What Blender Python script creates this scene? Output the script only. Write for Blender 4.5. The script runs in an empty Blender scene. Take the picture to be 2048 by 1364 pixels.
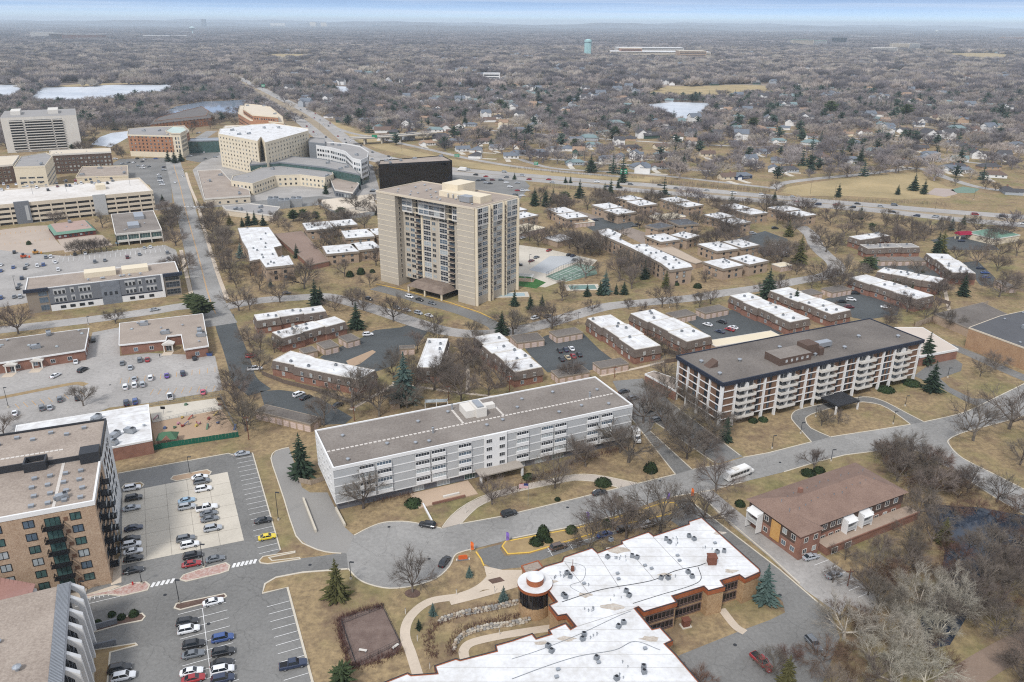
import bpy, math, random
import numpy as np
from mathutils import Matrix, Vector
sc = bpy.context.scene
COL = sc.collection
rnd = random.Random(7)
# ------------------------------------------------------------------ camera
FPX, HORY, ROLL, CH = 1593.0,45.0,0.0065,128.0
PITCH = math.atan((682 - HORY) / FPX); RA = math.atan(ROLL)
cd = bpy.data.cameras.new('camera'); cam = bpy.data.objects.new('camera', cd); COL.objects.link(cam)
cd.sensor_width = 36.0; cd.lens = FPX / 2048 * 36; cd.clip_start = 1.0; cd.clip_end = 200000.0
_f = Vector((0, math.cos(PITCH),-math.sin(PITCH))); _r0 = Vector((1,0,0)); _u0 = _r0.cross(_f)
_r = _r0 * math.cos(RA) + _u0 * math.sin(RA); _u = _r.cross(_f)
cam.matrix_world = Matrix(((_r.x, _u.x, -_f.x, 0),(_r.y, _u.y, -_f.y, 0),(_r.z, _u.z, -_f.z, CH),(0,0,0,1)))
sc.camera = cam
# ------------------------------------------------------------------ light
SUN_EL, SUN_AZ = math.radians(48), math.radians(205)     # azimuth clockwise from +Y
wd = bpy.data.worlds.new('World'); sc.world = wd; wd.use_nodes = True
nt = wd.node_tree; nt.nodes.clear()
def N(t, k, **kw):
    n = t.nodes.new(k)
    for a, b in kw.items(): setattr(n, a, b)
    return n
wo = N(nt, 'ShaderNodeOutputWorld'); bg = N(nt, 'ShaderNodeBackground'); bg.inputs[1].default_value = 0.105
sky = N(nt, 'ShaderNodeTexSky', sky_type='NISHITA', sun_disc=False, sun_elevation=SUN_EL, sun_rotation=SUN_AZ)
sky.air_density = 1.0; sky.dust_density = 0.6; sky.ozone_density = 1.6; sky.altitude = 300
tc = N(nt, 'ShaderNodeTexCoord'); mp = N(nt, 'ShaderNodeMapping'); mp.inputs['Scale'].default_value = (1.6,1.6,110.0); mp.inputs['Location'].default_value = (5.1,2.7,0.4)
mp.inputs['Rotation'].default_value = (0.0,0.012,0.0)
nz = N(nt, 'ShaderNodeTexNoise'); nz.inputs['Scale'].default_value = 1.0; nz.inputs['Detail'].default_value = 6; nz.inputs['Roughness'].default_value = 0.55
rp = N(nt, 'ShaderNodeValToRGB'); rp.color_ramp.elements[0].position = 0.47; rp.color_ramp.elements[1].position = 0.78
rp.color_ramp.elements[0].color = (0.0,0.0,0.0,1); rp.color_ramp.elements[1].color = (0.75,0.75,0.75,1)
# a thin high veil of cloud: uniform stratus overhead, streaks of cirrus low down
mx = N(nt, 'ShaderNodeMix', data_type='RGBA'); mx.inputs['B'].default_value = (5.25,5.45,5.85,1)
nt.links.new(tc.outputs['Generated'], mp.inputs[0]); nt.links.new(mp.outputs[0], nz.inputs[0]); nt.links.new(nz.outputs['Fac'], rp.inputs[0])
sx = N(nt, 'ShaderNodeSeparateXYZ'); nt.links.new(tc.outputs['Generated'], sx.inputs[0])
mr = N(nt, 'ShaderNodeMapRange'); mr.inputs[1].default_value = 0.05; mr.inputs[2].default_value = 0.30; mr.inputs[3].default_value = 0.0; mr.inputs[4].default_value = 0.75
nt.links.new(sx.outputs['Z'], mr.inputs[0])
# clear-air sky: the blue of the higher air comes down close to the horizon
ma = N(nt, 'ShaderNodeMath', operation='MULTIPLY_ADD'); ma.inputs[1].default_value = 15.0; ma.inputs[2].default_value = 0.02; nt.links.new(sx.outputs['Z'], ma.inputs[0])
cx = N(nt, 'ShaderNodeCombineXYZ'); nt.links.new(sx.outputs['X'], cx.inputs[0]); nt.links.new(sx.outputs['Y'], cx.inputs[1]); nt.links.new(ma.outputs[0], cx.inputs[2])
vn = N(nt, 'ShaderNodeVectorMath', operation='NORMALIZE'); nt.links.new(cx.outputs[0], vn.inputs[0]); nt.links.new(vn.outputs[0], sky.inputs[0])
mm = N(nt, 'ShaderNodeMath', operation='MAXIMUM'); nt.links.new(mr.outputs[0], mm.inputs[0]); nt.links.new(rp.outputs[0], mm.inputs[1])
nt.links.new(mm.outputs[0], mx.inputs['Factor']); nt.links.new(sky.outputs[0], mx.inputs['A'])
nt.links.new(mx.outputs['Result'], bg.inputs[0]); nt.links.new(bg.outputs[0], wo.inputs[0])
sl = bpy.data.lights.new('sun', 'SUN'); sl.energy = 1.5; sl.angle = math.radians(10); sl.color = (1.0,0.985,0.97)
so = bpy.data.objects.new('sun', sl); COL.objects.link(so)
sd = Vector((math.sin(SUN_AZ) * math.cos(SUN_EL), math.cos(SUN_AZ) * math.cos(SUN_EL), math.sin(SUN_EL)))
so.rotation_euler = sd.to_track_quat('Z', 'Y').to_euler(); so.location = (0,-50,400)
sc.view_settings.view_transform = 'Standard'; sc.view_settings.look = 'None'
sc.view_settings.exposure = 0.88; sc.view_settings.gamma = 1.0
sc.render.engine = 'CYCLES'
sc.cycles.max_bounces = 5; sc.cycles.diffuse_bounces = 2; sc.cycles.glossy_bounces = 2; sc.cycles.transmission_bounces = 2
sc.cycles.volume_bounces = 1; sc.cycles.transparent_max_bounces = 4
sc.cycles.use_denoising = False; sc.cycles.filter_width = 1.15
HAZE = 0.000062      # density of the air box built at the end
sc.cycles.use_adaptive_sampling = False

# ------------------------------------------------------------------ pixel <-> place (survey of the photograph)
def G(px, py, z=0.0):
    dx, dy = px - 1024, py - 682
    u = dx * math.cos(RA) + dy * math.sin(RA); v = -dx * math.sin(RA) + dy * math.cos(RA)
    Y = FPX * math.cos(PITCH) - v * math.sin(PITCH); Z = -FPX * math.sin(PITCH) - v * math.cos(PITCH)
    t = (z - CH) / Z
    return (u * t, Y * t)
def PX(x, y, z=0.0):
    Z = z - CH
    dep = y * math.cos(PITCH) - Z * math.sin(PITCH)
    u = FPX * x / dep; v = FPX * (-y * math.sin(PITCH) - Z * math.cos(PITCH)) / dep
    return (1024 + u * math.cos(RA) - v * math.sin(RA),682 + u * math.sin(RA) + v * math.cos(RA))
def L(c): return tuple((x / 255 / 12.92 if x / 255 <= 0.04045 else ((x / 255 + 0.055) / 1.055) ** 2.4) for x in c)
# ------------------------------------------------------------------ materials
MATS = {}
def mat(name, c, a=0.12, s1=0.12, s2=1.6, rough=0.85, c2=None, metal=0.0, spec=0.3, rand=0.0, fine=0.5, bump=0.0, crack=0.0):
    """procedural: world-space patches (s1) and grain (s2) over a base colour given as display values"""
    if name in MATS: return MATS[name]
    m = bpy.data.materials.new(name); m.use_nodes = True; t = m.node_tree; b = t.nodes['Principled BSDF']
    lc = L(c); k = 0.86
    lo = L(c2) if c2 else tuple(x * (1 - a) for x in lc); hi = lc if c2 else tuple(x * (1 + a) for x in lc)
    g = N(t, 'ShaderNodeNewGeometry')
    n1 = N(t, 'ShaderNodeTexNoise'); n1.inputs['Scale'].default_value = s1; n1.inputs['Detail'].default_value = 5
    n2 = N(t, 'ShaderNodeTexNoise'); n2.inputs['Scale'].default_value = s2; n2.inputs['Detail'].default_value = 3; n2.inputs['Roughness'].default_value = 0.7
    t.links.new(g.outputs['Position'], n1.inputs[0]); t.links.new(g.outputs['Position'], n2.inputs[0])
    mi = N(t, 'ShaderNodeMix', data_type='FLOAT'); mi.inputs[0].default_value = fine
    t.links.new(n1.outputs['Fac'], mi.inputs[2]); t.links.new(n2.outputs['Fac'], mi.inputs[3])
    r = N(t, 'ShaderNodeValToRGB'); r.color_ramp.elements[0].position = 0.36; r.color_ramp.elements[1].position = 0.64
    r.color_ramp.elements[0].color = (*[min(.82, x * k) for x in lo],1); r.color_ramp.elements[1].color = (*[min(.82, x * k) for x in hi],1)
    t.links.new(mi.outputs[0], r.inputs[0])
    out = r.outputs[0]
    if crack:      # tar-sealed cracks, repair patches and worn wheel tracks
        ds = N(t, 'ShaderNodeVectorMath', operation='ADD'); sc3 = N(t, 'ShaderNodeVectorMath', operation='SCALE'); sc3.inputs['Scale'].default_value = 2.5
        nd = N(t, 'ShaderNodeTexNoise'); nd.inputs['Scale'].default_value = .35; nd.inputs['Detail'].default_value = 4; t.links.new(g.outputs['Position'], nd.inputs[0]); t.links.new(nd.outputs['Color'], sc3.inputs[0]); t.links.new(g.outputs['Position'], ds.inputs[0]); t.links.new(sc3.outputs[0], ds.inputs[1])
        vo = N(t, 'ShaderNodeTexVoronoi', feature='DISTANCE_TO_EDGE'); vo.inputs['Scale'].default_value = .11; vc = N(t, 'ShaderNodeTexVoronoi'); vc.inputs['Scale'].default_value = .06
        t.links.new(ds.outputs[0], vo.inputs[0]); t.links.new(ds.outputs[0], vc.inputs[0])
        lt = N(t, 'ShaderNodeMapRange'); lt.inputs[1].default_value = .003; lt.inputs[2].default_value = .010; lt.inputs[3].default_value = 1 - crack; lt.inputs[4].default_value = 1; t.links.new(vo.outputs['Distance'], lt.inputs[0])
        pt = N(t, 'ShaderNodeMapRange'); pt.inputs[3].default_value = .93; pt.inputs[4].default_value = 1.07; sx3 = N(t, 'ShaderNodeSeparateColor'); t.links.new(vc.outputs['Color'], sx3.inputs[0]); t.links.new(sx3.outputs[0], pt.inputs[0])
        mu3 = N(t, 'ShaderNodeMath', operation='MULTIPLY'); t.links.new(lt.outputs[0], mu3.inputs[0]); t.links.new(pt.outputs[0], mu3.inputs[1])
        hv = N(t, 'ShaderNodeHueSaturation'); t.links.new(mu3.outputs[0], hv.inputs['Value']); t.links.new(out, hv.inputs['Color']); out = hv.outputs[0]
    if rand:
        oi = N(t, 'ShaderNodeObjectInfo'); hs = N(t, 'ShaderNodeHueSaturation')
        m2 = N(t, 'ShaderNodeMapRange'); m2.inputs[3].default_value = 1 - rand; m2.inputs[4].default_value = 1 + rand
        t.links.new(oi.outputs['Random'], m2.inputs[0]); t.links.new(m2.outputs[0], hs.inputs['Value'])
        m3 = N(t, 'ShaderNodeMath', operation='MULTIPLY_ADD'); m3.inputs[1].default_value = 0.03; m3.inputs[2].default_value = 0.49
        fr = N(t, 'ShaderNodeMath', operation='FRACT'); mu = N(t, 'ShaderNodeMath', operation='MULTIPLY'); mu.inputs[1].default_value = 17.3
        t.links.new(oi.outputs['Random'], mu.inputs[0]); t.links.new(mu.outputs[0], fr.inputs[0]); t.links.new(fr.outputs[0], m3.inputs[0])
        t.links.new(m3.outputs[0], hs.inputs['Hue']); t.links.new(out, hs.inputs['Color']); out = hs.outputs[0]
    t.links.new(out, b.inputs['Base Color'])
    b.inputs['Roughness'].default_value = rough; b.inputs['Metallic'].default_value = metal; b.inputs['Specular IOR Level'].default_value = spec
    if bump:
        bp = N(t, 'ShaderNodeBump'); bp.inputs['Strength'].default_value = bump; bp.inputs['Distance'].default_value = 0.3
        t.links.new(n2.outputs['Fac'], bp.inputs['Height']); t.links.new(bp.outputs[0], b.inputs['Normal'])
    MATS[name] = m
    return m
def glassm(name, c, rough=0.08, a=0.35):
    m = mat(name, c, a=a, s1=0.5, s2=0.9, rough=rough, spec=0.6); return m
# ------------------------------------------------------------------ mesh builder
class MB:
    def __init__(s): s.v = []; s.f = []; s.m = []
    def add(s, vs, fs, m=0):
        o = len(s.v); s.v += [tuple(p) for p in vs]; s.f += [tuple(i + o for i in f) for f in fs]; s.m += [m] * len(fs); return s
    def box(s, x0, y0, z0, x1, y1, z1, m=0, mt=None, bottom=False):
        vs = [(x0, y0, z0),(x1, y0, z0),(x1, y1, z0),(x0, y1, z0),(x0, y0, z1),(x1, y0, z1),(x1, y1, z1),(x0, y1, z1)]
        fs = [(0,1,5,4),(1,2,6,5),(2,3,7,6),(3,0,4,7)]
        s.add(vs, fs, m); s.add(vs[4:],[(0,1,2,3)], m if mt is None else mt)
        if bottom: s.add(vs[:4],[(3,2,1,0)], m)
        return s
    def prism(s, poly, z0, z1, m=0, mt=None, top=True):
        n = len(poly); s.add([(x, y, z0) for x, y in poly] + [(x, y, z1) for x, y in poly],[(i, (i + 1) % n, (i + 1) % n + n, i + n) for i in range(n)], m)
        if top: s.add([(x, y, z1) for x, y in poly],[tuple(range(n))], m if mt is None else mt)
        return s
    def frus(s, p0, z0, p1, z1, m=0, mt=None, top=True):
        n = len(p0); s.add([(x, y, z0) for x, y in p0] + [(x, y, z1) for x, y in p1],[(i, (i + 1) % n, (i + 1) % n + n, i + n) for i in range(n)], m)
        if top: s.add([(x, y, z1) for x, y in p1],[tuple(range(n))], m if mt is None else mt)
        return s
    def ring(s, outer, inner, z0, z1, m=0):
        n = len(outer)
        for i in range(n):
            j = (i + 1) % n; a, b, c, d = outer[i], outer[j], inner[j], inner[i]
            s.add([(*a, z0),(*b, z0),(*b, z1),(*a, z1),(*d, z0),(*c, z0),(*c, z1),(*d, z1)],[(0,1,2,3),(5,4,7,6),(3,2,6,7)], m)
        return s
    def tube(s, p, q, r0, r1, n=4, m=0):
        p = np.array(p, float); q = np.array(q, float); d = q - p; l = np.linalg.norm(d)
        if l < 1e-6: return s
        d /= l; a = np.cross(d, (0,0,1) if abs(d[2]) < .9 else (1,0,0)); a /= np.linalg.norm(a); b = np.cross(d, a)
        an = [2 * math.pi * i / n for i in range(n)]
        r = [p + (a * math.cos(t) + b * math.sin(t)) * r0 for t in an]
        if r1 <= 0: s.add(r + [q],[(i, (i + 1) % n, n) for i in range(n)], m)
        else: s.add(r + [q + (a * math.cos(t) + b * math.sin(t)) * r1 for t in an],[(i, (i + 1) % n, (i + 1) % n + n, i + n) for i in range(n)], m)
        return s
    def mesh(s, name, mats):
        me = bpy.data.meshes.new(name); me.from_pydata(s.v, [], s.f)
        for x in (mats if isinstance(mats, (list, tuple)) else [mats]): me.materials.append(x)
        if any(s.m): me.polygons.foreach_set('material_index', s.m)
        me.update(); return me
    def build(s, name, mats, parent=None, loc=(0,0,0), rz=0.0): return obj(name, s.mesh(name, mats), parent, loc, rz)
def obj(name, me, parent=None, loc=(0,0,0), rz=0.0, sc_=None):
    o = bpy.data.objects.new(name, me); COL.objects.link(o)
    if parent is not None: o.parent = parent
    o.location = loc
    if rz: o.rotation_euler = (0,0, rz)
    if sc_: o.scale = sc_ if isinstance(sc_, tuple) else (sc_, sc_, sc_)
    return o
def struct(o, kind='structure'): o['kind'] = kind; return o
REG = []     # things awaiting a label: (object, look, place, category, group, sort pixel)
def reg(o, look, place, cat, group=None, at=None):
    w = at or o.location
    REG.append((o, look, place, cat, group, PX(w[0], w[1],0)[0])); o['category'] = cat
    if group: o['group'] = group
    return o
def thing(name, look, place, cat, loc, rz=0.0, group=None):
    return reg(obj(name, None, None, loc, rz), look, place, cat, group)
def label(o, text, cat, group=None):
    o['label'] = text; o['category'] = cat
    if group: o['group'] = group
    return o
def catmull(p, n=8):
    p = [np.array(q, float) for q in p]; p = [2 * p[0] - p[1]] + p + [2 * p[-1] - p[-2]]; out = []
    for i in range(1, len(p) - 2):
        for k in range(n):
            t = k / n; a, b, c, d = p[i - 1:i + 3]
            out.append(.5 * (2 * b + (c - a) * t + (2 * a - 5 * b + 4 * c - d) * t * t + (3 * b - a - 3 * c + d) * t ** 3))
    out.append(p[-2]); return out
def offset(path, w):
    out = []
    for i, q in enumerate(path):
        d = path[min(i + 1, len(path) - 1)] - path[max(i - 1,0)]; d = d / (np.linalg.norm(d) + 1e-9)
        out.append(q + np.array((-d[1], d[0])) * w)
    return out
def ccw(p):
    a = sum(p[i][0] * p[(i + 1) % len(p)][1] - p[(i + 1) % len(p)][0] * p[i][1] for i in range(len(p)))
    return p if a > 0 else p[::-1]
def inset(poly, d):
    """move every edge of a ccw polygon inwards by d"""
    n = len(poly); out = []
    for i in range(n):
        a, b, c = (np.array(poly[(i + k) % n], float) for k in (-1,0,1))
        e1 = (b - a) / (np.linalg.norm(b - a) + 1e-9); e2 = (c - b) / (np.linalg.norm(c - b) + 1e-9)
        n1 = np.array((-e1[1], e1[0])); n2 = np.array((-e2[1], e2[0])); k = 1 + n1.dot(n2)
        q = b + (n1 + n2) / max(k, .35) * d; out.append((q[0], q[1]))
    return out
def inpoly(x, y, poly):
    r = False; n = len(poly); j = n - 1
    for i in range(n):
        xi, yi = poly[i][:2]; xj, yj = poly[j][:2]
        if (yi > y) != (yj > y) and x < (xj - xi) * (y - yi) / (yj - yi) + xi: r = not r
        j = i
    return r
BLOCK = []       # ground polygons where no tree may stand
def gpoly(px, z=0.0): return ccw([G(a, b, z) for a, b in px])
# ================================================================== ground, roads, water
ASPH = mat('asphalt worn', (152,149,144), a=.19, s1=.045, s2=.9, crack=.22)
ASPH2 = mat('asphalt lot', (127,125,121), a=.20, s1=.05, s2=1.2, crack=.2)
ASPHD = mat('asphalt sealed', (84,87,87), a=.18, s1=.09, s2=1.0, crack=.2)
ASPHO = mat('asphalt old pale', (168,163,157), a=.17, s1=.05, s2=.8, crack=.18)
CONC = mat('concrete slab', (205,196,180), a=.10, s1=.10, s2=1.2)
WALK = mat('concrete walk', (206,190,170), a=.08, s1=.2, s2=1.5)
KERB = mat('kerb concrete', (208,198,180), a=.08, s1=.3, s2=2)
KERBY = mat('kerb yellow', (226,186,84), a=.10, s1=.3, s2=2)
MARKW = mat('road paint white', (232,230,226), a=.10, s1=.4, s2=3)
MARKY = mat('road paint yellow', (216,166,96), a=.12, s1=.4, s2=3)
GRASS = mat('dry turf', (172,148,108), c2=(134,112,84), s1=.045, s2=.5, rough=.95, fine=.42)
TURF2 = mat('dry turf field', (184,162,120), c2=(150,134,98), s1=.03, s2=.3, rough=.95, fine=.35)
MULCH = mat('mulch bed', (118,96,84), c2=(84,66,58), s1=.3, s2=3, rough=.95)
GREEN = mat('sports turf', (116,138,122), a=.10, s1=.1, s2=1)
SAND = mat('sand bed', (176,150,124), a=.08, s1=.2, s2=2)
WOODF = mat('woodland floor', (134,116,96), c2=(98,84,74), s1=.02, s2=.15, rough=.95, fine=.5)
# ground: one sheet to the horizon, finer near the camera
def ground_mat():
    m = bpy.data.materials.new('ground'); m.use_nodes = True; t = m.node_tree; b = t.nodes['Principled BSDF']
    g = N(t, 'ShaderNodeNewGeometry')
    def nz(s, d=5, r=.6):
        n = N(t, 'ShaderNodeTexNoise'); n.inputs['Scale'].default_value = s; n.inputs['Detail'].default_value = d; n.inputs['Roughness'].default_value = r
        t.links.new(g.outputs['Position'], n.inputs[0]); return n.outputs['Fac']
    def ramp(f, p0, c0, p1, c1):
        r = N(t, 'ShaderNodeValToRGB'); r.color_ramp.elements[0].position = p0; r.color_ramp.elements[1].position = p1
        r.color_ramp.elements[0].color = (*[x * .86 for x in L(c0)],1); r.color_ramp.elements[1].color = (*[x * .86 for x in L(c1)],1)
        t.links.new(f, r.inputs[0]); return r.outputs[0]
    def mixc(f, a, b_):
        x = N(t, 'ShaderNodeMix', data_type='RGBA'); t.links.new(f, x.inputs['Factor']); t.links.new(a, x.inputs['A']); t.links.new(b_, x.inputs['B']); return x.outputs['Result']
    fine = ramp(nz(.55,4, .75), .35,(130,112,88), .66,(176,153,116))
    green = ramp(nz(.35,4, .7), .35,(112,106,74), .66,(150,139,97))
    sel = N(t, 'ShaderNodeMapRange'); sel.inputs[1].default_value = .46; sel.inputs[2].default_value = .64; t.links.new(nz(.035,6, .65), sel.inputs[0])
    brown = ramp(nz(.4,4, .7), .35,(112,94,78), .66,(144,122,98))
    sel2 = N(t, 'ShaderNodeMapRange'); sel2.inputs[1].default_value = .50; sel2.inputs[2].default_value = .66; t.links.new(nz(.09,7, .7), sel2.inputs[0])
    c = mixc(sel2.outputs[0], mixc(sel.outputs[0], fine, green), brown)
    # far country: leaf litter instead of lawn
    far = ramp(nz(.012,6, .7), .38,(112,100,92), .64,(158,142,126))
    sp = N(t, 'ShaderNodeSeparateXYZ'); t.links.new(g.outputs['Position'], sp.inputs[0])
    fr = N(t, 'ShaderNodeMapRange'); fr.inputs[1].default_value = 900; fr.inputs[2].default_value = 1500; t.links.new(sp.outputs['Y'], fr.inputs[0])
    t.links.new(mixc(fr.outputs[0], c, far), b.inputs['Base Color']); b.inputs['Roughness'].default_value = .95; b.inputs['Specular IOR Level'].default_value = .1
    return m
mb = MB()
xs = [-42000,-12000,-3000,-600,0,600,3000,12000,42000]; ys = [-1500,0,400,1500,5000,15000,60000]
for j in range(len(ys) - 1):
    for i in range(len(xs) - 1): mb.add([(xs[i], ys[j],0),(xs[i + 1], ys[j],0),(xs[i + 1], ys[j + 1],0),(xs[i], ys[j + 1],0)],[(0,1,2,3)])
struct(mb.build('ground', ground_mat()))
# far ridge along the horizon
mb = MB(); hr = random.Random(3); nn = 220
for k, (y0, hmax) in enumerate(((13000,75),(19000,150),(26000,190))):
    ph = [hr.uniform(0,6) for _ in range(6)]; rows = []
    for i in range(nn + 1):
        u = i / nn * 2 - 1; x = u * y0 * .75
        hh = hmax * (.55 + .18 * math.sin(u * 7 + ph[0]) + .14 * math.sin(u * 17 + ph[1]) + .07 * math.sin(u * 41 + ph[2]) + .04 * math.sin(u * 97 + ph[3]))
        hh += hmax * .35 * math.exp(-((u + .22) / .12) ** 2)
        rows.append(((x, y0,-2),(x * 1.05, y0 + 1400, max(5, hh)),(x * 1.2, y0 + 5000,-2)))
    for i in range(nn):
        a, b = rows[i], rows[i + 1]; mb.add([a[0], b[0], b[1], a[1], a[2], b[2]],[(0,1,2,3),(3,2,5,4)])
struct(mb.build('hills', mat('far wooded hills', (112,106,104), c2=(74,70,70), s1=.004, s2=.02, fine=.6)))

def sheet(name, px, m, z, block=True, parent=None):
    p = gpoly(px); mb = MB(); mb.add([(x, y, z) for x, y in p],[tuple(range(len(p)))])
    if block: BLOCK.append(p)
    o = mb.build(name, m, parent)
    if parent is None: struct(o)
    return o
def ribbon(name, px, w, m, z, block=True, world=False, n=8, parent=None, wl=None):
    path = catmull(px if world else [G(*q) for q in px], n)
    a, b = offset(path, w / 2), offset(path, -w / 2); mb = MB(); k = len(path)
    mb.add([(*q, z) for q in a] + [(*q, z) for q in b],[(i + k, i + k + 1, i + 1, i) for i in range(k - 1)])
    if block: BLOCK.append([tuple(q) for q in a] + [tuple(q) for q in b[::-1]])
    o = mb.build(name, m, parent)
    if parent is None: struct(o)
    return o, path
def kerb(px, m=None, w=.35, h=.13, world=False, smooth=0, name='kerb'):
    p = px if world else [G(*q) for q in px]
    p = catmull(p, smooth) if smooth else [np.array(q) for q in p]
    a, b = offset(p, w / 2), offset(p, -w / 2); mb = MB(); k = len(p)
    for z0, z1, q, r in ((0, h, b, None),(h, 0, a, None)): pass
    vs = [(*q, 0) for q in a] + [(*q, h) for q in a] + [(*q, h) for q in b] + [(*q, 0) for q in b]
    fs = []
    for i in range(k - 1):
        for s in range(3): fs.append((i + (s + 1) * k, i + (s + 1) * k + 1, i + s * k + 1, i + s * k))
    mb.add(vs, fs); return struct(mb.build(name, m or KERB))
def line(mbx, p, q, w=.14, z=.07):
    p = np.array(p[:2]); q = np.array(q[:2]); d = (q - p) / (np.linalg.norm(q - p) + 1e-9); nn_ = np.array((-d[1], d[0])) * w / 2
    mbx.add([(*(p + nn_), z),(*(p - nn_), z),(*(q - nn_), z),(*(q + nn_), z)],[(0,1,2,3)])
def stalls(P0, P1, depth, m=None, sp=2.75, both=False, z=.07, w=.14, ang=0.0, base=False):
    a, b = np.array(G(*P0)), np.array(G(*P1)); n_ = max(1, round(np.linalg.norm(b - a) / sp)); d = (b - a) / np.linalg.norm(b - a)
    nr = np.array((-d[1], d[0])); c, s_ = math.cos(ang), math.sin(ang); nr = np.array((nr[0] * c - nr[1] * s_, nr[0] * s_ + nr[1] * c)); mbx = MB()
    for i in range(n_ + 1):
        q = a + (b - a) * i / n_; line(mbx, q - nr * depth if both else q, q + nr * depth, w, z)
    if base or both: line(mbx, a, b, w, z + .004)
    return struct(mbx.build('parking_lines', m or MARKW))

# ---- near street with turning circle
ST_UP = [(693,1107),(708,1071),(739,1055),(768,1045),(805,1043),(837,1047),(885,1057),(920,1048),(1003,1033),(1141,1000),(1238,976),(1276,967),(1351,949),(1384,939),(1436,930),(1486,915),(1536,906),(1623,884),(1661,874),(1740,862),(1821,849),(1848,844),(1911,830),(1945,818),(1990,796),(2060,762)]
ST_LO = [(2080,822),(1998,846),(1930,864),(1898,879),(1900,892),(1926,917),(2006,957),(2060,985),(2070,1042),(1990,995),(1900,938),(1850,908),(1811,895),(1691,910),(1641,922),(1568,944),(1536,952),(1486,964),(1421,981),(1324,997),(1245,1027),(1157,1051),(1024,1077),(1002,1084),(950,1097),(923,1104),(909,1112),(899,1133),(872,1157),(827,1172),(779,1177),(739,1169),(715,1157),(696,1137)]
sheet('street', ST_UP + ST_LO, ASPH, .04)
kerb(ST_UP[1:7], smooth=3); kerb(ST_UP[7:11]); kerb(ST_UP[11:13]); kerb(ST_UP[13:15]); kerb(ST_UP[15:18]); kerb(ST_UP[18:21]); kerb(ST_UP[21:], smooth=3)
kerb(ST_LO[:8], smooth=3); kerb(ST_LO[8:16]); kerb(ST_LO[17:20]); kerb(ST_LO[20:23]); kerb(ST_LO[24:], smooth=3)
# ---- car park by the brick flats
sheet('car_park', [(236,947),(457,907),(505,906),(561,1101),(528,1125),(643,1112),(696,1104),(696,1138),(605,1145),(552,1155),(528,1171),(525,1187),(575,1175),(628,1375),(140,1375),(140,1195),(240,1150),(238,960)], ASPH2, .02)
sheet('concrete_pad', [(245,985),(455,944),(488,1081),(243,1131)], CONC, .045, False)
kerb([(236,947),(457,907),(468,911),(505,906),(561,1101)]); kerb([(696,1138),(605,1145),(552,1155),(530,1168),(525,1187),(575,1175),(628,1375)], w=.5)
stalls((507,912),(560,1098),-5.3); stalls((580,1202),(624,1364),-5.3); stalls((405,1217),(424,1375),5.3, both=True)
stalls((222,1300),(213,1375),-5.3)
def slab_mat(): return mat('pad joint', (150,142,130), a=.05)
mbx = MB()
for i in range(1,5):
    a = np.array(G(245,985)) * (1 - i / 5) + np.array(G(455,944)) * i / 5; b = np.array(G(243,1131)) * (1 - i / 5) + np.array(G(488,1081)) * i / 5
    line(mbx, a, b, .1, .05)
for i in range(1,6):
    a = np.array(G(245,985)) * (1 - i / 6) + np.array(G(243,1131)) * i / 6; b = np.array(G(455,944)) * (1 - i / 6) + np.array(G(488,1081)) * i / 6
    line(mbx, a, b, .1, .05)
struct(mbx.build('pad_joints', slab_mat()))
mbx = MB()    # dashed crossing blocks and hatched bay
for a, b, n_ in (((306,1170),(345,1162),4),((468,1131),(510,1123),5)):
    for i in range(n_ + 1):
        q = np.array(G(*a)) * (1 - i / n_) + np.array(G(*b)) * i / n_; line(mbx, q + (0, .9), q - (0, .9), .7, .07)
for i in range(9):
    q = np.array(G(152,1208)) * (1 - i / 8) + np.array(G(226,1190)) * i / 8; line(mbx, q, q + (-1.0,2.2), .14, .07)
line(mbx, G(150,1214), G(240,1193), .14, .072); line(mbx, G(156,1202), G(220,1188), .14, .072)
struct(mbx.build('painted_markings', MARKW))
# islands: kerbed beds
def island(px, m, km=None, h=.12, name='planting_island'):
    p = gpoly(px); mb = MB(); q = inset(p, .35); mb.ring(p, q, 0, h + .03,0); mb.add([(x, y, h) for x, y in q],[tuple(range(len(q)))],1)
    BLOCK.append(p); return struct(mb.build(name, [km or KERB, m]))
REDROCK = mat('red and white rock', (204,188,178), c2=(168,118,104), s1=1.2, s2=4)
island([(358,1160),(366,1150),(395,1140),(452,1125),(461,1131),(458,1142),(440,1148),(372,1164)], REDROCK)
island([(150,1196),(225,1180),(265,1166),(292,1163),(301,1170),(296,1181),(245,1193),(215,1190)], REDROCK)
island([(347,1217),(352,1207),(450,1187),(455,1193),(446,1199),(360,1221)], MULCH)
island([(150,1262),(240,1235),(285,1226),(292,1233),(285,1242),(240,1251),(152,1276)], MULCH)
island([(185,1300),(272,1286),(277,1291),(222,1306),(216,1375),(185,1375)], GRASS)
island([(340,959),(346,952),(415,939),(424,944),(420,950),(352,963)], SAND)
island([(243,976),(250,968),(282,964),(289,969),(285,975),(252,983)], GRASS)
island([(517,1122),(525,1113),(580,1104),(591,1102),(591,1106),(540,1116),(545,1121),(600,1115),(602,1119),(535,1129),(520,1127)], GRASS)
sheet('apartment_walk', [(222,1171),(243,1165),(243,1118),(224,1118)], WALK, .06, False)
sheet('apartment_walk', [(150,1196),(228,1171),(243,1172),(160,1203)], WALK, .066, False)
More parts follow.
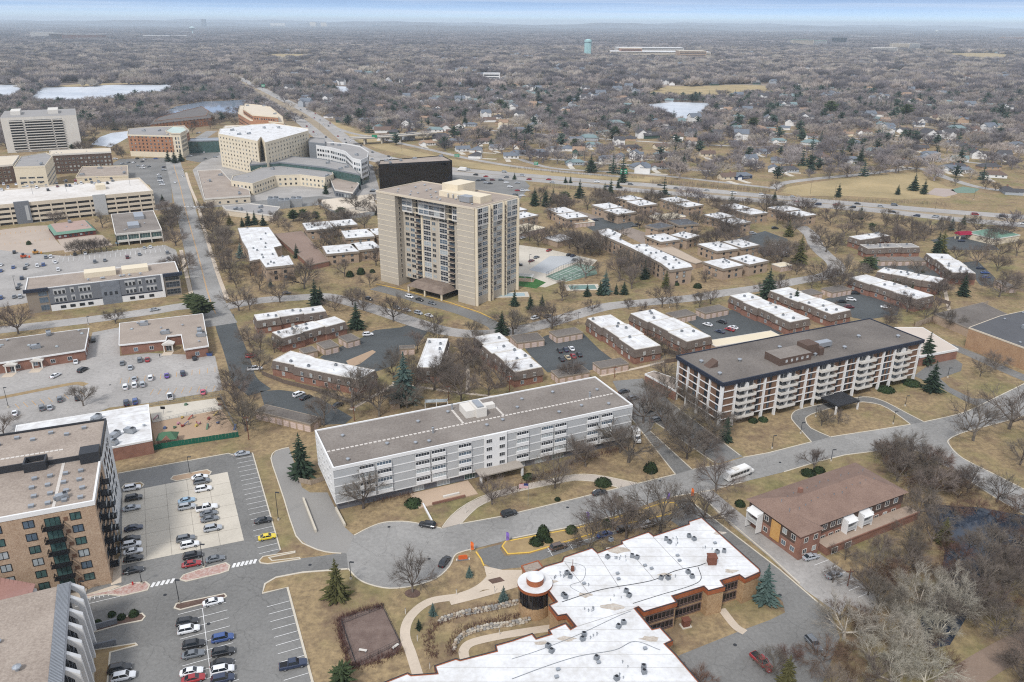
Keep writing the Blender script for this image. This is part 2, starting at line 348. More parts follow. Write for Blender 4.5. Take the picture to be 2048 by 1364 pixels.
# ---- drives round the white flats
sheet('ramp_drive', [(578,895),(552,902),(542,917),(552,950),(569,1001),(592,1072),(619,1093),(651,1104),(693,1107),(708,1071),(688,1053),(672,1019),(655,985),(620,985),(604,975),(588,925)], mat('pavers grey', (150,146,140), a=.08, s1=.1, s2=2), .03)
kerb([(578,895),(552,902),(542,917),(552,950),(569,1001),(592,1072),(619,1093),(651,1104),(683,1107)], smooth=2)
UO = [(883,1057),(902,1032),(935,1007),(985,985),(1060,967),(1110,957),(1150,949),(1190,950),(1230,957),(1276,967)]
UI = [(1238,976),(1195,964),(1150,961),(1110,968),(1050,980),(1000,993),(955,1015),(923,1047)]
sheet('entrance_drive', UO + UI, mat('concrete drive', (190,178,164), a=.08, s1=.1, s2=1), .03); kerb(UO, smooth=2, w=.25); kerb(UI, smooth=2, w=.25)
sheet('side_drive', [(1225,762),(1285,757),(1325,788),(1345,808),(1400,850),(1486,913),(1436,927),(1370,885),(1310,845),(1300,862),(1384,939),(1351,949),(1262,836)], ASPH2, .03)
kerb([(1345,808),(1400,850),(1480,911)]); kerb([(1432,928),(1370,885),(1310,845),(1300,862),(1384,939)]); kerb([(1351,949),(1262,836)])
O2 = [(1623,884),(1600,858),(1583,838),(1586,826),(1598,819),(1631,811),(1691,799),(1726,794),(1748,796),(1773,805),(1811,825),(1848,844)]
I2 = [(1821,849),(1790,826),(1761,810),(1726,804),(1691,809),(1635,824),(1615,833),(1611,840),(1621,856),(1661,874)]
sheet('loop_drive', O2 + I2, ASPH2, .03); kerb(O2, smooth=2); kerb(I2, smooth=2)
sheet('side_court', [(1828,752),(1850,735),(1905,714),(1925,728),(1922,742),(1880,757),(1900,775),(1945,797),(1990,798),(1962,815),(1925,800),(1870,770)], ASPH2, .03)
ribbon('back_lane', [(1895,690),(1950,712),(2000,735),(2070,765)],6, ASPH2, .03)
# ---- lower drive beside the stone home, small car parks
sheet('forecourt', [(955,1100),(1004,1088),(1000,1098),(1010,1112),(1060,1108),(1135,1085),(1190,1075),(1260,1050),(1345,1028),(1358,1015),(1350,1003),(1372,996),(1430,1040),(1560,1140),(1660,1225),(1680,1275),(1640,1380),(1330,1380),(1305,1345),(1360,1310),(1480,1262),(1540,1240),(1570,1225),(1566,1205),(1540,1175),(1500,1150),(1340,1040),(1250,1062),(1140,1100),(1040,1135),(990,1140),(965,1125)], ASPH2, .025)
sheet('side_lane', [(1395,985),(1424,980),(1480,1026),(1560,1090),(1640,1150),(1700,1195),(1680,1230),(1610,1180),(1540,1115),(1450,1040)], ASPHO, .03)
sheet('rear_parking', [(1600,1115),(1640,1108),(1760,1190),(1740,1230),(1680,1200),(1600,1130)], ASPHO, .034, False)
stalls((1641,1108),(1745,1183),-5.0)
kerb([(1372,996),(1430,1040),(1560,1140),(1655,1222)]); kerb([(1395,985),(1450,1036),(1540,1112),(1600,1168)])
mbx = MB()
for k in range(6):
    a = np.array(G(1105,1112)) * (1 - k / 5) + np.array(G(1300,1052)) * k / 5; line(mbx, a, a + (-1.6,5), .14, .07)
line(mbx, G(1095,1104), G(1300,1040), .14, .074); struct(mbx.build('parking_lines', MARKW))
ISL = [(1003,1093),(1010,1083),(1157,1055),(1245,1031),(1330,1004),(1352,1006),(1357,1016),(1345,1028),(1255,1048),(1130,1085),(1060,1106),(1015,1109)]
island(ISL, GRASS, KERBY)
kerb([(952,1104),(962,1118),(968,1132)], KERBY)
# ---- walks by the stone home
ribbon('garden_walk', [(840,1364),(823,1310),(810,1268),(822,1232),(860,1203),(920,1192),(960,1175),(985,1150),(978,1140)],2.3, WALK, .05)
ribbon('garden_walk', [(900,1205),(960,1190),(1030,1170),(1045,1165)],2.0, WALK, .054)
sheet('garden_court', [(968,1132),(1005,1140),(1050,1140),(1070,1150),(1040,1165),(985,1178),(965,1180),(975,1160)], WALK, .046)
ribbon('garden_walk', [(930,1320),(928,1300),(945,1285),(1000,1272),(1060,1262),(1110,1255)],2.2, WALK, .05)
sheet('planting_bed', [(975,1160),(1000,1154),(1010,1162),(985,1168)], MULCH, .06, False)
ribbon('house_path', [(1443,1218),(1470,1252),(1490,1265)],2.0, WALK, .05)
sheet('gravel_bed', [(675,1235),(765,1212),(805,1290),(790,1310),(708,1335),(690,1290)], mat('gravel brown', (134,116,106), c2=(104,86,78), s1=.4, s2=3), .03)
# ---- middle street and avenue
ribbon('curved_street', [(425,619),(512,602),(600,595),(652,593),(700,604),(752,619),(824,643),(887,661),(950,668),(1020,663),(1085,649),(1150,630),(1214,613),(1300,604),(1384,596),(1446,586),(1519,576),(1600,561),(1650,552),(1672,540),(1668,525),(1648,508),(1632,490),(1622,470),(1600,452)],9.5, ASPHO, .04)
_, AVE = ribbon('avenue', [(444,650),(428,620),(416,587),(400,525),(385,470),(372,422),(360,372),(352,345),(347,325),(352,308),(372,292),(400,277),(424,262)],13.5, ASPH, .044)
ribbon('cross_street', [(-60,668),(0,660),(175,640),(300,623),(362,613),(420,610)],10, ASPHO, .04)
ribbon('garage_street', [(-60,455),(0,447),(75,442),(225,424),(350,416),(405,414),(470,408)],9, ASPH, .038)
mbx = MB()
for s in (-.18, .18):
    p = offset(AVE, s); [line(mbx, p[i], p[i + 1], .16, .066) for i in range(6,62)]
struct(mbx.build('centre_lines', MARKY))
mbx = MB()
for k in range(9):
    q = np.array(G(349,414)) * (1 - k / 8) + np.array(G(400,414)) * k / 8; line(mbx, q, q + (0,3), .8, .07)
struct(mbx.build('crosswalk_bars', MARKW))
ribbon('avenue_walk', [(455,600),(433,540),(412,470),(396,412),(380,372),(372,345)],2, WALK, .05)
ribbon('avenue_walk', [(385,600),(372,545),(362,500)],2, WALK, .05)
ribbon('access_drive', [(447,630),(455,660),(468,695),(478,725),(490,760),(520,785)],9, ASPHD, .03)
ribbon('lawn_walk', [(700,820),(760,785),(800,762)],1.5, WALK, .05, False)
ribbon('lawn_walk', [(785,765),(880,780),(960,790),(1010,795)],1.5, WALK, .05, False)
ribbon('lawn_walk', [(935,783),(936,750),(934,722)],1.5, WALK, .054, False)
ribbon('lawn_walk', [(1200,752),(1280,735),(1360,715)],1.5, WALK, .05, False)
ribbon('lawn_walk', [(1885,560),(1892,590),(1898,620)],1.8, WALK, .05, False)
for px in ([(640,715),(652,706),(724,675),(750,660),(800,655),(822,648),(858,660),(845,677),(832,692),(800,708),(790,730),(747,745),(700,735),(660,725)],
           [(520,782),(560,780),(600,785),(640,797),(705,835),(690,848),(640,850),(530,815)],
           [(1045,690),(1095,670),(1160,660),(1200,700),(1230,722),(1200,735),(1165,745),(1095,745),(1060,710)],
           [(1370,640),(1400,628),(1480,618),(1540,650),(1590,662),(1540,672),(1480,685),(1440,690),(1400,660)],
           [(1640,600),(1710,583),(1800,612),(1795,630),(1730,640),(1690,632)],
           [(1750,536),(1760,527),(1860,526),(1885,545),(1878,560),(1800,545)],
           [(1925,525),(1955,522),(1990,555),(1985,575),(1960,570)],
           [(1470,478),(1530,462),(1575,478),(1580,505),(1530,512)],
           [(1150,440),(1250,432),(1275,452),(1200,470)],[(1860,480),(1960,465),(2000,500),(1900,500)]):
    sheet('parking_court', px, ASPHD, .03)
sheet('rock_garden', [(692,722),(745,700),(752,704),(720,728),(700,735)], SAND, .06, False)
sheet('lane', [(1150,420),(1195,432),(1290,465),(1400,530),(1385,540),(1250,470),(1190,446)], mat('lane brown', (150,136,124), a=.08), .026)
# tower forecourt, tennis court and lot
ribbon('tower_drive', [(750,575),(790,585),(850,603),(920,622),(985,648),(1000,662)],8, ASPH2, .036)
kerb([(752,568),(800,578),(900,605),(960,625),(1000,645)], KERBY)
sheet('tower_lot', [(1005,500),(1025,488),(1090,497),(1195,520),(1170,545),(1090,575),(1000,560)], CONC, .03)
sheet('tennis_court', [(1092,553),(1155,527),(1190,533),(1195,548),(1140,562),(1110,560)], GREEN, .05, False)
mbx = MB(); ta, tb, tcx = np.array(G(1103,553)), np.array(G(1158,530)), np.array(G(1186,540))
for s in (0, .2, .5, .8,1): line(mbx, ta + (tcx - tb) * s, tb + (tcx - tb) * s, .2, .07)
for s in (0, .25, .5, .75,1): line(mbx, ta + (tb - ta) * s, ta + (tb - ta) * s + tcx - tb, .2, .074)
struct(mbx.build('court_lines', MARKW))
sheet('sports_pad', [(1058,540),(1100,512),(1155,512),(1170,520),(1120,532),(1095,548)], mat('sports pad', (184,186,186), a=.05), .04, False)
sheet('green_lawn', [(1020,552),(1050,550),(1092,565),(1072,577),(1022,570)], mat('green turf', (64,112,52), c2=(46,90,40), s1=.2, s2=2), .05, False)
# ---- western lots
sheet('clinic_lot', [(-60,800),(-60,765),(0,745),(170,718),(185,665),(238,655),(240,712),(300,706),(430,712),(446,780),(300,806),(220,815),(180,830),(110,845),(40,880),(-60,880)], ASPHO, .03)
ribbon('clinic_verge', [(-60,810),(0,796),(80,780),(150,767),(172,770)],2.6, GRASS, .05, False)
stalls((30,808),(160,783),-5.2, MARKY, ang=.25); stalls((240,768),(430,745),5.2, MARKY); stalls((300,790),(440,782),5, MARKY)
sheet('office_lot', [(-60,505),(0,500),(40,505),(130,512),(330,490),(352,500),(358,520),(352,560),(60,605),(-60,625)], ASPHO, .028)
stalls((105,522),(330,499),5.2, MARKW, both=True); stalls((120,510),(325,490),-5, MARKW)
sheet('diner_lot', [(-60,455),(0,460),(60,452),(110,450),(110,478),(130,500),(60,508),(0,500),(-60,505)], mat('asphalt tan', (184,168,152), a=.08), .026)
sheet('diner_lot', [(110,470),(205,470),(225,490),(130,505)], mat('asphalt tan', (184,168,152)), .024)
stalls((0,470),(90,462),5.2, MARKY); stalls((10,490),(100,480),5.2, MARKY)
sheet('hospital_lot', [(220,330),(240,318),(330,315),(335,335),(342,365),(345,405),(325,412),(308,410),(300,370),(225,350)], ASPH2, .028)
sheet('hospital_road_lot', [(370,300),(400,285),(425,285),(440,310),(400,325),(372,320)], ASPH2, .034)
sheet('playground_sand', [(302,845),(440,815),(478,870),(312,893)], SAND, .03)
sheet('playground_paving', [(298,815),(430,797),(448,818),(305,845)], CONC, .034)
sheet('hospital_yard', [(385,340),(430,300),(640,298),(745,330),(765,400),(560,405),(470,408),(408,404)], ASPHO, .012)
sheet('hospital_court', [(470,405),(640,392),(750,405),(755,430),(690,440),(640,410),(490,425)], ASPH2, .032)
sheet('ramp_deck', [(640,400),(745,388),(757,420),(700,430),(650,415)], mat('deck cream', (216,202,182), a=.06), .036, False)
sheet('tower_back_lot', [(905,345),(1040,352),(1060,372),(1035,405),(1000,395),(900,372)], ASPH2, .03)
# ---- highway
HW_A = [(440,138),(470,152),(512,172),(562,197),(612,222),(652,247),(682,271),(705,288),(745,307),(800,322),(880,335),(960,343),(1056,351),(1200,363),(1309,371),(1478,387),(1618,400),(1756,411),(1881,422),(2070,436)]
HW_B = [(430,144),(462,158),(490,177),(512,189),(562,219),(594,237),(619,256),(642,275),(670,293),(720,312),(790,328),(880,343),(1000,354),(1080,361),(1180,371),(1280,381),(1442,395),(1540,403),(1754,421),(1833,430),(1936,441),(2070,452)]
ribbon('highway', HW_A, 16, ASPHO, .06, n=10); ribbon('highway', HW_B, 16, ASPHO, .062, n=10)
# dry verges and median
ribbon('highway_median', [tuple((np.array(G(*a)) + np.array(G(*b))) / 2) for a, b in zip(HW_A[1:9],[(462,158),(505,185),(555,215),(594,237),(630,263),(655,284),(672,294),(720,312)])],14, mat('median turf', (158,142,118), a=.15, s1=.1, s2=.6), .02, world=True)
ribbon('highway_median', [(880,339),(960,347),(1070,356),(1200,367),(1309,376),(1478,391),(1618,403),(1756,416),(1881,430),(2070,444)],12, mat('median turf', (158,142,118)), .02)
ribbon('highway_verge', [(652,245),(700,262),(760,290),(830,308),(930,328),(1050,342),(1200,353),(1320,360)],24, TURF2, .012)
ribbon('ramp', [(655,250),(702,266),(762,277),(790,284),(862,300),(937,317),(1024,332),(1120,343),(1250,354)],8, ASPHO, .05)
ribbon('frontage_road', [(1545,378),(1568,366),(1636,357),(1711,350),(1786,341),(1831,336),(1866,345),(1900,358),(1961,375),(2060,388)],9, ASPHO, .05)
ribbon('frontage_road', [(1040,318),(1060,325),(1120,338),(1290,348),(1545,376)],7, ASPHO, .04)
for nm, px in (('lane_far', [(985,170),(1000,160),(1015,150)]),('lane_far', [(30,195),(70,165),(95,145),(110,120),(125,105)]),('lane_far', [(590,92),(615,98),(640,106),(665,108)]),('lane_far', [(405,55),(430,62),(455,68)])):
    ribbon(nm, px, 14, ASPHO, .03)
for px in ([(690,170),(900,178),(1100,196)],[(830,252),(1000,262),(1180,276),(1420,290),(1700,300),(1990,330)],[(1100,318),(1260,330),(1420,342)],[(1250,250),(1500,262),(1760,280),(2048,300)],[(1000,215),(1120,225),(1260,240)],[(1560,232),(1800,240),(2060,255)],[(700,140),(900,148),(1100,150),(1240,146)],[(640,205),(720,208),(900,216)],[(1420,168),(1620,172),(1850,178),(2060,186)],[(1440,212),(1640,216),(1900,224),(2060,226)],[(760,118),(1000,124),(1180,130)],[(1300,140),(1500,136),(1800,146)],[(1500,118),(1700,120),(1850,128)]):
    ribbon('residential_street', px, 8, ASPHO, .03)
# ---- water
def water(name, c, rough):
    m = bpy.data.materials.new(name); m.use_nodes = True; t = m.node_tree; b = t.nodes['Principled BSDF']
    b.inputs['Base Color'].default_value = (*L(c),1); b.inputs['Roughness'].default_value = rough; b.inputs['IOR'].default_value = 1.33; b.inputs['Specular IOR Level'].default_value = .8
    g = N(t, 'ShaderNodeNewGeometry'); n = N(t, 'ShaderNodeTexNoise'); n.inputs['Scale'].default_value = .8; n.inputs['Detail'].default_value = 3
    bp = N(t, 'ShaderNodeBump'); bp.inputs['Strength'].default_value = .06; bp.inputs['Distance'].default_value = .1
    t.links.new(g.outputs['Position'], n.inputs[0]); t.links.new(n.outputs['Fac'], bp.inputs['Height']); t.links.new(bp.outputs[0], b.inputs['Normal']); return m
W1 = mat('lake sky sheen', (228,231,234), c2=(186,193,200), s1=.012, s2=.08, rough=.35, fine=.4); W3 = water('narrow water', (150,162,176), .03); W2 = water('pond water', (46,54,66), .03)  # lakes are open water, bright sky reflection painted into the pale base colour
for px in ([(58,202),(75,182),(88,175),(125,174),(170,174),(210,170),(250,170),(320,170),(362,164),(350,174),(330,184),(240,194),(150,203)],
           [(-40,169),(47,170),(30,193),(-40,188)],[(182,289),(200,274),(222,266),(256,262),(256,275),(222,294)],
           [(322,226),(352,213),(405,203),(440,202),(492,199),(500,214),(470,228),(420,232),(400,224),(340,231)],
           [(1270,216),(1300,208),(1346,204),(1416,206),(1420,214),(1407,224),(1376,240),(1350,236),(1330,222)],
           [(662,172),(692,173),(702,184),(684,188)]):
    sheet('lake', px, W3 if px[0][0] == 322 else W1, .03); BLOCK.append(gpoly([(a, b + (.045 * (b - 45) if b > sum(q[1] for q in px) / len(px) else 0)) for a, b in px]))
sheet('pond', [(1848,1008),(1880,1010),(1960,1015),(2070,1035),(2075,1130),(2000,1118),(1960,1190),(1900,1290),(1850,1300),(1840,1240),(1880,1170),(1890,1100),(1866,1055),(1852,1025)], W2, .03, False)
ribbon('dirt_path', [(1890,1385),(1960,1335),(2030,1295),(2110,1255)],6, mat('trodden dirt', (142,122,106), a=.12, s1=.2, s2=1.5), .03)
# ---- fields
for px, m in (([(1560,385),(1575,374),(1640,363),(1711,355),(1800,346),(1842,344),(1862,362),(1910,378),(1900,396),(1800,398),(1700,392),(1600,392)], TURF2),
              ([(1280,196),(1300,184),(1335,172),(1400,172),(1480,169),(1545,172),(1545,192),(1440,191),(1300,197)], TURF2),
              ([(1833,103),(1860,108),(1940,106),(1985,106),(2036,112),(2010,122),(1940,122),(1880,112)], TURF2),
              ([(515,116),(545,108),(620,108),(615,118),(560,122)], TURF2),([(105,172),(160,168),(260,166),(350,160),(360,163),(250,168),(130,174)], TURF2)):
    sheet('field', px, m, .026)
sheet('field_court', [(1900,380),(1925,373),(1960,378),(1948,386),(1915,386)], GREEN, .05); sheet('field_court', [(1340,193),(1460,192),(1475,199),(1350,200)], GREEN, .05)
sheet('play_pad', [(1852,388),(1870,376),(1905,378),(1915,388),(1890,394)], mat('play pad', (176,160,150), a=.06), .05)
# ================================================================== building kit
WHITE = mat('white paint', (236,234,230), a=.04, s1=.2, s2=2); OFFW = mat('off white', (222,216,206), a=.05)
ROOFW = mat('white membrane', (242,242,241), c2=(202,198,193), s1=.2, s2=.45, fine=.45, rough=.7)
GRAVEL = mat('roof gravel brown', (150,141,132), c2=(118,109,101), s1=.10, s2=2.2, fine=.6)
GRAVELT = mat('roof gravel tan', (180,166,152), c2=(146,132,120), s1=.12, s2=2.2, fine=.65)
GRAVELD = mat('roof gravel dark', (132,124,116), c2=(98,91,85), s1=.06, s2=1.6, fine=.5)
ROOFG = mat('roof grey', (158,154,150), a=.1); ROOFD = mat('roof dark', (92,92,94), a=.12)
DARK = mat('dark metal', (52,54,58), a=.1, rough=.5); BLACK = mat('black metal', (32,32,35), a=.1, rough=.5); NAVY = mat('navy fascia', (44,50,64), a=.12, s1=.3, rough=.6)
METAL = mat('galvanised', (176,180,184), a=.08, rough=.4, metal=.5); STEEL = mat('grey steel', (132,136,140), a=.1, rough=.5)
BRICKR = mat('red brick', (160,118,100), c2=(128,92,78), s1=.4, s2=5); BRICKO = mat('orange brick', (186,138,104), c2=(154,108,80), s1=.4, s2=5)
BRICKT = mat('tan brick', (200,175,148), c2=(162,133,108), s1=.5, s2=3.5, fine=.75); BRICKB = mat('brown brick', (138,108,86), c2=(108,82,66), s1=.3, s2=5)
TAN = mat('tan precast', (190,180,164), a=.07, s1=.15, s2=1.5); TANL = mat('tan light', (216,202,180), a=.05); CREAM = mat('cream precast', (228,214,188), a=.05)
TANW = mat('tan siding', (178,156,134), a=.08, s1=.3, s2=3); TANF = mat('tan fascia', (150,138,124), a=.08)
SHING = mat('wood shingle', (128,116,106), c2=(92,80,72), s1=.5, s2=3.5, fine=.7); SHINGR = mat('asphalt shingle brown', (150,125,110), c2=(118,95,83), s1=.3, s2=4, fine=.7)
GREYP = mat('grey panel', (186,186,184), a=.06, s1=.3, s2=3); GREYD = mat('grey panel dark', (120,122,126), a=.06); STONE = mat('lime stone', (196,166,128), c2=(150,118,86), s1=.8, s2=3.5, fine=.7)
COPPER = mat('copper fascia', (176,104,66), c2=(140,78,48), s1=.3, s2=3, rough=.55); RUST = mat('rust metal', (120,76,60), a=.15)
MAROON = mat('maroon brick', (98,80,70), a=.1, s2=4); GREENR = mat('green metal roof', (112,146,126), a=.1, rough=.5)
GL1 = glassm('glass dark', (46,52,60)); GL2 = glassm('glass blue', (92,106,118)); GL3 = glassm('glass curtained', (168,174,174), a=.2); GLM = mat('mirror glass', (74,72,78), a=.2, s1=.3, s2=1, rough=.04, metal=1.0); GLB = glassm('glass black', (26,24,28), rough=.03, a=.5); GLG = glassm('glass green', (70,96,92))
CAMXY = np.array((0.0,0.0))
def rect(A, B, C, h):
    a, b, c = (np.array(G(*q, h)) for q in (A, B, C)); x = (b - a) / np.linalg.norm(b - a); y = np.array((-x[1], x[0])); d = (c - b).dot(y)
    if d < 0: a, b = b, a; x = -x; y = -y; d = -d
    return [tuple(a), tuple(b), tuple(b + y * d), tuple(a + y * d)]
def frame(A, B, C, h):
    p = rect(A, B, C, h); a, b, c = (np.array(q) for q in p[:3])
    return (p[0][0], p[0][1],0.0), math.atan2(b[1] - a[1], b[0] - a[0]), float(np.linalg.norm(b - a)), float(np.linalg.norm(c - b)), p
_wc = {}
def winmesh(w, h, fm, gm, nx=2, ny=1, t=.09, dep=.09, rail=False):
    k = (round(w, 2), round(h, 2), fm.name, gm.name, nx, ny, t, dep)
    if k not in _wc:
        mb = MB()
        for x0, x1, z0, z1 in ((-w / 2, w / 2,0, t),(-w / 2, w / 2, h - t, h),(-w / 2,-w / 2 + t, t, h - t),(w / 2 - t, w / 2, t, h - t)): mb.box(x0,-dep, z0, x1,0, z1,0)
        for i in range(1, nx): x = -w / 2 + w * i / nx; mb.box(x - t * .4,-dep * .8, t, x + t * .4,0, h - t, 0)
        for i in range(1, ny): z = h * i / ny; mb.box(-w / 2 + t, -dep * .8, z - t * .4, w / 2 - t, 0, z + t * .4,0)
        mb.add([(-w / 2 + t, -.035, t),(w / 2 - t, -.035, t),(w / 2 - t, -.035, h - t),(-w / 2 + t, -.035, h - t)],[(0,1,2,3)],1)
        _wc[k] = mb.mesh('window', [fm, gm])
    return _wc[k]
def side(Lx, Dy, s, which, off=0.0):
    """local spot on a facade: which 0 front, 1 right, 2 back, 3 left; s along it seen from outside, left to right"""
    return [((s, -off),0),((Lx + off, s), math.pi / 2),((Lx - s, Dy + off), math.pi),((-off, Dy - s),-math.pi / 2)][which]
def win(root, Lx, Dy, wh, s, z, w, h, fm=None, gm=None, nx=2, ny=1, off=.01, name='window', t=.09, dep=.09):
    (x, y), r = side(Lx, Dy, s, wh, off)
    return obj(name, winmesh(w, h, fm or WHITE, gm or rnd.choice((GL1, GL1, GL2, GL3)), nx, ny, t, dep), root, (x, y, z), r)
_uc = {}
def unit(kind):
    if kind in _uc: return _uc[kind]
    mb = MB()
    if kind == 'vent':
        for k in range(1): mb.tube((0,0,0),(0,0, .5), .25, .25,8,0); mb.tube((0,0, .5),(0,0, .62), .55, .5,8,0); mb.tube((0,0, .62),(0,0, .85), .5,0,8,0)
    elif kind == 'ac':
        mb.box(-.45,-.45, .1, .45, .45, .85,1,1); mb.tube((0,0, .85),(0,0, .93), .38, .36,10,0); mb.add([(.36 * math.cos(i * .628), .36 * math.sin(i * .628), .93) for i in range(10)],[tuple(range(10))],2)
        mb.box(-.5,-.5,0, .5, .5, .1,0)
    elif kind == 'hvac':
        mb.box(-1.6,-.9, .3,1.6, .9,1.6,0); mb.box(-1.7,-.95,0,1.7, .95, .3,1); mb.box(.4,-.7,1.6,1.4, .7,1.85,1,2); mb.box(-2.2,-.5, .4,-1.6, .5,1.2,1)
    elif kind == 'hatch':
        mb.box(-.6,-.5,0, .6, .5, .6,1,0); mb.box(-.66,-.56, .6, .66, .56, .7,0)
    elif kind == 'pipe':
        mb.tube((0,0,0),(0,0, .6), .09, .09,6,0); mb.tube((0,0, .6),(0,0, .72), .16, .12,6,1)
    elif kind == 'skylight':
        mb.box(-.8,-.6,0, .8, .6, .25,1); mb.frus([(-.75,-.55),(.75,-.55),(.75, .55),(-.75, .55)], .25,[(-.4,-.3),(.4,-.3),(.4, .3),(-.4, .3)], .5,0)
    _uc[kind] = mb.mesh('roof_' + kind, [METAL if kind != 'skylight' else GL3, STEEL, BLACK]); return _uc[kind]
UN = {'vent': 'roof_vent', 'ac': 'air_conditioner', 'hvac': 'rooftop_unit', 'hatch': 'roof_hatch', 'pipe': 'vent_pipe', 'skylight': 'skylight'}
def put(root, kind, x, y, z, rz=0, s=1): return obj(UN[kind], unit(kind), root, (x, y, z), rz, s)
def rwalk(poly, r, k):
    """k random points inside polygon, away from its edge"""
    q = inset(poly, 1.2); xs_ = [p[0] for p in q]; ys_ = [p[1] for p in q]; out = []
    for _ in range(400):
        if len(out) >= k: break
        x, y = r.uniform(min(xs_), max(xs_)), r.uniform(min(ys_), max(ys_))
        if inpoly(x, y, q) and all((x - a) ** 2 + (y - b) ** 2 > 6 for a, b in out): out.append((x, y))
    return out
def seams_(poly, h, root, sp=3.1, m=None):
    """welded membrane laps across a white roof"""
    q = [np.array(p, float) for p in poly]; n_ = len(q); i = max(range(n_), key=lambda k: np.linalg.norm(q[(k + 1) % n_] - q[k])); d = q[(i + 1) % n_] - q[i]; d /= np.linalg.norm(d); nr = np.array((-d[1], d[0])); vs_ = [p.dot(nr) for p in q]; mb = MB(); c = min(vs_) + 1.1
    while c < max(vs_):
        xs_ = sorted(float((a + (b - a) * (c - a.dot(nr)) / (b - a).dot(nr)).dot(d)) for a, b in zip(q, q[1:] + q[:1]) if (a.dot(nr) - c) * (b.dot(nr) - c) < 0)
        for u, v in zip(xs_[::2], xs_[1::2]): a, b = d * (u + .3) + nr * c, d * (v - .3) + nr * c; w = nr * .05; mb.add([(*(a - w), h + .015),(*(b - w), h + .015),(*(b + w), h + .015),(*(a + w), h + .015)],[(0,1,2,3)])
        c += sp
    if mb.v: mb.build('roof_seams', m or mat('membrane lap', (196,193,188), a=.06), root)
LAND = []   # named places for labels: (phrase, x, y, radius)
def pbuild(name, look, place, cat, pts, h, wall, roof, fas=None, par=.0, wins=None, units=(), base=None, mans=None, group=None, z0=0.0, doors=0, seed=0, seams=False, panels=None):
    """building from a ground outline (world, ccw). fas=(material,height,overhang); base=(material,height); mans=(material,z_low,inset); wins=[(sill,w,h,spacing,frame,nx)]"""
    r = random.Random(seed * 31 + len(REG)); pts = ccw([tuple(p) for p in pts]); o = pts[0]; loc = [(x - o[0], y - o[1]) for x, y in pts]
    BLOCK.append(pts); root = thing(name, look, place, cat, (o[0], o[1],0),0, group)
    fh, fo = (fas[1], fas[2]) if fas else (0,0)
    mb = MB(); zb = base[1] if base else 0
    if base: mb.prism(inset(loc, -.04), z0, zb, 1,1)
    zt = mans[1] if mans else h - .04
    mb.prism(loc, zb, zt, 0, top=False)
    mb.build('wall', [wall, base[0] if base else wall], root)
    if mans:
        mq = MB(); mq.frus(inset(loc, -.45), mans[1], inset(loc, mans[2]), h, 0, top=False); mq.add([(x, y, mans[1]) for x, y in inset(loc, -.45)][::-1],[tuple(range(len(loc)))]); mq.build('mansard', mans[0], root)
        top = inset(loc, mans[2])
    else: top = loc
    rm = MB(); rp_ = inset(top, -fo + .12) if fas else top; rm.add([(x, y, h) for x, y in rp_],[tuple(range(len(rp_)))]); rm.build('roof', roof, root)
    if fas: f = MB(); f.ring(inset(top, -fo), inset(top, -fo + .3), h - fh, h + .12 + par, 0); f.add([(x, y, h - fh) for x, y in inset(top, -fo)][::-1],[tuple(range(len(loc)))]); f.build('fascia', fas[0], root)
    elif par: f = MB(); f.ring(inset(top, -.05), inset(top, .3), h - .2, h + par, 0); f.build('parapet', wall, root)
    if roof is ROOFW: seams_(top, h, root)
    n_ = len(loc)
    for i in range(n_):
        a, b = np.array(loc[i]), np.array(loc[(i + 1) % n_]); d = b - a; ln = np.linalg.norm(d)
        if ln < 2.5: continue
        d /= ln; nr = np.array((d[1],-d[0])); mid = (a + b) / 2 + np.array(o)
        if nr.dot(CAMXY - mid) <= 0: continue
        th = math.atan2(d[1], d[0])
        for sill, w, hh, sp, fm, nx in (wins or ()):
            k = int((ln - 1.0) // sp)
            for j in range(k):
                s = ln / 2 + (j - (k - 1) / 2) * sp; q = a + d * s + nr * (.02 if not (base and sill < zb) else .06)
                if mans and sill > mans[1]:
                    f_ = (sill - mans[1]) / (h - mans[1]); q = a + d * s + nr * (.45 - (mans[2] + .45) * f_ + .25)
                obj('window', winmesh(w, hh, fm, r.choice((GL1, GL1, GL2, GL3)), nx), root, (q[0], q[1], sill), th)
        if panels:
            k = int(ln // panels[1])
            for j in range(1, k):
                q = a + d * (ln * j / k); pm = _uc.setdefault(('rib', h, panels[0].name), MB().box(-.12,-.1,0, .12, .05, h - fh, 0).mesh('pilaster', panels[0])); obj('pilaster', pm, root, (q[0], q[1],0), th)
        if doors and i in (doors if isinstance(doors, (tuple, list)) else (0,)):
            k = max(1, int(ln // 2.9))
            for j in range(k):
                q = a + d * (ln * (j + .5) / k) + nr * .03
                if ('gd',) not in _uc: _uc[('gd',)] = MB().box(-1.1,-.05,0,1.1, .03,2.1,0).box(-1.1,-.07, .66,1.1,-.05, .7,1).box(-1.1,-.07,1.36,1.1,-.05,1.4,1).mesh('garage_door', [mat('garage door', (214,192,180), a=.05), TANF])
                obj('garage_door', _uc[('gd',)], root, (q[0], q[1],0), th)
    for kind, k in units:
        for x, y in rwalk(top, r, k): put(root, kind, x, y, h, r.choice((0,1.57)) + math.atan2(loc[1][1] - loc[0][1], loc[1][0] - loc[0][0]))
    return root

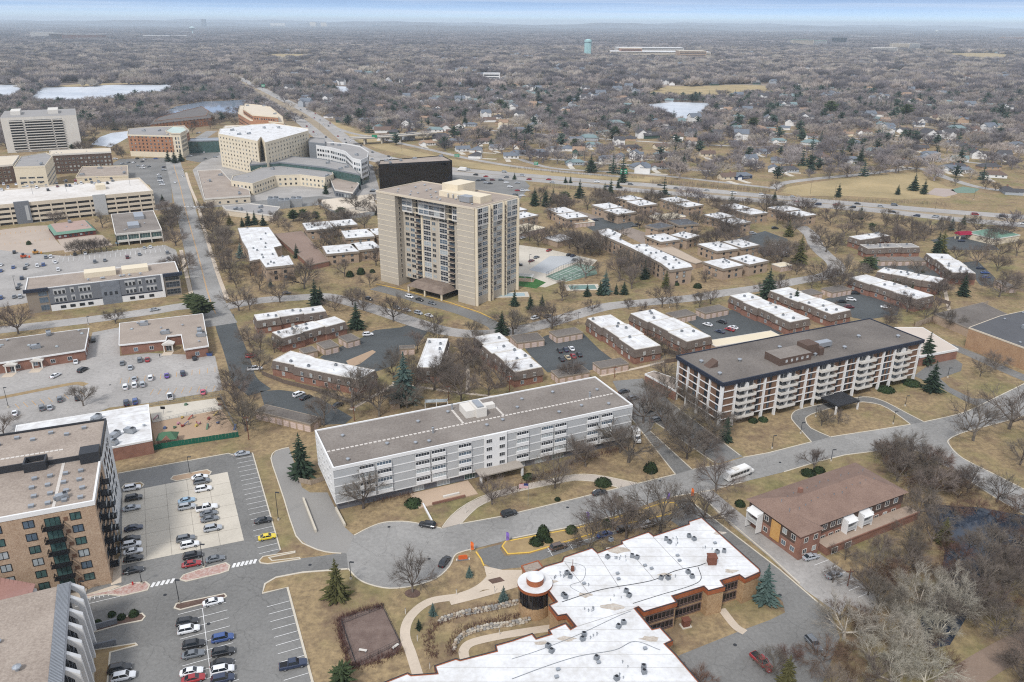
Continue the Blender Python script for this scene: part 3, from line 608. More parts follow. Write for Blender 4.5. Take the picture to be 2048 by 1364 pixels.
# ================================================================== white flats (long slab)
def white_flats():
    H = 14.0; loc, rz, Lx, Dy, P4 = frame((666,937),(1265,810),(1190,754), H); BLOCK.append(P4)
    R = obj('apartment_building', None, None, loc, rz); label(R, 'long white and grey four storey apartment slab with gravel roof facing the street', 'building')
    def S(px):   # facade position under a pixel on the front roof edge
        t = (px - 666) / (1265 - 666); x, y = G(px, 937 + (810 - 937) * t, H); return (x - loc[0]) * math.cos(rz) + (y - loc[1]) * math.sin(rz)
    mb = MB(); mb.box(0,0,2.7, Lx, Dy, H - .3,0); mb.build('wall', GREYP, R)
    MB().box(.6, .8,0, Lx - .6, Dy - .6,2.7,0).build('ground_floor', mat('slate ground floor', (112,112,116), a=.1), R)
    MB().box(.3, .3, H - .3, Lx - .3, Dy - .3, H - .12,0).build('roof', GRAVEL, R)
    MB().ring([(-.1,-.12),(Lx + .1,-.12),(Lx + .1, Dy + .1),(-.1, Dy + .1)],[(.35, .35),(Lx - .35, .35),(Lx - .35, Dy - .35),(.35, Dy - .35)], H - .75, H + .22).build('parapet', WHITE, R)
    MB().box(-.08,-.06,2.45, Lx + .08, Dy + .06,2.75,0, bottom=True).build('floor_band', WHITE, R)
    fl = [2.75 + 2.66 * i for i in range(4)]
    for z in fl[1:]: MB().box(-.07,-.1, z - .14, Lx + .07, .02, z + .14,0, bottom=True).build('floor_band', WHITE, R)
    # white end wall and corner returns
    MB().box(-.06,-.05,2.75, .0, Dy, H - .75,0).build('end_wall', WHITE, R); MB().box(Lx, -.05,2.75, Lx + .06, Dy, H - .75,0).build('end_wall', WHITE, R)
    for s in (2,4.5,9,12,16.5,20):
        for z in fl: win(R, Lx, Dy, 3, s, z + .9,1.3,1.3, WHITE, off=.08); win(R, Lx, Dy, 1, s, z + .9,1.3,1.3, WHITE, off=.08)
    bal = [732,767,844,876,929,1045,1094,1121,1186,1214]
    bm = {}
    for i, px in enumerate(bal):
        s = S(px); w = 4.3 if px < 900 else 4.0
        for j, z in enumerate(fl):
            # shallow balcony: white upstand with strip of windows above
            b = MB().box(-w / 2,-.55, .2, w / 2,0,1.25,0, bottom=True).box(-w / 2,-.6,1.2, w / 2,-.5,1.28,0)
            if w not in bm: bm[w] = b.mesh('balcony', WHITE)
            o = obj('balcony', bm[w], R, (s, -.02, z),0)
            obj('window', winmesh(w, 1.15, WHITE, rnd.choice((GL1, GL1, GL1, GL2, GL3)),5), o, (0,-.22,1.26))
    # slightly proud grey wall strips either side (texture joints)
    x0, x1 = S(968), S(1013)
    MB().box(x0,-.45,2.2, x1,0, H + .25,0, bottom=True).build('centre_bay', WHITE, R)
    for px in (977,1003):
        for z in fl: win(R, Lx, Dy, 0, S(px), z + .95,1.9,1.35, WHITE, GL1,3, off=.46)
    for px, w in ((835,3.5),(886,4),(940,3.5),(1042,3.5),(1085,4),(1120,4)):
        win(R, Lx, Dy, 0, S(px), .25, w, 2.1, WHITE, rnd.choice((GLG, GL3)),4, off=-.78, name='patio_window')
    # roof furniture: paver path, penthouse, fans
    pav = _uc.setdefault('paver', MB().box(-.45,-.35,0, .45, .35, .07,0).mesh('paver', mat('paver', (214,206,196), a=.05))); y0 = Dy * .42
    for i in range(70):
        x = 1 + i * 1.36
        if x < Lx - 1: obj('paver', pav, R, (x, y0 + (.6 if False else 0), H - .12))
    xp = S(968)
    for i in range(9): obj('paver', pav, R, (xp - 2.5, y0 + 1 + i * 1.1, H - .12),1.57); obj('paver', pav, R, (xp + 11, y0 + 1 + i * 1.1, H - .12),1.57)
    MB().box(xp - .5, y0 + 3, H - .12, xp + 3, y0 + 9, H + 2.3,0).box(xp + 2.6, y0 + 2, H - .12, xp + 6, y0 + 8.5, H + 2.9,0).build('penthouse', OFFW, R)
    MB().box(xp + 6.3, y0 + 6, H - .1, xp + 10.5, y0 + 8.2, H + 1.4,0).build('rooftop_unit', OFFW, R)
    MB().box(xp + 3.2, y0 + 2.6, H + 2.9, xp + 5.2, y0 + 7.6, H + 3.4,0,0).build('rooftop_unit', METAL, R)
    for fx, fy in ((.05, .12),(.07, .72),(.18, .3),(.26, .18),(.31, .7),(.50, .25),(.56, .3),(.68, .75),(.75, .2),(.80, .78),(.84, .25),(.93, .15),(.95, .6),(.42, .8),(.30, .15),(.64, .55)): put(R, 'vent', Lx * fx, Dy * fy, H - .12,0,1.1)
    for fx, fy in ((.33, .35),(.9, .45),(.44, .86)): obj('roof_stack', _uc.setdefault('stack', MB().tube((0,0,0),(0,0,1.9), .3, .3,8).tube((0,0,1.9),(0,0,2.1), .42, .3,8).mesh('roof_stack', METAL)), R, (Lx * fx, Dy * fy, H - .12))
    # entrance canopy and patio
    MB().box(x0 - 3,-4.2,3.0, x1 + 4, .2,3.4,0, bottom=True).build('canopy', mat('canopy tan', (172,162,150), a=.08), R)
    for x in (x0 - 2.6, x1 + 3.6): MB().box(x - .3,-4.0,0, x + .3,-3.4,3.0).build('column', WHITE, R)
    xa = S(830)
    MB().box(xa - 2,-8,0, xa + 16,-.1, .35,0).build('patio', mat('patio pavers', (196,172,148), a=.06), R)
    MB().box(xa + 6,-6.2, .35, xa + 11,-5.6, .9,0).box(xa + 2,-8.2, .35, xa + 12,-7.8,1.0,1).build('patio_wall', [OFFW, BRICKR], R)
    LAND.append(('the white slab', *((np.array(P4[0]) + P4[2]) / 2),50))
white_flats()
# ================================================================== brick and white flats on pillars
def brick_flats():
    H = 17.2; loc, rz, Lx, Dy, P4 = frame((1446,765),(1845,679),(1743,637), H); BLOCK.append(P4)
    R = obj('apartment_building', None, None, loc, rz); label(R, 'five storey brown brick apartment block with white pillars and balconies on stilts', 'building')
    def S(px):
        t = (px - 1446) / (1845 - 1446); x, y = G(px, 765 + (679 - 765) * t, H); return (x - loc[0]) * math.cos(rz) + (y - loc[1]) * math.sin(rz)
    zb = 2.9; fh = (H - 1.3 - zb) / 5; fl = [zb + fh * i for i in range(5)]
    MB().box(.4, .5, zb, Lx - .4, Dy - .5, H - 1.2,0, bottom=True).build('wall', BRICKB, R)
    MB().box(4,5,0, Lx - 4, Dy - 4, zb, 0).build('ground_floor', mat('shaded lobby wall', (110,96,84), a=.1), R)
    MB().box(-.5,-.6, H - 1.3, Lx + .5, Dy + .6, H - .25,0, bottom=True).build('fascia', NAVY, R)
    MB().ring([(-.55,-.65),(Lx + .55,-.65),(Lx + .55, Dy + .65),(-.55, Dy + .65)],[(-.1,-.2),(Lx + .1,-.2),(Lx + .1, Dy + .2),(-.1, Dy + .2)], H - .9, H + .12).build('parapet', NAVY, R)
    MB().box(-.1,-.2, H - .3, Lx + .1, Dy + .2, H - .18,0).build('roof', GRAVELD, R)
    for i in range(5): MB().box(.15, .2, fl[i] - .14, Lx - .15, Dy - .2, fl[i] + .12,0, bottom=True).build('floor_slab', WHITE, R)
    pm = MB().box(-.28,-.55,0, .28, .45, H - 1.25,0).mesh('pillar', WHITE)
    for px in (1447,1474,1533,1560,1617,1639,1696,1719,1771,1793,1843): obj('pillar', pm, R, (min(max(S(px), .35), Lx - .35), .3,0))
    for k in range(5): obj('pillar', pm, R, (.3, .5 + (Dy - 1.0) * k / 4,0),-math.pi / 2)
    for k in range(5): obj('pillar', pm, R, (Lx - .3, .5 + (Dy - 1.0) * k / 4,0), math.pi / 2)
    for a, b, wcol in ((1474,1511,1521),(1560,1595,1606),(1639,1673,1684),(1719,1751,1761),(1793,1821, None)):
        x0, x1 = S(a) + .4, S(b)
        for z in fl:
            o = MB().box(x0,-1.5, z - .12, x1, .6, z + .14,0, bottom=True).box(x0,-1.55, z + .1, x1,-1.45, z + .85,0).box(x0,-1.5, z + .1, x0 + .08, .4, z + 1.05,0).box(x1 - .08,-1.5, z + .1, x1, .4, z + 1.05,0).build('balcony', OFFW, R)
            obj('balcony_door', winmesh(x1 - x0 - .4,2.2, WHITE, rnd.choice((GL1, GL1, GL2)),4), o, ((x0 + x1) / 2, .48, z + .16))
            MB().box((x0 + x1) / 2 - .06,-1.4, z + .14,(x0 + x1) / 2 + .06, .45, z + fh - .2,0).build('divider', WHITE, o)
            if wcol: win(R, Lx, Dy, 0, S(wcol), z + .35,1.0,1.9, BLACK, GL1,1,2, off=-.48)
    for px in (1546,1628,1703,1712,1778,1786,1524):
        for z in fl: win(R, Lx, Dy, 0, S(px), z + .35,1.0,1.9, BLACK, rnd.choice((GL1, GL1, GL2)),1,2, off=-.48)
    for k in range(4):
        for z in fl: win(R, Lx, Dy, 3, Dy * (k + .62) / 4, z + .4,1.5,1.8, BLACK, rnd.choice((GL1, GL1, GL2)),2,1, off=-.38)
    # roof penthouse and plant
    def RL(px, py): x, y = G(px, py, H + 1.2); dx, dy = x - loc[0], y - loc[1]; return dx * math.cos(rz) + dy * math.sin(rz),-dx * math.sin(rz) + dy * math.cos(rz)
    x, y = RL(1585,710); ph = MB().box(x - 9, y - 3.5, H - .2, x + 5.5, y + 4.2, H + 2.6,1,0).box(x + 5.5, y - 1, H - .2, x + 11, y + 4, H + 4.2,1,1).box(x + 11, y - 2, H - .2, x + 13, y + 1, H + 2.6,1,1).build('penthouse', [GRAVEL, MAROON], R)
    for k in range(5): obj('window', winmesh(.8, .9, WHITE, GL3,1), ph, (x - 6 + k * 2.4, y - 3.52, H + .8))
    MB().box(x + 15, y + 2.5, H + .4, x + 21.5, y + 5.2, H + 2.1,0).box(x + 15.2, y + 2.6, H - .2, x + 15.6, y + 5, H + .4).box(x + 21, y + 2.6, H - .2, x + 21.3, y + 5, H + .4).build('chiller', METAL, R)
    x, y = RL(1420,725); MB().add([(x - 1.5, y - 1.6, H - .2),(x + 2.2, y - 1.6, H - .2),(x + 2.2, y + 1.6, H - .2),(x - 1.5, y + 1.6, H - .2),(x + 2.2, y - 1.6, H + 2),(x + 2.2, y + 1.6, H + 2)],[(0,1,4),(1,2,5,4),(2,3,5),(0,4,5,3)]).build('stair_hatch', MAROON, R)
    for px, py in ((1403,718),(1440,742),(1480,715),(1718,668),(1797,668),(1631,704),(1560,690),(1690,690)): x, y = RL(px, py); put(R, 'vent', x, y, H - .18,0,1.5)
    # entrance canopy
    x = S(1668); MB().box(x - 5,-9.5,3.2, x + 5.5,-1,3.7,0, bottom=True).build('canopy', DARK, R)
    for cx_ in (x - 5, x + 5.5): MB().box(cx_ - .25,-9.2,0, cx_ + .25,-8.7,3.2).build('column', WHITE, R)
    LAND.append(('the pillared brick block', *((np.array(P4[0]) + P4[2]) / 2),50))
brick_flats()
pbuild('parking_deck', 'low tan parking deck with white fence rail', 'beside the pillared brick block', 'building', gpoly([(1308,742),(1360,760),(1352,782),(1290,748)],4),4, BRICKR, GRAVELT, (WHITE, .5, .1))
pbuild('service_wing', 'low flat service wing with white roof edge', 'behind the pillared brick block', 'building', gpoly([(1840,712),(1916,698),(1845,655),(1790,655)],4.5),4.5, BRICKR, mat('roof pale tan', (206,192,178), a=.06),(WHITE, .8, .2), doors=0)
# ================================================================== tower
def tower():
    H = 48.1; loc, rz, Lx, Dy, P4 = frame((752,381),(948,416),(1024,391), H); BLOCK.append(P4)
    R = obj('tower_block', None, None, loc, rz); label(R, 'tall tan apartment tower of about sixteen storeys with glazed top floors', 'building')
    def S(px):
        t = (px - 752) / (948 - 752); x, y = G(px, 381 + (416 - 381) * t, H); return (x - loc[0]) * math.cos(rz) + (y - loc[1]) * math.sin(rz)
    x0, x1 = S(789), S(913); rec = 5.5; nf = 16; zb = 3.6; fh = (H - .8 - zb) / nf; fl = [zb + fh * i for i in range(nf)]
    MB().box(0,0,0, x0, Dy, H - .5,0).build('wall', TAN, R, ); MB().box(x1,0,0, Lx, Dy, H - .5,0).build('wall', TAN, R)
    MB().box(x0, rec, zb, x1, Dy, H - .5,0, bottom=True).build('wall', TAN, R); MB().box(x0 + .1, rec + 3,0, x1 - .1, Dy - .2, zb, 0).build('lobby', GL1, R)
    MB().box(.3, .3, H - .5, Lx - .3, Dy - .3, H - .35,0).build('roof', GRAVELT, R)
    MB().ring([(-.15,-.15),(Lx + .15,-.15),(Lx + .15, Dy + .15),(-.15, Dy + .15)],[(.3, .3),(Lx - .3, .3),(Lx - .3, Dy - .3),(.3, Dy - .3)], H - .9, H + .1).build('parapet', TANL, R)
    bx = MB().box(-.06,-.07,-.13, x0 + .04, .02, .13,0, bottom=True).mesh('floor_band', CREAM); bx2 = MB().box(-.04,-.07,-.13, Lx - x1 + .06, .02, .13,0, bottom=True).mesh('floor_band', CREAM)
    bl = MB().box(-.07,0,-.13, .02, Dy, .13,0, bottom=True).mesh('floor_band', CREAM)
    for z in fl: obj('floor_band', bx, R, (0,0, z)); obj('floor_band', bx2, R, (x1,0, z)); obj('floor_band', bl, R, (0,0, z))
    m = x1 - x0
    # middle facade: bays as fractions of its width: window pair, balcony stack, window ...
    cols = [('w', .03, .10),('w', .115, .19),('b', .215, .295),('p', .305, .33),('v', .335, .46),('w', .48, .54),('v', .60, .73),('b', .755, .845),('w', .875, .945)]
    for kd, a, b in cols:
        xa, xb = x0 + m * a, x0 + m * b; w = xb - xa
        if kd == 'p': MB().box(xa, rec - .35, zb, xb, rec, H - 9.4,0).build('pier', CREAM, R); continue
        if kd == 'v':
            for x in (xa - .25, xb): MB().box(x, rec - .18, zb, x + .25, rec, H - 9.4,0).build('pier', CREAM, R)
        for i, z in enumerate(fl[:nf - 3]):
            if kd == 'b':
                o = MB().box(xa, rec - 1.25, z - .1, xb, rec, z + .1,0, bottom=True).box(xa, rec - 1.25, z + .1, xb, rec - 1.18, z + 1.05,1).build('balcony', [CREAM, mat('rail bronze', (112,98,88))], R)
                obj('balcony_door', winmesh(w * .9,2.1, DARK, rnd.choice((GL1, GL1, GL2)),2), o, ((xa + xb) / 2, rec - .01, z + .12))
            else: obj('window', winmesh(w * .96,1.75 if kd == 'w' else 2.2, WHITE if kd == 'v' else TANL, rnd.choice((GL1, GL1, GL1, GL2, GL3)),2 if kd == 'w' else 3,1 if kd == 'w' else 2), R, ((xa + xb) / 2, rec - .01, z + (.55 if kd == 'w' else .3)))
    # glazed top three floors, proud
    for a, b in ((.03, .20),(.31, .735),(.86, .985)):
        xa, xb = x0 + m * a, x0 + m * b
        MB().box(xa, rec - 1.9, fl[nf - 3] - .3, xb, rec, H - .6,0, bottom=True).build('sky_bay', OFFW, R)
        k = max(1, round((xb - xa) / 3.6))
        for i in range(k):
            for z in fl[nf - 3:]: obj('window', winmesh((xb - xa) / k - .15,2.1, WHITE, rnd.choice((GL1, GL2, GL1, GL3)),4,2), R, (xa + (xb - xa) * (i + .5) / k, rec - 1.92, z + .5))
    for a, b in ((.215, .30),(.75, .85)):
        for z in fl[nf - 3:]:
            o = MB().box(x0 + m * a, rec - 1.9, z - .1, x0 + m * b, rec, z + .1,0, bottom=True).build('balcony', CREAM, R); obj('balcony_door', winmesh(m * .07,2.1, DARK, GL1,2), o, (x0 + m * (a + b) / 2, rec - .01, z + .12))
    for a in (.20, .305, .735, .855): MB().box(x0 + m * a - .2, rec - 2.0, fl[nf - 3] - .3, x0 + m * a + .2, rec, H - .5,0, bottom=True).build('pier', OFFW, R)
    for z in fl[:nf]: obj('window', winmesh(1.3,1.6, TANL, GL1,1,2), R, (x0 + .02, rec * .5, z + .5), math.pi / 2)
    # right facade on white fins
    D = Dy
    for f in (0.02, .30, .36, .62, .68, .97): MB().box(Lx, D * f - .25,0, Lx + 1.5, D * f + .25, H - .4,0).build('fin', CREAM, R)
    for a, b, kd in ((.03, .16, 'w'),(.17, .29, 'w'),(.31, .36, 'b'),(.37, .49, 'w'),(.50, .61, 'w'),(.625, .675, 'b'),(.69, .82, 'w'),(.83, .96, 'w')):
        for i, z in enumerate(fl):
            if i == 0 and False: continue
            if kd == 'b':
                MB().box(Lx, D * a, z - .1, Lx + 1.4, D * b, z + .1,0, bottom=True).box(Lx + 1.3, D * a, z + .1, Lx + 1.4, D * b, z + 1.0,1).build('balcony', [CREAM, mat('rail bronze', (112,98,88))], R)
            else:
                top = i >= nf - 3
                obj('window', winmesh(D * (b - a) * .95,2.1 if top else 1.9, WHITE, rnd.choice((GL1, GL1, GL2, GL3)),3,2), R, (Lx + .02 + (.5 if top else 0), D * (a + b) / 2, z + .6), math.pi / 2)
    for a, b in ((.02, .30),(.36, .62),(.68, .98)): MB().box(Lx, D * a, fl[nf - 3] - .3, Lx + .5, D * b, H - .6,0, bottom=True).build('sky_bay', OFFW, R)
    # shaded return walls inside the recess carry a window column
    # roof plant
    ph = MB().box(Lx * .50, Dy * .35, H - .4, Lx * .86, Dy * .62, H + 2.2,0).box(Lx * .46, Dy * .5, H - .4, Lx * .62, Dy * .9, H + 5,0).box(Lx * .85, Dy * .3, H - .4, Lx * .93, Dy * .55, H + 2.8,0).build('penthouse', CREAM, R)
    MB().box(Lx * .76, Dy * .22, H - .1, Lx * .86, Dy * .36, H + 2.6,0).build('cooling_tower', METAL, R)
    for k in range(14): put(R, 'vent', Lx * rnd.uniform(.08, .95), Dy * rnd.uniform(.1, .3), H - .35)
    for k in range(6): put(R, 'vent', Lx * rnd.uniform(.08, .42), Dy * rnd.uniform(.35, .8), H - .35,0,1.3)
    for k in range(4): obj('roof_stack', _uc['stack'], R, (Lx * (.60 + .05 * k), Dy * .33, H - .35))
    # entrance canopy: brown shingled hood
    ca, cb = x0 + m * .30, x0 + m * .80
    MB().frus([(ca - 2,-5),(cb + 2,-5),(cb + 2, rec),(ca - 2, rec)],3.4,[(ca + 1,-1),(cb - 1,-1),(cb - 1, rec),(ca + 1, rec)],5.8,0).build('canopy', mat('canopy shingle', (146,130,116), c2=(116,100,90), s1=.4, s2=3), R)
    for x in (ca - 1, cb + 1,(ca + cb) / 2): MB().box(x - .4,-4.6,0, x + .4,-3.8,3.4).build('column', CREAM, R)
    LAND.append(('the tall tan tower', *((np.array(P4[0]) + P4[2]) / 2),45))
tower()
# ================================================================== brick flats, near left
def left_flats():
    H = 23.4; b, c = np.array(G(188,1003, H)), np.array(G(212,846, H)); y = (c - b) / np.linalg.norm(c - b); Dy = float(np.linalg.norm(c - b)); x = np.array((y[1],-y[0])); Lx = 46.0
    a = b - x * Lx; rz = math.atan2(x[1], x[0]); P4 = [tuple(a), tuple(b), tuple(c), tuple(a + y * Dy)]; BLOCK.append(P4)
    R = obj('apartment_building', None, None, (*a, 0), rz); label(R, 'six storey tan brick and white apartment building with black balconies beside the car park', 'building')
    ys = Dy * .52
    MB().box(0,0,0, Lx, ys, H - .6,0).build('brick_wall', BRICKT, R); MB().box(0, ys, 0, Lx + .25, Dy, H + .9,0).build('panel_wall', mat('white panel', (226,226,224), a=.03), R)
    MB().box(.4, .4, H - .6, Lx - .4, Dy - .3, H - .5 + .02,0).build('roof_deck', GRAVELT, R)
    MB().box(.45, ys, H - .5, Lx - .45, Dy - .45, H + .96,0).build('roof', GRAVELT, R) if False else None
    MB().ring([(-.1,-.12),(Lx + .12,-.12),(Lx + .12, ys),(-.1, ys)],[(.35, .4),(Lx - .35, .4),(Lx - .35, ys),(.35, ys)], H - .9, H + .25).build('parapet', WHITE, R)
    MB().box(.3, .42, H + .0, Lx - .36, ys + .02, H + .06,0).build('roof', GRAVELT, R)
    MB().box(.4, ys + .03, H + .9, Lx - .2, Dy - .4, H + .97,0).build('roof', GRAVELT, R)
    MB().ring([(-.05, ys - .05),(Lx + .3, ys - .05),(Lx + .3, Dy + .05),(-.05, Dy + .05)],[(.35, ys + .2),(Lx - .1, ys + .2),(Lx - .1, Dy - .35),(.35, Dy - .35)], H + .2, H + 1.5).build('parapet', DARK, R)
    fh = 3.45; fl = [1.6 + fh * i for i in range(6)]
    for i, z in enumerate(fl):
        for s in (Lx - 4.4, Lx - 14.0, Lx - 20.5, Lx - 26.5, Lx - 33.5, Lx - 40):
            win(R, Lx, Dy, 0, s, z + .7,2.3,2.0, BLACK, rnd.choice((GLG, GL2, GL3)),2,1, t=.13)
        xb_ = Lx - 9.2
        o = MB().box(xb_ - 2.2,-1.7, z - .1, xb_ + 2.2,0, z + .08,0, bottom=True).build('balcony', BLACK, R)
        rl = MB()
        for k in range(19): xx = xb_ - 2.15 + k * .239; rl.box(xx - .02,-1.68, z + .08, xx + .02,-1.64, z + 1.05)
        rl.box(xb_ - 2.2,-1.72, z + 1.05, xb_ + 2.2,-1.6, z + 1.12).box(xb_ - 2.2,-1.68, z + .5, xb_ - 2.15,0, z + 1.1).box(xb_ + 2.15,-1.68, z + .5, xb_ + 2.2,0, z + 1.1).build('railing', BLACK, o)
        obj('balcony_door', winmesh(3.2,2.3, BLACK, GLG, 3), o, (xb_, -.02, z + .1))
        MB().box(Lx - 6.9,-.08, z + .9, Lx - 6.0, .02, z + 1.9).build('vent_grille', mat('grille brown', (124,92,72)), R)
        for s in (3,8.5,14): win(R, Lx, Dy, 1, s, z + .7,2.0,2.0, BLACK, rnd.choice((GL1, GL2)),2, t=.13)
        for s in (5.7,11.5,17):
            if s > ys - 1: continue
            o = MB().box(Lx + .02, s - 1.4, z - .1, Lx + 1.7, s + 1.4, z + .08,0, bottom=True).box(Lx + 1.62, s - 1.4, z + .08, Lx + 1.7, s + 1.4, z + 1.05,1).build('balcony', [BLACK, GL2], R)
            obj('balcony_door', winmesh(2.3,2.2, BLACK, GL1,2), o, (Lx + .03, s, z + .1), math.pi / 2)
        if i:
            for s in (ys + 2.4, ys + 6.0, ys + 10.4, ys + 14):
                if s < Dy - 1: win(R, Lx + .25, Dy, 1, s, z + .8,1.7,2.0, BLACK, rnd.choice((GL1, GL2)),1,2, t=.12)
    # roof furniture
    pav = _uc['paver']
    for i in range(26): obj('paver', pav, R, (Lx - 8.5,1.2 + i * .85, H + .06),1.57)
    for i in range(14): obj('paver', pav, R, (Lx - 9.5 - i * 1.1, ys + 6 + 0, H + .97))
    MB().box(Lx - 4.4, ys - 2.5, H, Lx + .1, ys + 1.8, H + 3.0,0).build('stair_head', DARK, R)
    MB().ring([(Lx - 17, ys - 2),(Lx - 12, ys - 2),(Lx - 12, ys + 2),(Lx - 17, ys + 2)],[(Lx - 16.6, ys - 1.6),(Lx - 12.4, ys - 1.6),(Lx - 12.4, ys + 1.6),(Lx - 16.6, ys + 1.6)], H, H + 2.5).build('screen_wall', DARK, R)
    MB().box(Lx - 30, ys - .3, H, Lx - 17.1, ys, H + 2).build('roof_wall', DARK, R)
    for k in range(16):
        px_, py_ = Lx - 3 - (k % 4) * 3.4 - (k // 8) * 1.0,2.6 + (k // 4) * 4.4; put(R, 'hatch', px_, py_, H + (.06 if py_ < ys else .97),0, .9)
    for k in range(6): put(R, 'hatch', Lx - 5 - k * 4, Dy - 3.5 - (k % 2) * 2.5, H + .97,0, .9)
    put(R, 'hvac', Lx - 7,4, H + .06, .3, .8)
    # pair of red doors bay and ground planters
    MB().box(Lx - 13,-3.4,0, Lx - 5.5,-.05, .25).build('entrance_patio', WALK, R)
    LAND.append(('the tan brick apartments', *((np.array(P4[1]) + P4[2]) / 2),30))
    return P4
LP4 = left_flats()
def corner_office():
    H = 14.0; b, c = np.array(G(126,1372, H)), np.array(G(141,1163, H)); y = (c - b) / np.linalg.norm(c - b); Dy = float(np.linalg.norm(c - b)); x = np.array((y[1],-y[0])); Lx = 34.0
    a = b - x * Lx; rz = math.atan2(x[1], x[0]); P4 = [tuple(a), tuple(b), tuple(c), tuple(a + y * Dy)]; BLOCK.append(P4)
    R = obj('office_building', None, None, (*a, 0), rz); label(R, 'dark glazed building with white angled fins and gravel roof in the lower left corner', 'building')
    MB().box(0,0,0, Lx - .8, Dy, H - .4,0).build('wall', GREYD, R); MB().box(.3, .3, H - .4, Lx - 2.6, Dy - .3, H - .2,0).build('roof', GRAVELT, R)
    MB().box(Lx - 2.6,-.1, H - .5, Lx + .1, Dy + .1, H - .05,0).build('roof_edge', GREYD, R)
    slat = MB().box(-1.15,-.07,0,1.15, .07, .14).mesh('slat', METAL)
    for k in range(int(Dy / .42)): obj('slat', slat, R, (Lx - 1.35, .2 + k * .42, H - .05))
    fin = MB().add([(0,-.5, H),(2.6,-.5, H - 2.2),(3.1,-.5,0),(2.2,-.5,0),(1.5,-.5, H - 3),(0,-.5, H - 1.2),(0, .5, H),(2.6, .5, H - 2.2),(3.1, .5,0),(2.2, .5,0),(1.5, .5, H - 3),(0, .5, H - 1.2)],[(0,1,2,3,4,5),(11,10,9,8,7,6),(0,6,7,1),(1,7,8,2),(3,9,10,4),(4,10,11,5)]).mesh('fin', WHITE)
    for k in range(8): obj('fin', fin, R, (Lx - .3, .6 + k * (Dy - 1) / 7,0))
    for k in range(7):
        for z in (.8,5.2,9.2): obj('window', winmesh((Dy - 1) / 7 - 1.4,3.3, BLACK, GL1,3,2), R, (Lx - .78, .6 + (k + .5) * (Dy - 1) / 7, z), math.pi / 2)
    put(R, 'vent', Lx - 12, Dy * .55, H - .2); put(R, 'vent', Lx - 8, Dy * .25, H - .2,0,1.6); put(R, 'vent', Lx - 15, Dy * .8, H - .2)
    # red standing-seam porch roof between the two buildings
    q = [G(-40,1152,9), G(72,1172,9), G(60,1192,9), G(-40,1205,9)]
    rr = MB(); z_ = (9.6,9.6,8.4,8.4); rr.add([(*p, z) for p, z in zip(q, z_)],[(3,2,1,0),(0,1,2,3)]); cx_ = sum(p[0] for p in q) / 4; cy_ = sum(p[1] for p in q) / 4
    rt = MB().prism(ccw(q),0,8.3,0).build('porch_building', WHITE); o = rr.build('roof', mat('red metal roof', (160,122,112), a=.1, rough=.4), rt)
    sm = MB()
    for k in range(14):
        f = k / 13; p0 = np.array(q[0]) * (1 - f) + np.array(q[1]) * f; p1 = np.array(q[3]) * (1 - f) + np.array(q[2]) * f; sm.tube((*p0,9.64),(*p1,8.44), .06, .06,4)
    sm.build('roof_seam', mat('red metal roof', (160,122,112)), o)
    label(rt, 'low white annex with ribbed red metal roof beside the tan brick apartments', 'building')
corner_office()
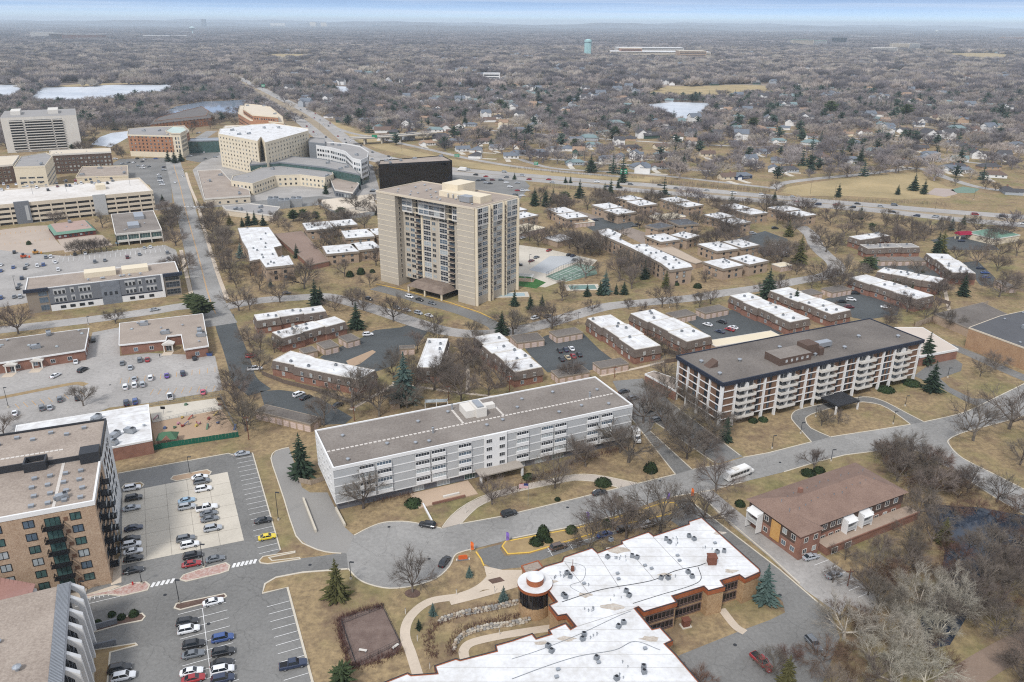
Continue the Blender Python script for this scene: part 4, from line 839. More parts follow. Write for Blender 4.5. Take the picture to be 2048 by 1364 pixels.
# ================================================================== stone home with white roof and rotunda
def stone_home():
    Z = 7.4
    px = [(1096,1179),(1115,1204),(1100,1211),(1116,1231),(1133,1228),(1153,1253),(1141,1260),(1131,1248),(1099,1261),(1104,1269),(1072,1279),(1064,1269),(1024,1283),(992,1292),(995,1303),(920,1322),(912,1319),(871,1333),(876,1348),(822,1352),(815,1348),(760,1370),(740,1400),(1430,1400),(1396,1364),(1350,1310),(1328,1288),(1343,1281),(1320,1256),(1304,1260),(1268,1217),(1277,1213),(1288,1223),(1352,1204),(1343,1192),(1408,1172),(1417,1181),(1448,1173),(1440,1161),(1479,1149),(1490,1157),(1519,1144),(1518,1139),(1403,1036),(1378,1044),(1379,1049),(1307,1073),(1297,1065),(1244,1083),(1246,1088),(1195,1107),(1184,1097),(1129,1115),(1125,1124),(1090,1134),(1062,1150)]
    pts = ccw([G(a, b, Z) for a, b in px]); BLOCK.append(pts); o = pts[0]; loc = [(x - o[0], y - o[1]) for x, y in pts]
    R = obj('care_home', None, None, (*o, 0)); label(R, 'sprawling two storey stone building with white roof, copper edging and rotunda', 'building')
    MB().prism(loc, 0, Z - .5,0, top=False).build('wall', STONE, R)
    MB().add([(x, y, Z) for x, y in inset(loc, .05)],[tuple(range(len(loc)))]).build('roof', mat('white roof stained', (240,240,240), c2=(210,207,202), s1=.16, s2=.8, fine=.45, rough=.6), R)
    f = MB(); f.ring(inset(loc, -.25), inset(loc, .1), Z - 1.15, Z + .1); f.add([(x, y, Z - 1.15) for x, y in inset(loc, -.25)][::-1],[tuple(range(len(loc)))]); f.build('fascia', COPPER, R)
    f = MB(); f.ring(inset(loc, -.28), inset(loc, -.05), Z + .06, Z + .16); f.build('roof_edge', DARK, R)
    n_ = len(loc); rr = random.Random(5)
    seam = MB().box(-.03,-.05,0, .03, .02,1.1).mesh('seam', RUST)
    for i in range(n_):
        a, b = np.array(loc[i]), np.array(loc[(i + 1) % n_]); d = b - a; ln = np.linalg.norm(d)
        if ln < 2: continue
        d /= ln; nr = np.array((d[1],-d[0])); mid = (a + b) / 2 + np.array(o)
        if nr.dot(CAMXY - mid) <= 0 or PX(*mid)[1] > 1500: continue
        th = math.atan2(d[1], d[0])
        if 5 < ln < 13:      # porch bay: two storeys of screened openings
            for z in (.8,3.7):
                q = a + d * ln / 2 + nr * .06; w_ = obj('porch_screen', winmesh(ln - .8,2.3, mat('porch frame', (112,92,84)), GLB, max(3, int(ln / 1.1)),1, .16, .16), R, (*q, z), th)
                MB().box(-ln / 2 + .4,-.2, .55, ln / 2 - .4,-.12, .62).build('porch_rail', mat('porch rail', (128,106,96)), w_)
        elif ln >= 13:
            k = int(ln // 4.5)
            for j in range(k):
                q = a + d * ln * (j + .5) / k + nr * .03
                for z in (1.2,4.0): obj('window', winmesh(1.1,1.9, WHITE, rr.choice((GL1, GL2)),1,2), R, (*q, z), th)
    # rotunda
    c = np.array(G(1070,1164,8.0)) - np.array(o); r_ = 3.7; ci = [(c[0] + r_ * math.cos(t * math.pi / 18), c[1] + r_ * math.sin(t * math.pi / 18)) for t in range(36)]
    w = MB().prism(ci, 0,3.0,0).build('rotunda', STONE, R)
    MB().prism(inset(ci, .15),3.0,7.3,0).build('rotunda_glass', GLB, w)
    mu = MB().box(-.06,-.06,3.0, .06, .06,7.2).mesh('mullion', DARK)
    for t in range(0,36,2): obj('mullion', mu, w, (*ci[t],0), t * math.pi / 18)
    MB().prism(inset(ci, -.35),7.2,8.0,0,1).build('rotunda_roof', [COPPER, ROOFW], R)
    ci2 = [(c[0] + 2.0 * math.cos(t * math.pi / 12), c[1] + 2.0 * math.sin(t * math.pi / 12)) for t in range(24)]
    MB().prism(ci2,8.0,9.5,0,1).build('lantern', [COPPER, ROOFW], R)
    # roof clutter
    def RL(px_, py_): p = np.array(G(px_, py_, Z)) - np.array(o); return p
    for kx, ky in ((1222,1055 + 26),(1215,1116),(1264,1114),(1274,1117),(1339,1086),(1332,1080),(1378,1074),(1388,1080),(1434,1106),(1448,1104),(1134,1148),(1140,1155),(1252,1184),(1258,1193),(1322,1158),(1336,1158),(1376,1146),(1384,1155),(1237,1255),(1247,1247),(1168,1271),(1165,1280),(1096,1294),(1103,1304),(1127,1192),(1131,1196),(1193,1318),(1287,1336),(1233,1359),(1288,1346)):
        x, y = RL(kx, ky); put(R, 'ac', x, y, Z, rr.uniform(0,3),1.0)
    for kx, ky in ((1290,1132),(1303,1138),(1355,1112),(1359,1122),(1235,1148),(1237,1159),(1430,1087),(1168,1168),(1116,1340),(1113,1355),(1197,1326),(1290,1298)): x, y = RL(kx, ky); put(R, 'hatch', x, y, Z, .3, .6)
    for k in range(46):
        bx_, by_ = rr.choice([(1240,1117),(1352,1092),(1118,1153),(1186,1175),(1232,1196),(1340,1155),(1415,1098),(1190,1275),(1180,1220),(1255,1330),(1250,1352),(1350,1082)]); x, y = RL(bx_ + rr.uniform(-12,12), by_ + rr.uniform(-6,6)); put(R, 'pipe', x, y, Z, 0, rr.uniform(.7,1.2))
    x, y = RL(1423,1126); MB().box(x - 1, y - .9, Z, x + 1, y + .9, Z + 2).box(x - 1.15, y - 1.05, Z + 2, x + 1.15, y + 1.05, Z + 2.15).build('brick_chimney', RUST, R)
    x, y = RL(1145,1141); MB().box(x - .4, y - .4, Z, x + .4, y + .4, Z + 1.1).tube((x, y, Z + 1.1),(x, y, Z + 3.2), .08, .08,6).build('flue', RUST, R)
    # cable runs and membrane seams
    def run(ps, rad, m, nm):
        q = catmull([RL(*p) for p in ps],6); mb = MB(); [mb.tube((*q[i], Z + .04),(*q[i + 1], Z + .04), rad, rad, 4) for i in range(len(q) - 1)]; mb.build(nm, m, R)
    run([(1124,1204),(1200,1180),(1300,1162),(1350,1142),(1395,1132),(1412,1126)], .10, DARK, 'cable'); run([(1266,1207),(1320,1190),(1380,1172),(1402,1158),(1396,1134)], .08, DARK, 'cable')
    run([(1024,1358),(1100,1330),(1160,1312),(1230,1300),(1270,1283),(1320,1300)], .09, STEEL, 'cable'); run([(1024,1318),(1080,1300),(1160,1268),(1230,1235),(1262,1222)], .07, STEEL, 'cable'); run([(1127,1123),(1168,1133),(1166,1160),(1140,1172),(1170,1190)], .05, STEEL, 'cable')
    for a, b in (((1195,1108),(1240,1178)),((1306,1074),(1366,1137)),((1244,1085),(1308,1158)),((1130,1125),(1180,1190)),((1148,1255),(1268,1217))):
        p, q = RL(*a), RL(*b); mb = MB(); mb.tube((*p, Z + .02),(*q, Z + .02), .06, .06,4); mb.build('membrane_seam', ROOFG, R)
    seams_(loc, Z, R, 3.6)
    # stains with a shape of their own: ponding dirt
    for k, (kx, ky, s) in enumerate(((1233,1099,3),(1170,1190,1.8),(1228,1214,2.4),(1135,1277,1.6),(1100,1163,1.6),(1082,1286,1.4),(1440,1066,1.6),(1330,1150,1.5),(1300,1278,1.8),(1463,1142,1.6))):
        x, y = RL(kx, ky); mb = MB(); q = [(x + s * rr.uniform(.55,1.1) * 1.3 * math.cos(t * .524), y + s * rr.uniform(.5,1.0) * .6 * math.sin(t * .524), Z + .012) for t in range(12)]; mb.add(q, [tuple(range(12))]); mb.build('roof_stain', mat('ponding dirt', (206,196,182), c2=(170,156,140), s1=.5, s2=2), R)
    LAND.append(('the stone home', *G(1250,1150),40))
stone_home()
pbuild('entrance_canopy', 'flat tan roofed entrance canopy with copper edge', 'beside the rotunda of the stone building', 'canopy', gpoly([(1044,1132),(1076,1122),(1086,1136),(1052,1147)],4),4, STONE, GRAVELT, (COPPER, .6, .2))
# ================================================================== hip-roofed brick flats, right
def hip_flats():
    E = 7.6; loc, rz, Lx, Dy, P4 = frame((1592,1063),(1808,983),(1718,927), E); BLOCK.append(P4)
    R = obj('apartment_building', None, None, loc, rz); label(R, 'two storey red brick apartment house with brown hipped roof beside the pond', 'building')
    MB().box(0,0,0, Lx, Dy, 4.0,0).build('brick_wall', BRICKR, R); MB().box(-.12,-.12,4.0, Lx + .12, Dy + .12, E, 0, bottom=True).build('upper_wall', mat('brown siding', (94,76,66), a=.1, s2=4), R)
    h = 3.3; e = .9; rp_ = MB(); rp_.add([(-e, -e, E),(Lx + e, -e, E),(Lx + e, Dy + e, E),(-e, Dy + e, E),(Dy / 2, Dy / 2, E + h),(Lx - Dy / 2, Dy / 2, E + h)],[(0,1,5,4),(1,2,5),(2,3,4,5),(3,0,4),(3,2,1,0)]); ro = rp_.build('roof', SHINGR, R)
    # projecting wing near the left end
    MB().add([(-e, -2.5, E),(7.5,-2.5, E),(3.3,3.5, E + 2.0),(-e, 5, E),(7.5,5, E)],[(0,1,2),(1,4,2),(3,0,2),(0,3,4,1)]).build('wing_roof', SHINGR, ro); MB().box(0,-2,0,7,0, E, 0).build('wing_wall', BRICKR, R)
    for i in range(26): x = 3 + i * (Lx - 6) / 26; y = Dy * (.35 + .3 * (i % 2)); put(R, 'pipe', x, y + rnd.uniform(-1,1), E + h * .55,0,1.3)
    obj('chimney', MB().box(-.5,-.5,0, .5, .5,2.4).mesh('chimney', BRICKR), R, (Lx * .28, Dy * .62, E + 1.6))
    for s in (10.5,13.5,16,24,27.5,31,34.5,38,41.5):
        if s < Lx - 1: win(R, Lx, Dy, 0, s, 4.9,1.7,1.6, OFFW, None, 2, off=.14); win(R, Lx, Dy, 0, s, 1.6,1.7,1.4, OFFW, None, 2, off=.02)
    for s in (3,6.5,13,16): win(R, Lx, Dy, 3, s, 4.9,1.5,1.6, OFFW, None, 2, off=.14); win(R, Lx, Dy, 3, s, 1.4,1.5,1.5, OFFW, None, 2, off=.02)
    (x, y), r = side(Lx, Dy, 10,3, .2); obj('plywood_board', MB().box(-1.6,-.1,0,1.6,0,5.5).mesh('plywood_board', mat('plywood', (214,168,104), c2=(196,146,84), s1=.5, s2=2)), R, (x, y, 1.2), r)
    encl = MB().box(-2.4,-2.4,0,-2.2,0,6.2,0).box(2.2,-2.4,0,2.4,0,6.2,0).add([(-2.5,-2.6,5.4),(2.5,-2.6,5.4),(2.5, .2,6.6),(-2.5, .2,6.6),(-2.5,-2.6,5.2),(2.5,-2.6,5.2)],[(0,1,2,3),(4,5,1,0)],0).box(-2.2,-2.4,2.6,2.2,0,2.8,0, bottom=True).box(-2.2,-2.4,2.8,2.2,-2.3,3.7,1).mesh('balcony_enclosure', [WHITE, GREYP])
    for s in (19,22.8 + 2.2): 
        o = obj('balcony_enclosure', encl, R, (s, -.1, .9),0,(.76, .8, .9)); obj('balcony_door', winmesh(3,2.1, OFFW, GL1,3), o, (0,-.02,2.9)); obj('balcony_door', winmesh(3,2.1, OFFW, GL1,3), o, (0,-.02, .3))
    (x, y), r = side(Lx, Dy, 3.2,3, .1); obj('balcony_enclosure', encl, R, (x, y, .6), r, (.85, .85, .95))
    for s in (1.8,5.2): win(R, Lx, Dy, 0, s, 4.9,1.4,1.6, OFFW, None, 2, off=2.02); win(R, Lx, Dy, 0, s, 1.5,1.4,1.5, OFFW, None, 2, off=2.02)
    # raised terrace with brick retaining wall
    MB().box(8,-4,0, Lx + 2.5,-.1,2.3,1,0).build('terrace', [mat('terrace deck', (176,156,138), a=.1), BRICKR], R)
    MB().box(8,-4.2,2.3, Lx + 2.6,-3.95,2.7).build('terrace_wall', BRICKR, R)
    for s in (10.5,15.5): obj('patio_window', winmesh(2.2,1.9, OFFW, GL1,2), R, (s, -4.24, .15))
    LAND.append(('the hipped roof house', *((np.array(P4[0]) + P4[2]) / 2),28))
hip_flats()
# ================================================================== town houses with white roofs and shingled mansards
WF = mat('window frame pale', (224,216,206), a=.05)
TW = [(3.6,1.2,1.5,4.2, WF, 2),(.9,1.4,1.6,5.5, WF, 2)]
def town(name_, A, B, C, look, place, segs=3, h=6.3, roof=ROOFW, step=1.4):
    p = [np.array(q) for q in rect(A, B, C, h)]
    x = p[1] - p[0]; y = p[3] - p[0]
    if np.linalg.norm(x) > np.linalg.norm(y): u, v = x, y
    else: u, v = y, x
    ul = np.linalg.norm(u); vv = v / np.linalg.norm(v); up_, dn = [],[]
    for k in range(segs):      # stepped outline
        o = (.0, .5,-.2, .4)[k % 4] * step; a = p[0] + u * k / segs + vv * o; b = p[0] + u * (k + 1) / segs + vv * o; dn += [tuple(a), tuple(b)]; up_ += [tuple(a + v), tuple(b + v)]
    pts = ccw(dn + up_[::-1])
    R = pbuild('townhouse_row', look, place, 'building', pts, h, BRICKR, roof, (OFFW, .18, .05), wins=TW, units=(('ac', 2 + segs),('pipe', 2)), mans=(SHING, 3.1, .35), group='townhouse rows with white roofs')
    R_ = R.location
    # party walls rising above the roof between the houses, patio fences behind
    for k in range(1, segs):
        q = p[0] + u * k / segs + vv * .2; e = q + v; ang = math.atan2((e - q)[1],(e - q)[0]); l_ = np.linalg.norm(e - q)
        MB().box(0.6,-.14, h - .05, l_ - .6, .14, h + .3).build('party_wall', OFFW, R, (q[0] - R_[0], q[1] - R_[1],0), ang)
    return R
PL = 'townhouse row with white roof'
T = [((1270,700),(1323,691),(1219,629), 'right of the seven car court, nearest the white slab', 3),((1374,684),(1424,673),(1321,615), 'ending by the brown brick block corner', 3),
     ((1580,645),(1621,637),(1500,584), 'behind the brown brick block penthouse', 4),((1663,629),(1703,620),(1585,572), 'left of the court with the white suv', 4),
     ((1833,599),(1869,591),(1740,547), 'with brick porches right of the white suv court', 3),((1753,543),(1876,567),(1883,556), 'narrow and long behind the arborvitae clump', 4),
     ((1721,480),(1783,472),(1758,465), 'short and farthest back near the highway trees', 2),((1903,545),(1953,547),(1922,509), 'at far right beside the blue cars', 3),
     ((513,642),(653,622),(645,610), 'topmost of the left pair near the avenue', 3),((564,677),(692,643),(672,631), 'lower of the left pair near the avenue', 3),
     ((832,735),(880,736),(903,677), 'standing alone between two lawns behind the white slab', 1),((1029,745),(1086,734),(1003,664), 'left of the seven car court behind the white slab', 4)]
for A, B, C, pl, s in T: town('t', A, B, C, PL, pl, s)
town('t', (1735,497),(1840,494),(1826,486), 'townhouse row with grey roof and shingled sides', 'behind the three small garages', 3, roof=ROOFG)
pbuild('townhouse_row', 'bent townhouse row with white roof and fenced patios', 'nearest the long dark garage', 'building', [G(x, y, 6.3) for x, y in ((543,721),(587,730),(587,733),(717,760),(753,740),(632,716),(621,711),(581,701))],6.3, BRICKR, ROOFW, (OFFW, .18, .05), wins=TW, units=(('ac', 5),('pipe', 3)), mans=(SHING, 3.1, .35), group='townhouse rows with white roofs')
# garages
GA = [((649,698),(678,691),(662,679)),((694,684),(720,677),(705,666)),((608,707),(635,701),(615,694)),((1034,686),(1089,679),(1074,665)),((1114,674),(1166,665),(1145,655)),((1117,755),(1180,744),(1160,732)),((1201,737),(1258,727),(1239,716)),
      ((1411,627),(1458,618),(1444,608)),((1352,636),(1393,628),(1379,617)),((1665,585),(1704,578),(1691,568)),((1617,591),(1646,586),(1632,576)),((1760,522),(1788,521),(1780,513)),((1794,522),(1822,521),(1815,513)),((1828,522),(1855,521),(1848,513)),((800,698),(830,696),(828,690)),((1990,560),(2015,575),(2025,570))]
for A, B, C in GA: pbuild('garage_block', 'low garage block with pale doors', 'among the townhouse courts', 'garage', rect(A, B, C, 2.9),2.9, TANW, GRAVELD, (TANF, .35, .1), doors=(0,1,2,3), group='garages of the townhouse courts')
pbuild('garage_block', 'long dark roofed row of eight garages', 'behind the tall spruce by the ramp drive', 'garage', rect((510,822),(621,849),(645,836),3),3, TANW, GRAVELD, (TANF, .35, .1), doors=(0,1,2,3))
pbuild('carport', 'long cream roofed carport', 'behind the brown brick block', 'carport', rect((1432,693),(1562,672),(1545,661),3),3, TANW, mat('cream roof', (228,214,186), a=.05),(OFFW, .3, .1))
pbuild('garage_block', 'small tan flat roofed garage', 'left of the pale spruce by the curved street end', 'garage', rect((1561,534),(1585,530),(1574,523),3),3, TANW, mat('cream roof', (228,214,186)),(OFFW, .3, .1), doors=(0,1))
# patio fences (board by board) behind the town houses
def fence(name, look, place, px, hh, m, gap=.0, bw=.5, pole=None):
    pts = [np.array(G(*q)) for q in px]; o = pts[0]; R = thing(name, look, place, 'fence', (*o, 0)); i = 0
    bd = MB().box(-bw / 2 + .015,-.03,0, bw / 2 - .015, .03, hh).mesh('board', m); ps = MB().box(-.07,-.07,0, .07, .07, hh + .1).mesh('post', m)
    tot = sum(np.linalg.norm(pts[k + 1] - pts[k]) for k in range(len(pts) - 1)); bw2 = max(bw, tot / 230)
    for a, b in zip(pts[:-1], pts[1:]):
        l_ = np.linalg.norm(b - a); n_ = max(1, int(l_ / bw2)); th = math.atan2(b[1] - a[1], b[0] - a[0])
        for k in range(n_):
            q = a + (b - a) * (k + .5) / n_ - o; obj('board', bd, R, (*q, .05), th, (l_ / n_ / bw, 1,1 + .02 * ((k * 7) % 3)))
        for k in range(int(l_ / 3) + 1): q = a + (b - a) * min(1, k * 3 / l_) - o; obj('post', ps, R, (*q, 0), th)
    return R
FEN = mat('weathered boards', (112,98,88), a=.15, s1=.5, s2=3); FENL = mat('pale boards', (170,154,136), a=.12, s1=.5, s2=3)
fence('patio_fence', 'weathered board patio fence', 'along the front of the bent townhouse row', [(524,750),(570,768),(640,785),(700,807),(728,795)],1.7, FEN)
fence('patio_fence', 'brown board patio fence', 'between the two townhouse rows behind the white slab', [(945,712),(970,745),(990,778),(1012,774)],1.7, FEN)
fence('patio_fence', 'dark board patio fence', 'beside the townhouse row at the brown block corner', [(1325,705),(1360,712),(1362,722),(1328,727)],1.7, FEN)
fence('patio_fence', 'dark stained patio fence', 'below the townhouse row with brick porches', [(1870,600),(1900,610),(1895,618)],1.7, FEN)
fence('green_fence', 'green screened fence', 'along the playground edge', [(268,908),(350,893),(478,874)],1.9, mat('green screen', (30,96,76), a=.12), bw=1.0)
fence('garden_wall', 'pale board retaining wall', 'beside the dark spruce at the white slab', [(598,965),(622,970),(648,962)],1.6, FENL)
fence('enclosure_wall', 'tall pale board enclosure fence', 'round the service yard of the stone hall', [(1830,655),(1900,630),(1975,612)],2.6, FENL)
# ================================================================== tan apartments with paired white roofs
NAW = [(1.0,1.5,1.6,5.0, DARK, 2),(4.0,1.5,1.6,5.0, DARK, 2)]
NA = [[(650,320),(800,300),(880,335),(740,352)],[(745,357),(890,340),(990,375),(850,395)],[(830,252),(960,240),(1050,268),(930,285)],[(930,290),(1080,275),(1160,312),(1020,327)],[(1190,268),(1330,252),(1420,285),(1290,300)],[(1300,305),(1440,290),(1530,318),(1400,338)],
      [(1670,320),(1810,305),(1905,340),(1790,355)],[(1800,360),(1940,345),(2045,380),(1910,397)],[(1540,392),(1690,375),(1785,410),(1650,430)],[(1655,435),(1810,418),(1910,455),(1775,475)],[(1075,565),(1240,545),(1345,595),(1190,615)],[(1270,540),(1400,525),(1500,562),(1400,590)],
      [(1500,630),(1650,612),(1810,667),(1640,690)],[(1700,605),(1840,590),(1975,640),(1840,662)],[(1545,765),(1700,745),(1850,800),(1690,830)],[(1740,730),(1920,710),(2048,765),(1900,795)],[(280,350),(430,335),(510,372),(370,387)],[(370,391),(510,378),(610,412),(440,430)],[(-60,345),(60,320),(120,355),(-10,375)],[(-20,405),(130,365),(210,400),(60,430)],
      [(2068,340),(2218,320),(2313,355),(2168,372)],[(2198,380),(2338,360),(2433,395),(2308,414)],[(-1683,475),(-1503,452),(-1428,505),(-1638,522)],[(-1458,455),(-1308,435),(-1238,475),(-1418,492)],[(-1378,535),(-1208,515),(-1103,570),(-1328,587)],[(-1148,517),(-1020,500),(-960,545),(-1080,560)],[(-1528,655),(-1328,635),(-1228,690),(-1478,712)],[(-1278,625),(-1088,605),(-1050,662),(-1228,682)]]
for i, q in enumerate(NA):
    px = [(1024 + a / 4,330 + b / 4) for a, b in q]; pl = 'left of the tall tower' if i >= 22 else ('near the highway' if i < 10 or 20 <= i < 22 else ('just right of the tower' if i >= 16 else 'by the curved street'))
    pbuild('apartment_house', 'tan apartment house with square white roof', pl, 'building', rect(px[3], px[2], px[1],6.6),6.6, TANW, ROOFW, (TANF, 1.1, .55), wins=NAW, units=(('ac', 4),('pipe', 2)), group='tan apartment houses with white roofs', panels=(BRICKT, 5.5))
for q, pl in (([(1090,465),(1240,450),(1290,485),(1170,510)], 'left'),([(1260,440),(1410,430),(1490,470),(1340,482)], 'right')):
    px = [(1024 + a / 4,330 + b / 4) for a, b in q]; pbuild('apartment_house', f'tan apartment house with dark roof, {pl} one of the pair', 'behind the long diagonal building', 'building', rect(px[3], px[2], px[1],6.6),6.6, TANW, ROOFD, (TANF, 1.1, .55), wins=NAW, units=(('ac', 5),), panels=(BRICKT, 5.5))
pbuild('apartment_house', 'stepped tan apartment building with long white roof', 'beside the brown deck left of the tower', 'building', [G(x, y, 8) for x, y in ((476,456),(537,454),(563,491),(547,495),(556,514),(577,511),(587,529),(532,535),(520,518),(500,522),(496,500),(484,480))],8, TANW, ROOFW, (TANF, 1.0, .4), wins=NAW, units=(('ac', 14),), panels=(BRICKT, 6))
pbuild('apartment_house', 'long diagonal three storey tan apartment building with white roof', 'right of the tennis court', 'building', [G(1024 + x / 4,330 + y / 4,9) for x, y in ((690,525),(770,508),(875,552),(855,585),(965,638),(1060,630),(1425,790),(1440,815),(1265,840),(1200,790),(960,665),(850,615),(700,550))],9, TANW, ROOFW, (TANF, 1.2, .4), wins=[(1.0,1.6,1.6,4.5, DARK, 2),(3.9,1.6,1.6,4.5, DARK, 2),(6.0,1.4,1.2,4.5, DARK, 2)], units=(('ac', 20),), panels=(BRICKT, 7))
DECK = mat('brown deck', (146,124,110), a=.1, s1=.08, s2=.8)
pbuild('garage_deck', 'low brown deck roof over a brick garage', 'left of the tall tower', 'building', [G(x, y, 3) for x, y in ((549,468),(604,462),(658,522),(620,530))],3, BRICKR, DECK, (TANF, .4, .1))
pbuild('garage_deck', 'long low tan deck roof', 'behind the long diagonal building', 'building', [G(1024 + x / 4,330 + y / 4,3) for x, y in ((1080,640),(1260,640),(1530,775),(1470,790),(1420,775))],3, TANW, mat('tan deck', (186,168,148), a=.08),(TANF, .4, .1))
pbuild('pavilion', 'small white roofed pavilion', 'by the tower lot under bare trees', 'building', rect((1085,475),(1115,484),(1103,462),3.5),3.5, TANW, ROOFW, (TANF, .4, .2))
for A, B, C, pl in (((1318,440),(1372,433),(1360,424), 'with tan roof by the white truck'),((1150,447),(1190,443),(1175,430), 'beside the lane left of the dark roofed pair'),((1030,470),(1090,455),(1060,445), 'behind the tower lot')):
    pbuild('garage_block', 'low garage block of the tan apartments', pl, 'garage', rect(A, B, C, 3),3, TANW, mat('cream roof', (228,214,186)),(OFFW, .3, .1), doors=(0,1))
# stone hall at the right edge
pbuild('stone_hall', 'windowless tan stone hall with dark roof', 'at the right edge', 'building', [G(x, y, 9) for x, y in ((1938,655),(2062,700),(2130,670),(2080,615),(2000,632))],9, mat('tan ashlar', (190,156,122), c2=(156,122,94), s1=.3, s2=2.5, fine=.7), ROOFD, (TANL, .5, .1), units=(('hvac', 2),('vent', 6)))
pbuild('service_yard_roof', 'low dark flat roof within pale fence', 'behind the brown block and stone hall', 'building', [G(x, y, 4) for x, y in ((1868,628),(1965,605),(2040,640),(1945,660))],4, TANW, GRAVELD, (TANF, .4, .1))
# ================================================================== western buildings
def grey_office():
    H = 11.5; loc, rz, Lx, Dy, P4 = frame((50,581),(358,545),(349,523), H); BLOCK.append(P4); R = obj('office_building', None, None, loc, rz); label(R, 'three storey grey panel office with white base and dark cornice ends by the avenue', 'building')
    MB().box(0,0,0, Lx, Dy, H - .4,0).build('wall', mat('taupe wall', (150,138,124), a=.06), R); MB().box(.3, .3, H - .4, Lx - .3, Dy - .3, H - .25,0).build('roof', GRAVELT, R)
    MB().ring([(-.1,-.1),(Lx + .1,-.1),(Lx + .1, Dy + .1),(-.1, Dy + .1)],[(.3, .3),(Lx - .3, .3),(Lx - .3, Dy - .3),(.3, Dy - .3)], H - .6, H + .2).build('parapet', WHITE, R)
    x0, x1, xm, xn = Lx * .135, Lx * .87, Lx * .465, Lx * .59
    MB().box(x0,-.35,3.7, x1,0, H - .1,0, bottom=True).build('grey_panel', GREYD, R); MB().box(x0,-.3,0, xm, 0,3.2,0).build('white_base', WHITE, R); MB().box(xn, -.3,0, x1 + 1,0,3.2,0).build('white_base', WHITE, R)
    MB().box(x0,-.4,3.2, xm, 0,3.7,0, bottom=True).build('dark_band', NAVY, R); MB().box(xn, -.4,3.2, x1,0,3.7,0, bottom=True).build('dark_band', NAVY, R); MB().box(xm, -.5,0, xn, 0, H - .1,0).build('slate_panel', mat('slate panel', (138,142,148), c2=(112,116,122), s1=.6, s2=4), R)
    MB().box(-.9,-.9, H - 1.3, x0 + .2, .4, H + .25,0, bottom=True).build('cornice', NAVY, R); MB().box(x1 + 1,-1.1, H - 1.3, Lx + 1.4, .6, H + .25,0, bottom=True).build('cornice', NAVY, R); MB().box(x1,-.6,0, x1 + 1,0, H + .25,0).build('white_pier', WHITE, R)
    for z in (.9,4.6,8.0): win(R, Lx, Dy, 0, Lx * .10, z, 3.6,2.6, METAL, GL2,3, off=.05); win(R, Lx, Dy, 0, Lx * .945, z, 6.5,2.7, METAL, GL1,4,2, off=.05); win(R, Lx, Dy, 1,4, z, 6,2.6, METAL, GL1,4,2)
    for s in (.21, .27, .33, .385): win(R, Lx, Dy, 0, Lx * s, .9,2.2,1.4, BLACK, GL1,2, off=.31)
    for s in (.66, .72, .79): win(R, Lx, Dy, 0, Lx * s, .9,2.2,1.4, BLACK, GL1,2, off=.31)
    for s, w in ((.205,5.2),(.285,1.8),(.365,5.2),(.66,4.6),(.725,1.8),(.80,4.6)):
        for z in (4.3,8.0):
            MB().box(Lx * s - w / 2,-.42, z + 0, Lx * s + w / 2,-.35, z + 2.6,0).build('grey_inset', GREYP, R)
            for k in range(3 if w > 3 else 1): win(R, Lx, Dy, 0, Lx * s + (k - (1 if w > 3 else 0)) * 1.7, z + .15,1.0,1.5, BLACK, GL1,1, off=.43)
    for k in range(3): win(R, Lx, Dy, 0, Lx * (.49 + .035 * k),4.6,1.1,1.6, BLACK, GL1,1, off=.52)
    MB().box(Lx * .37, Dy * .45, H - .3, Lx * .58, Dy * .8, H + 2.2,0).box(Lx * .62, Dy * .45, H - .3, Lx * .8, Dy * .8, H + 2.0,0).build('plant_screen', CREAM, R)
    for k in range(7): put(R, 'vent', Lx * rnd.uniform(.05, .95), Dy * .25, H - .25,0,1.4)
    LAND.append(('the grey panel office', *((np.array(P4[0]) + P4[2]) / 2),40))
grey_office()
def garage():
    H = 14; loc, rz, Lx, Dy, P4 = frame((-40,413),(306,381),(301,353), H); BLOCK.append(P4); R = obj('parking_garage', None, None, loc, rz); label(R, 'long cream four level parking garage with cars on its white top deck', 'building')
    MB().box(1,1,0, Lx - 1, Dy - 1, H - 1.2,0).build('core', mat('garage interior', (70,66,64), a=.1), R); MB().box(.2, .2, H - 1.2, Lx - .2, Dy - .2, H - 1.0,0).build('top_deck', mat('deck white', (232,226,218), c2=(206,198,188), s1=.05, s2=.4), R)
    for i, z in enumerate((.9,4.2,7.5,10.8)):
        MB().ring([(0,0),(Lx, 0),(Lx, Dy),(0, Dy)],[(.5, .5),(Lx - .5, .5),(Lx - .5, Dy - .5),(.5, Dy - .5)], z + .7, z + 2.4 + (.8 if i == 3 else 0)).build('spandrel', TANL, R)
    cm = MB().box(-.4,0,0, .4,1, H - .8).mesh('column', TANL)
    for k in range(int(Lx / 8) + 1): obj('column', cm, R, (min(k * 8 + .4, Lx - .4),-.06,0))
    for k in range(4): obj('column', cm, R, (Lx + .06,2 + k * (Dy - 4) / 3,0), math.pi / 2)
    x = Lx * .665; MB().box(x - 4,-.4,0, x + 4,1.2, H + .6,0).build('stair_panel', GREYP, R); x = Lx * .225; MB().box(x - 5,-.8,0, x + 4,1.5, H + .8,0).box(x + 1,-.9,2, x + 3,-.8, H - 2,1).build('stair_tower', [GREYD, GREYP], R)
    x = Lx * .71; MB().box(x - 3, Dy * .45, H - 1, x + 3, Dy * .6, H + 2.4).build('stair_head', CREAM, R)
    for k in range(5): MB().tube((Lx * (.1 + .2 * k), Dy * .55, H - 1),(Lx * (.1 + .2 * k), Dy * .55, H + 7), .12, .08,6).box(Lx * (.1 + .2 * k) - .8, Dy * .55 - .2, H + 6.9, Lx * (.1 + .2 * k) + .8, Dy * .55 + .2, H + 7.1).build('deck_lamp', STEEL, R)
    LAND.append(('the parking garage', *((np.array(P4[0]) + P4[2]) / 2),60)); return R, loc, rz, Lx, Dy
GAR = garage()
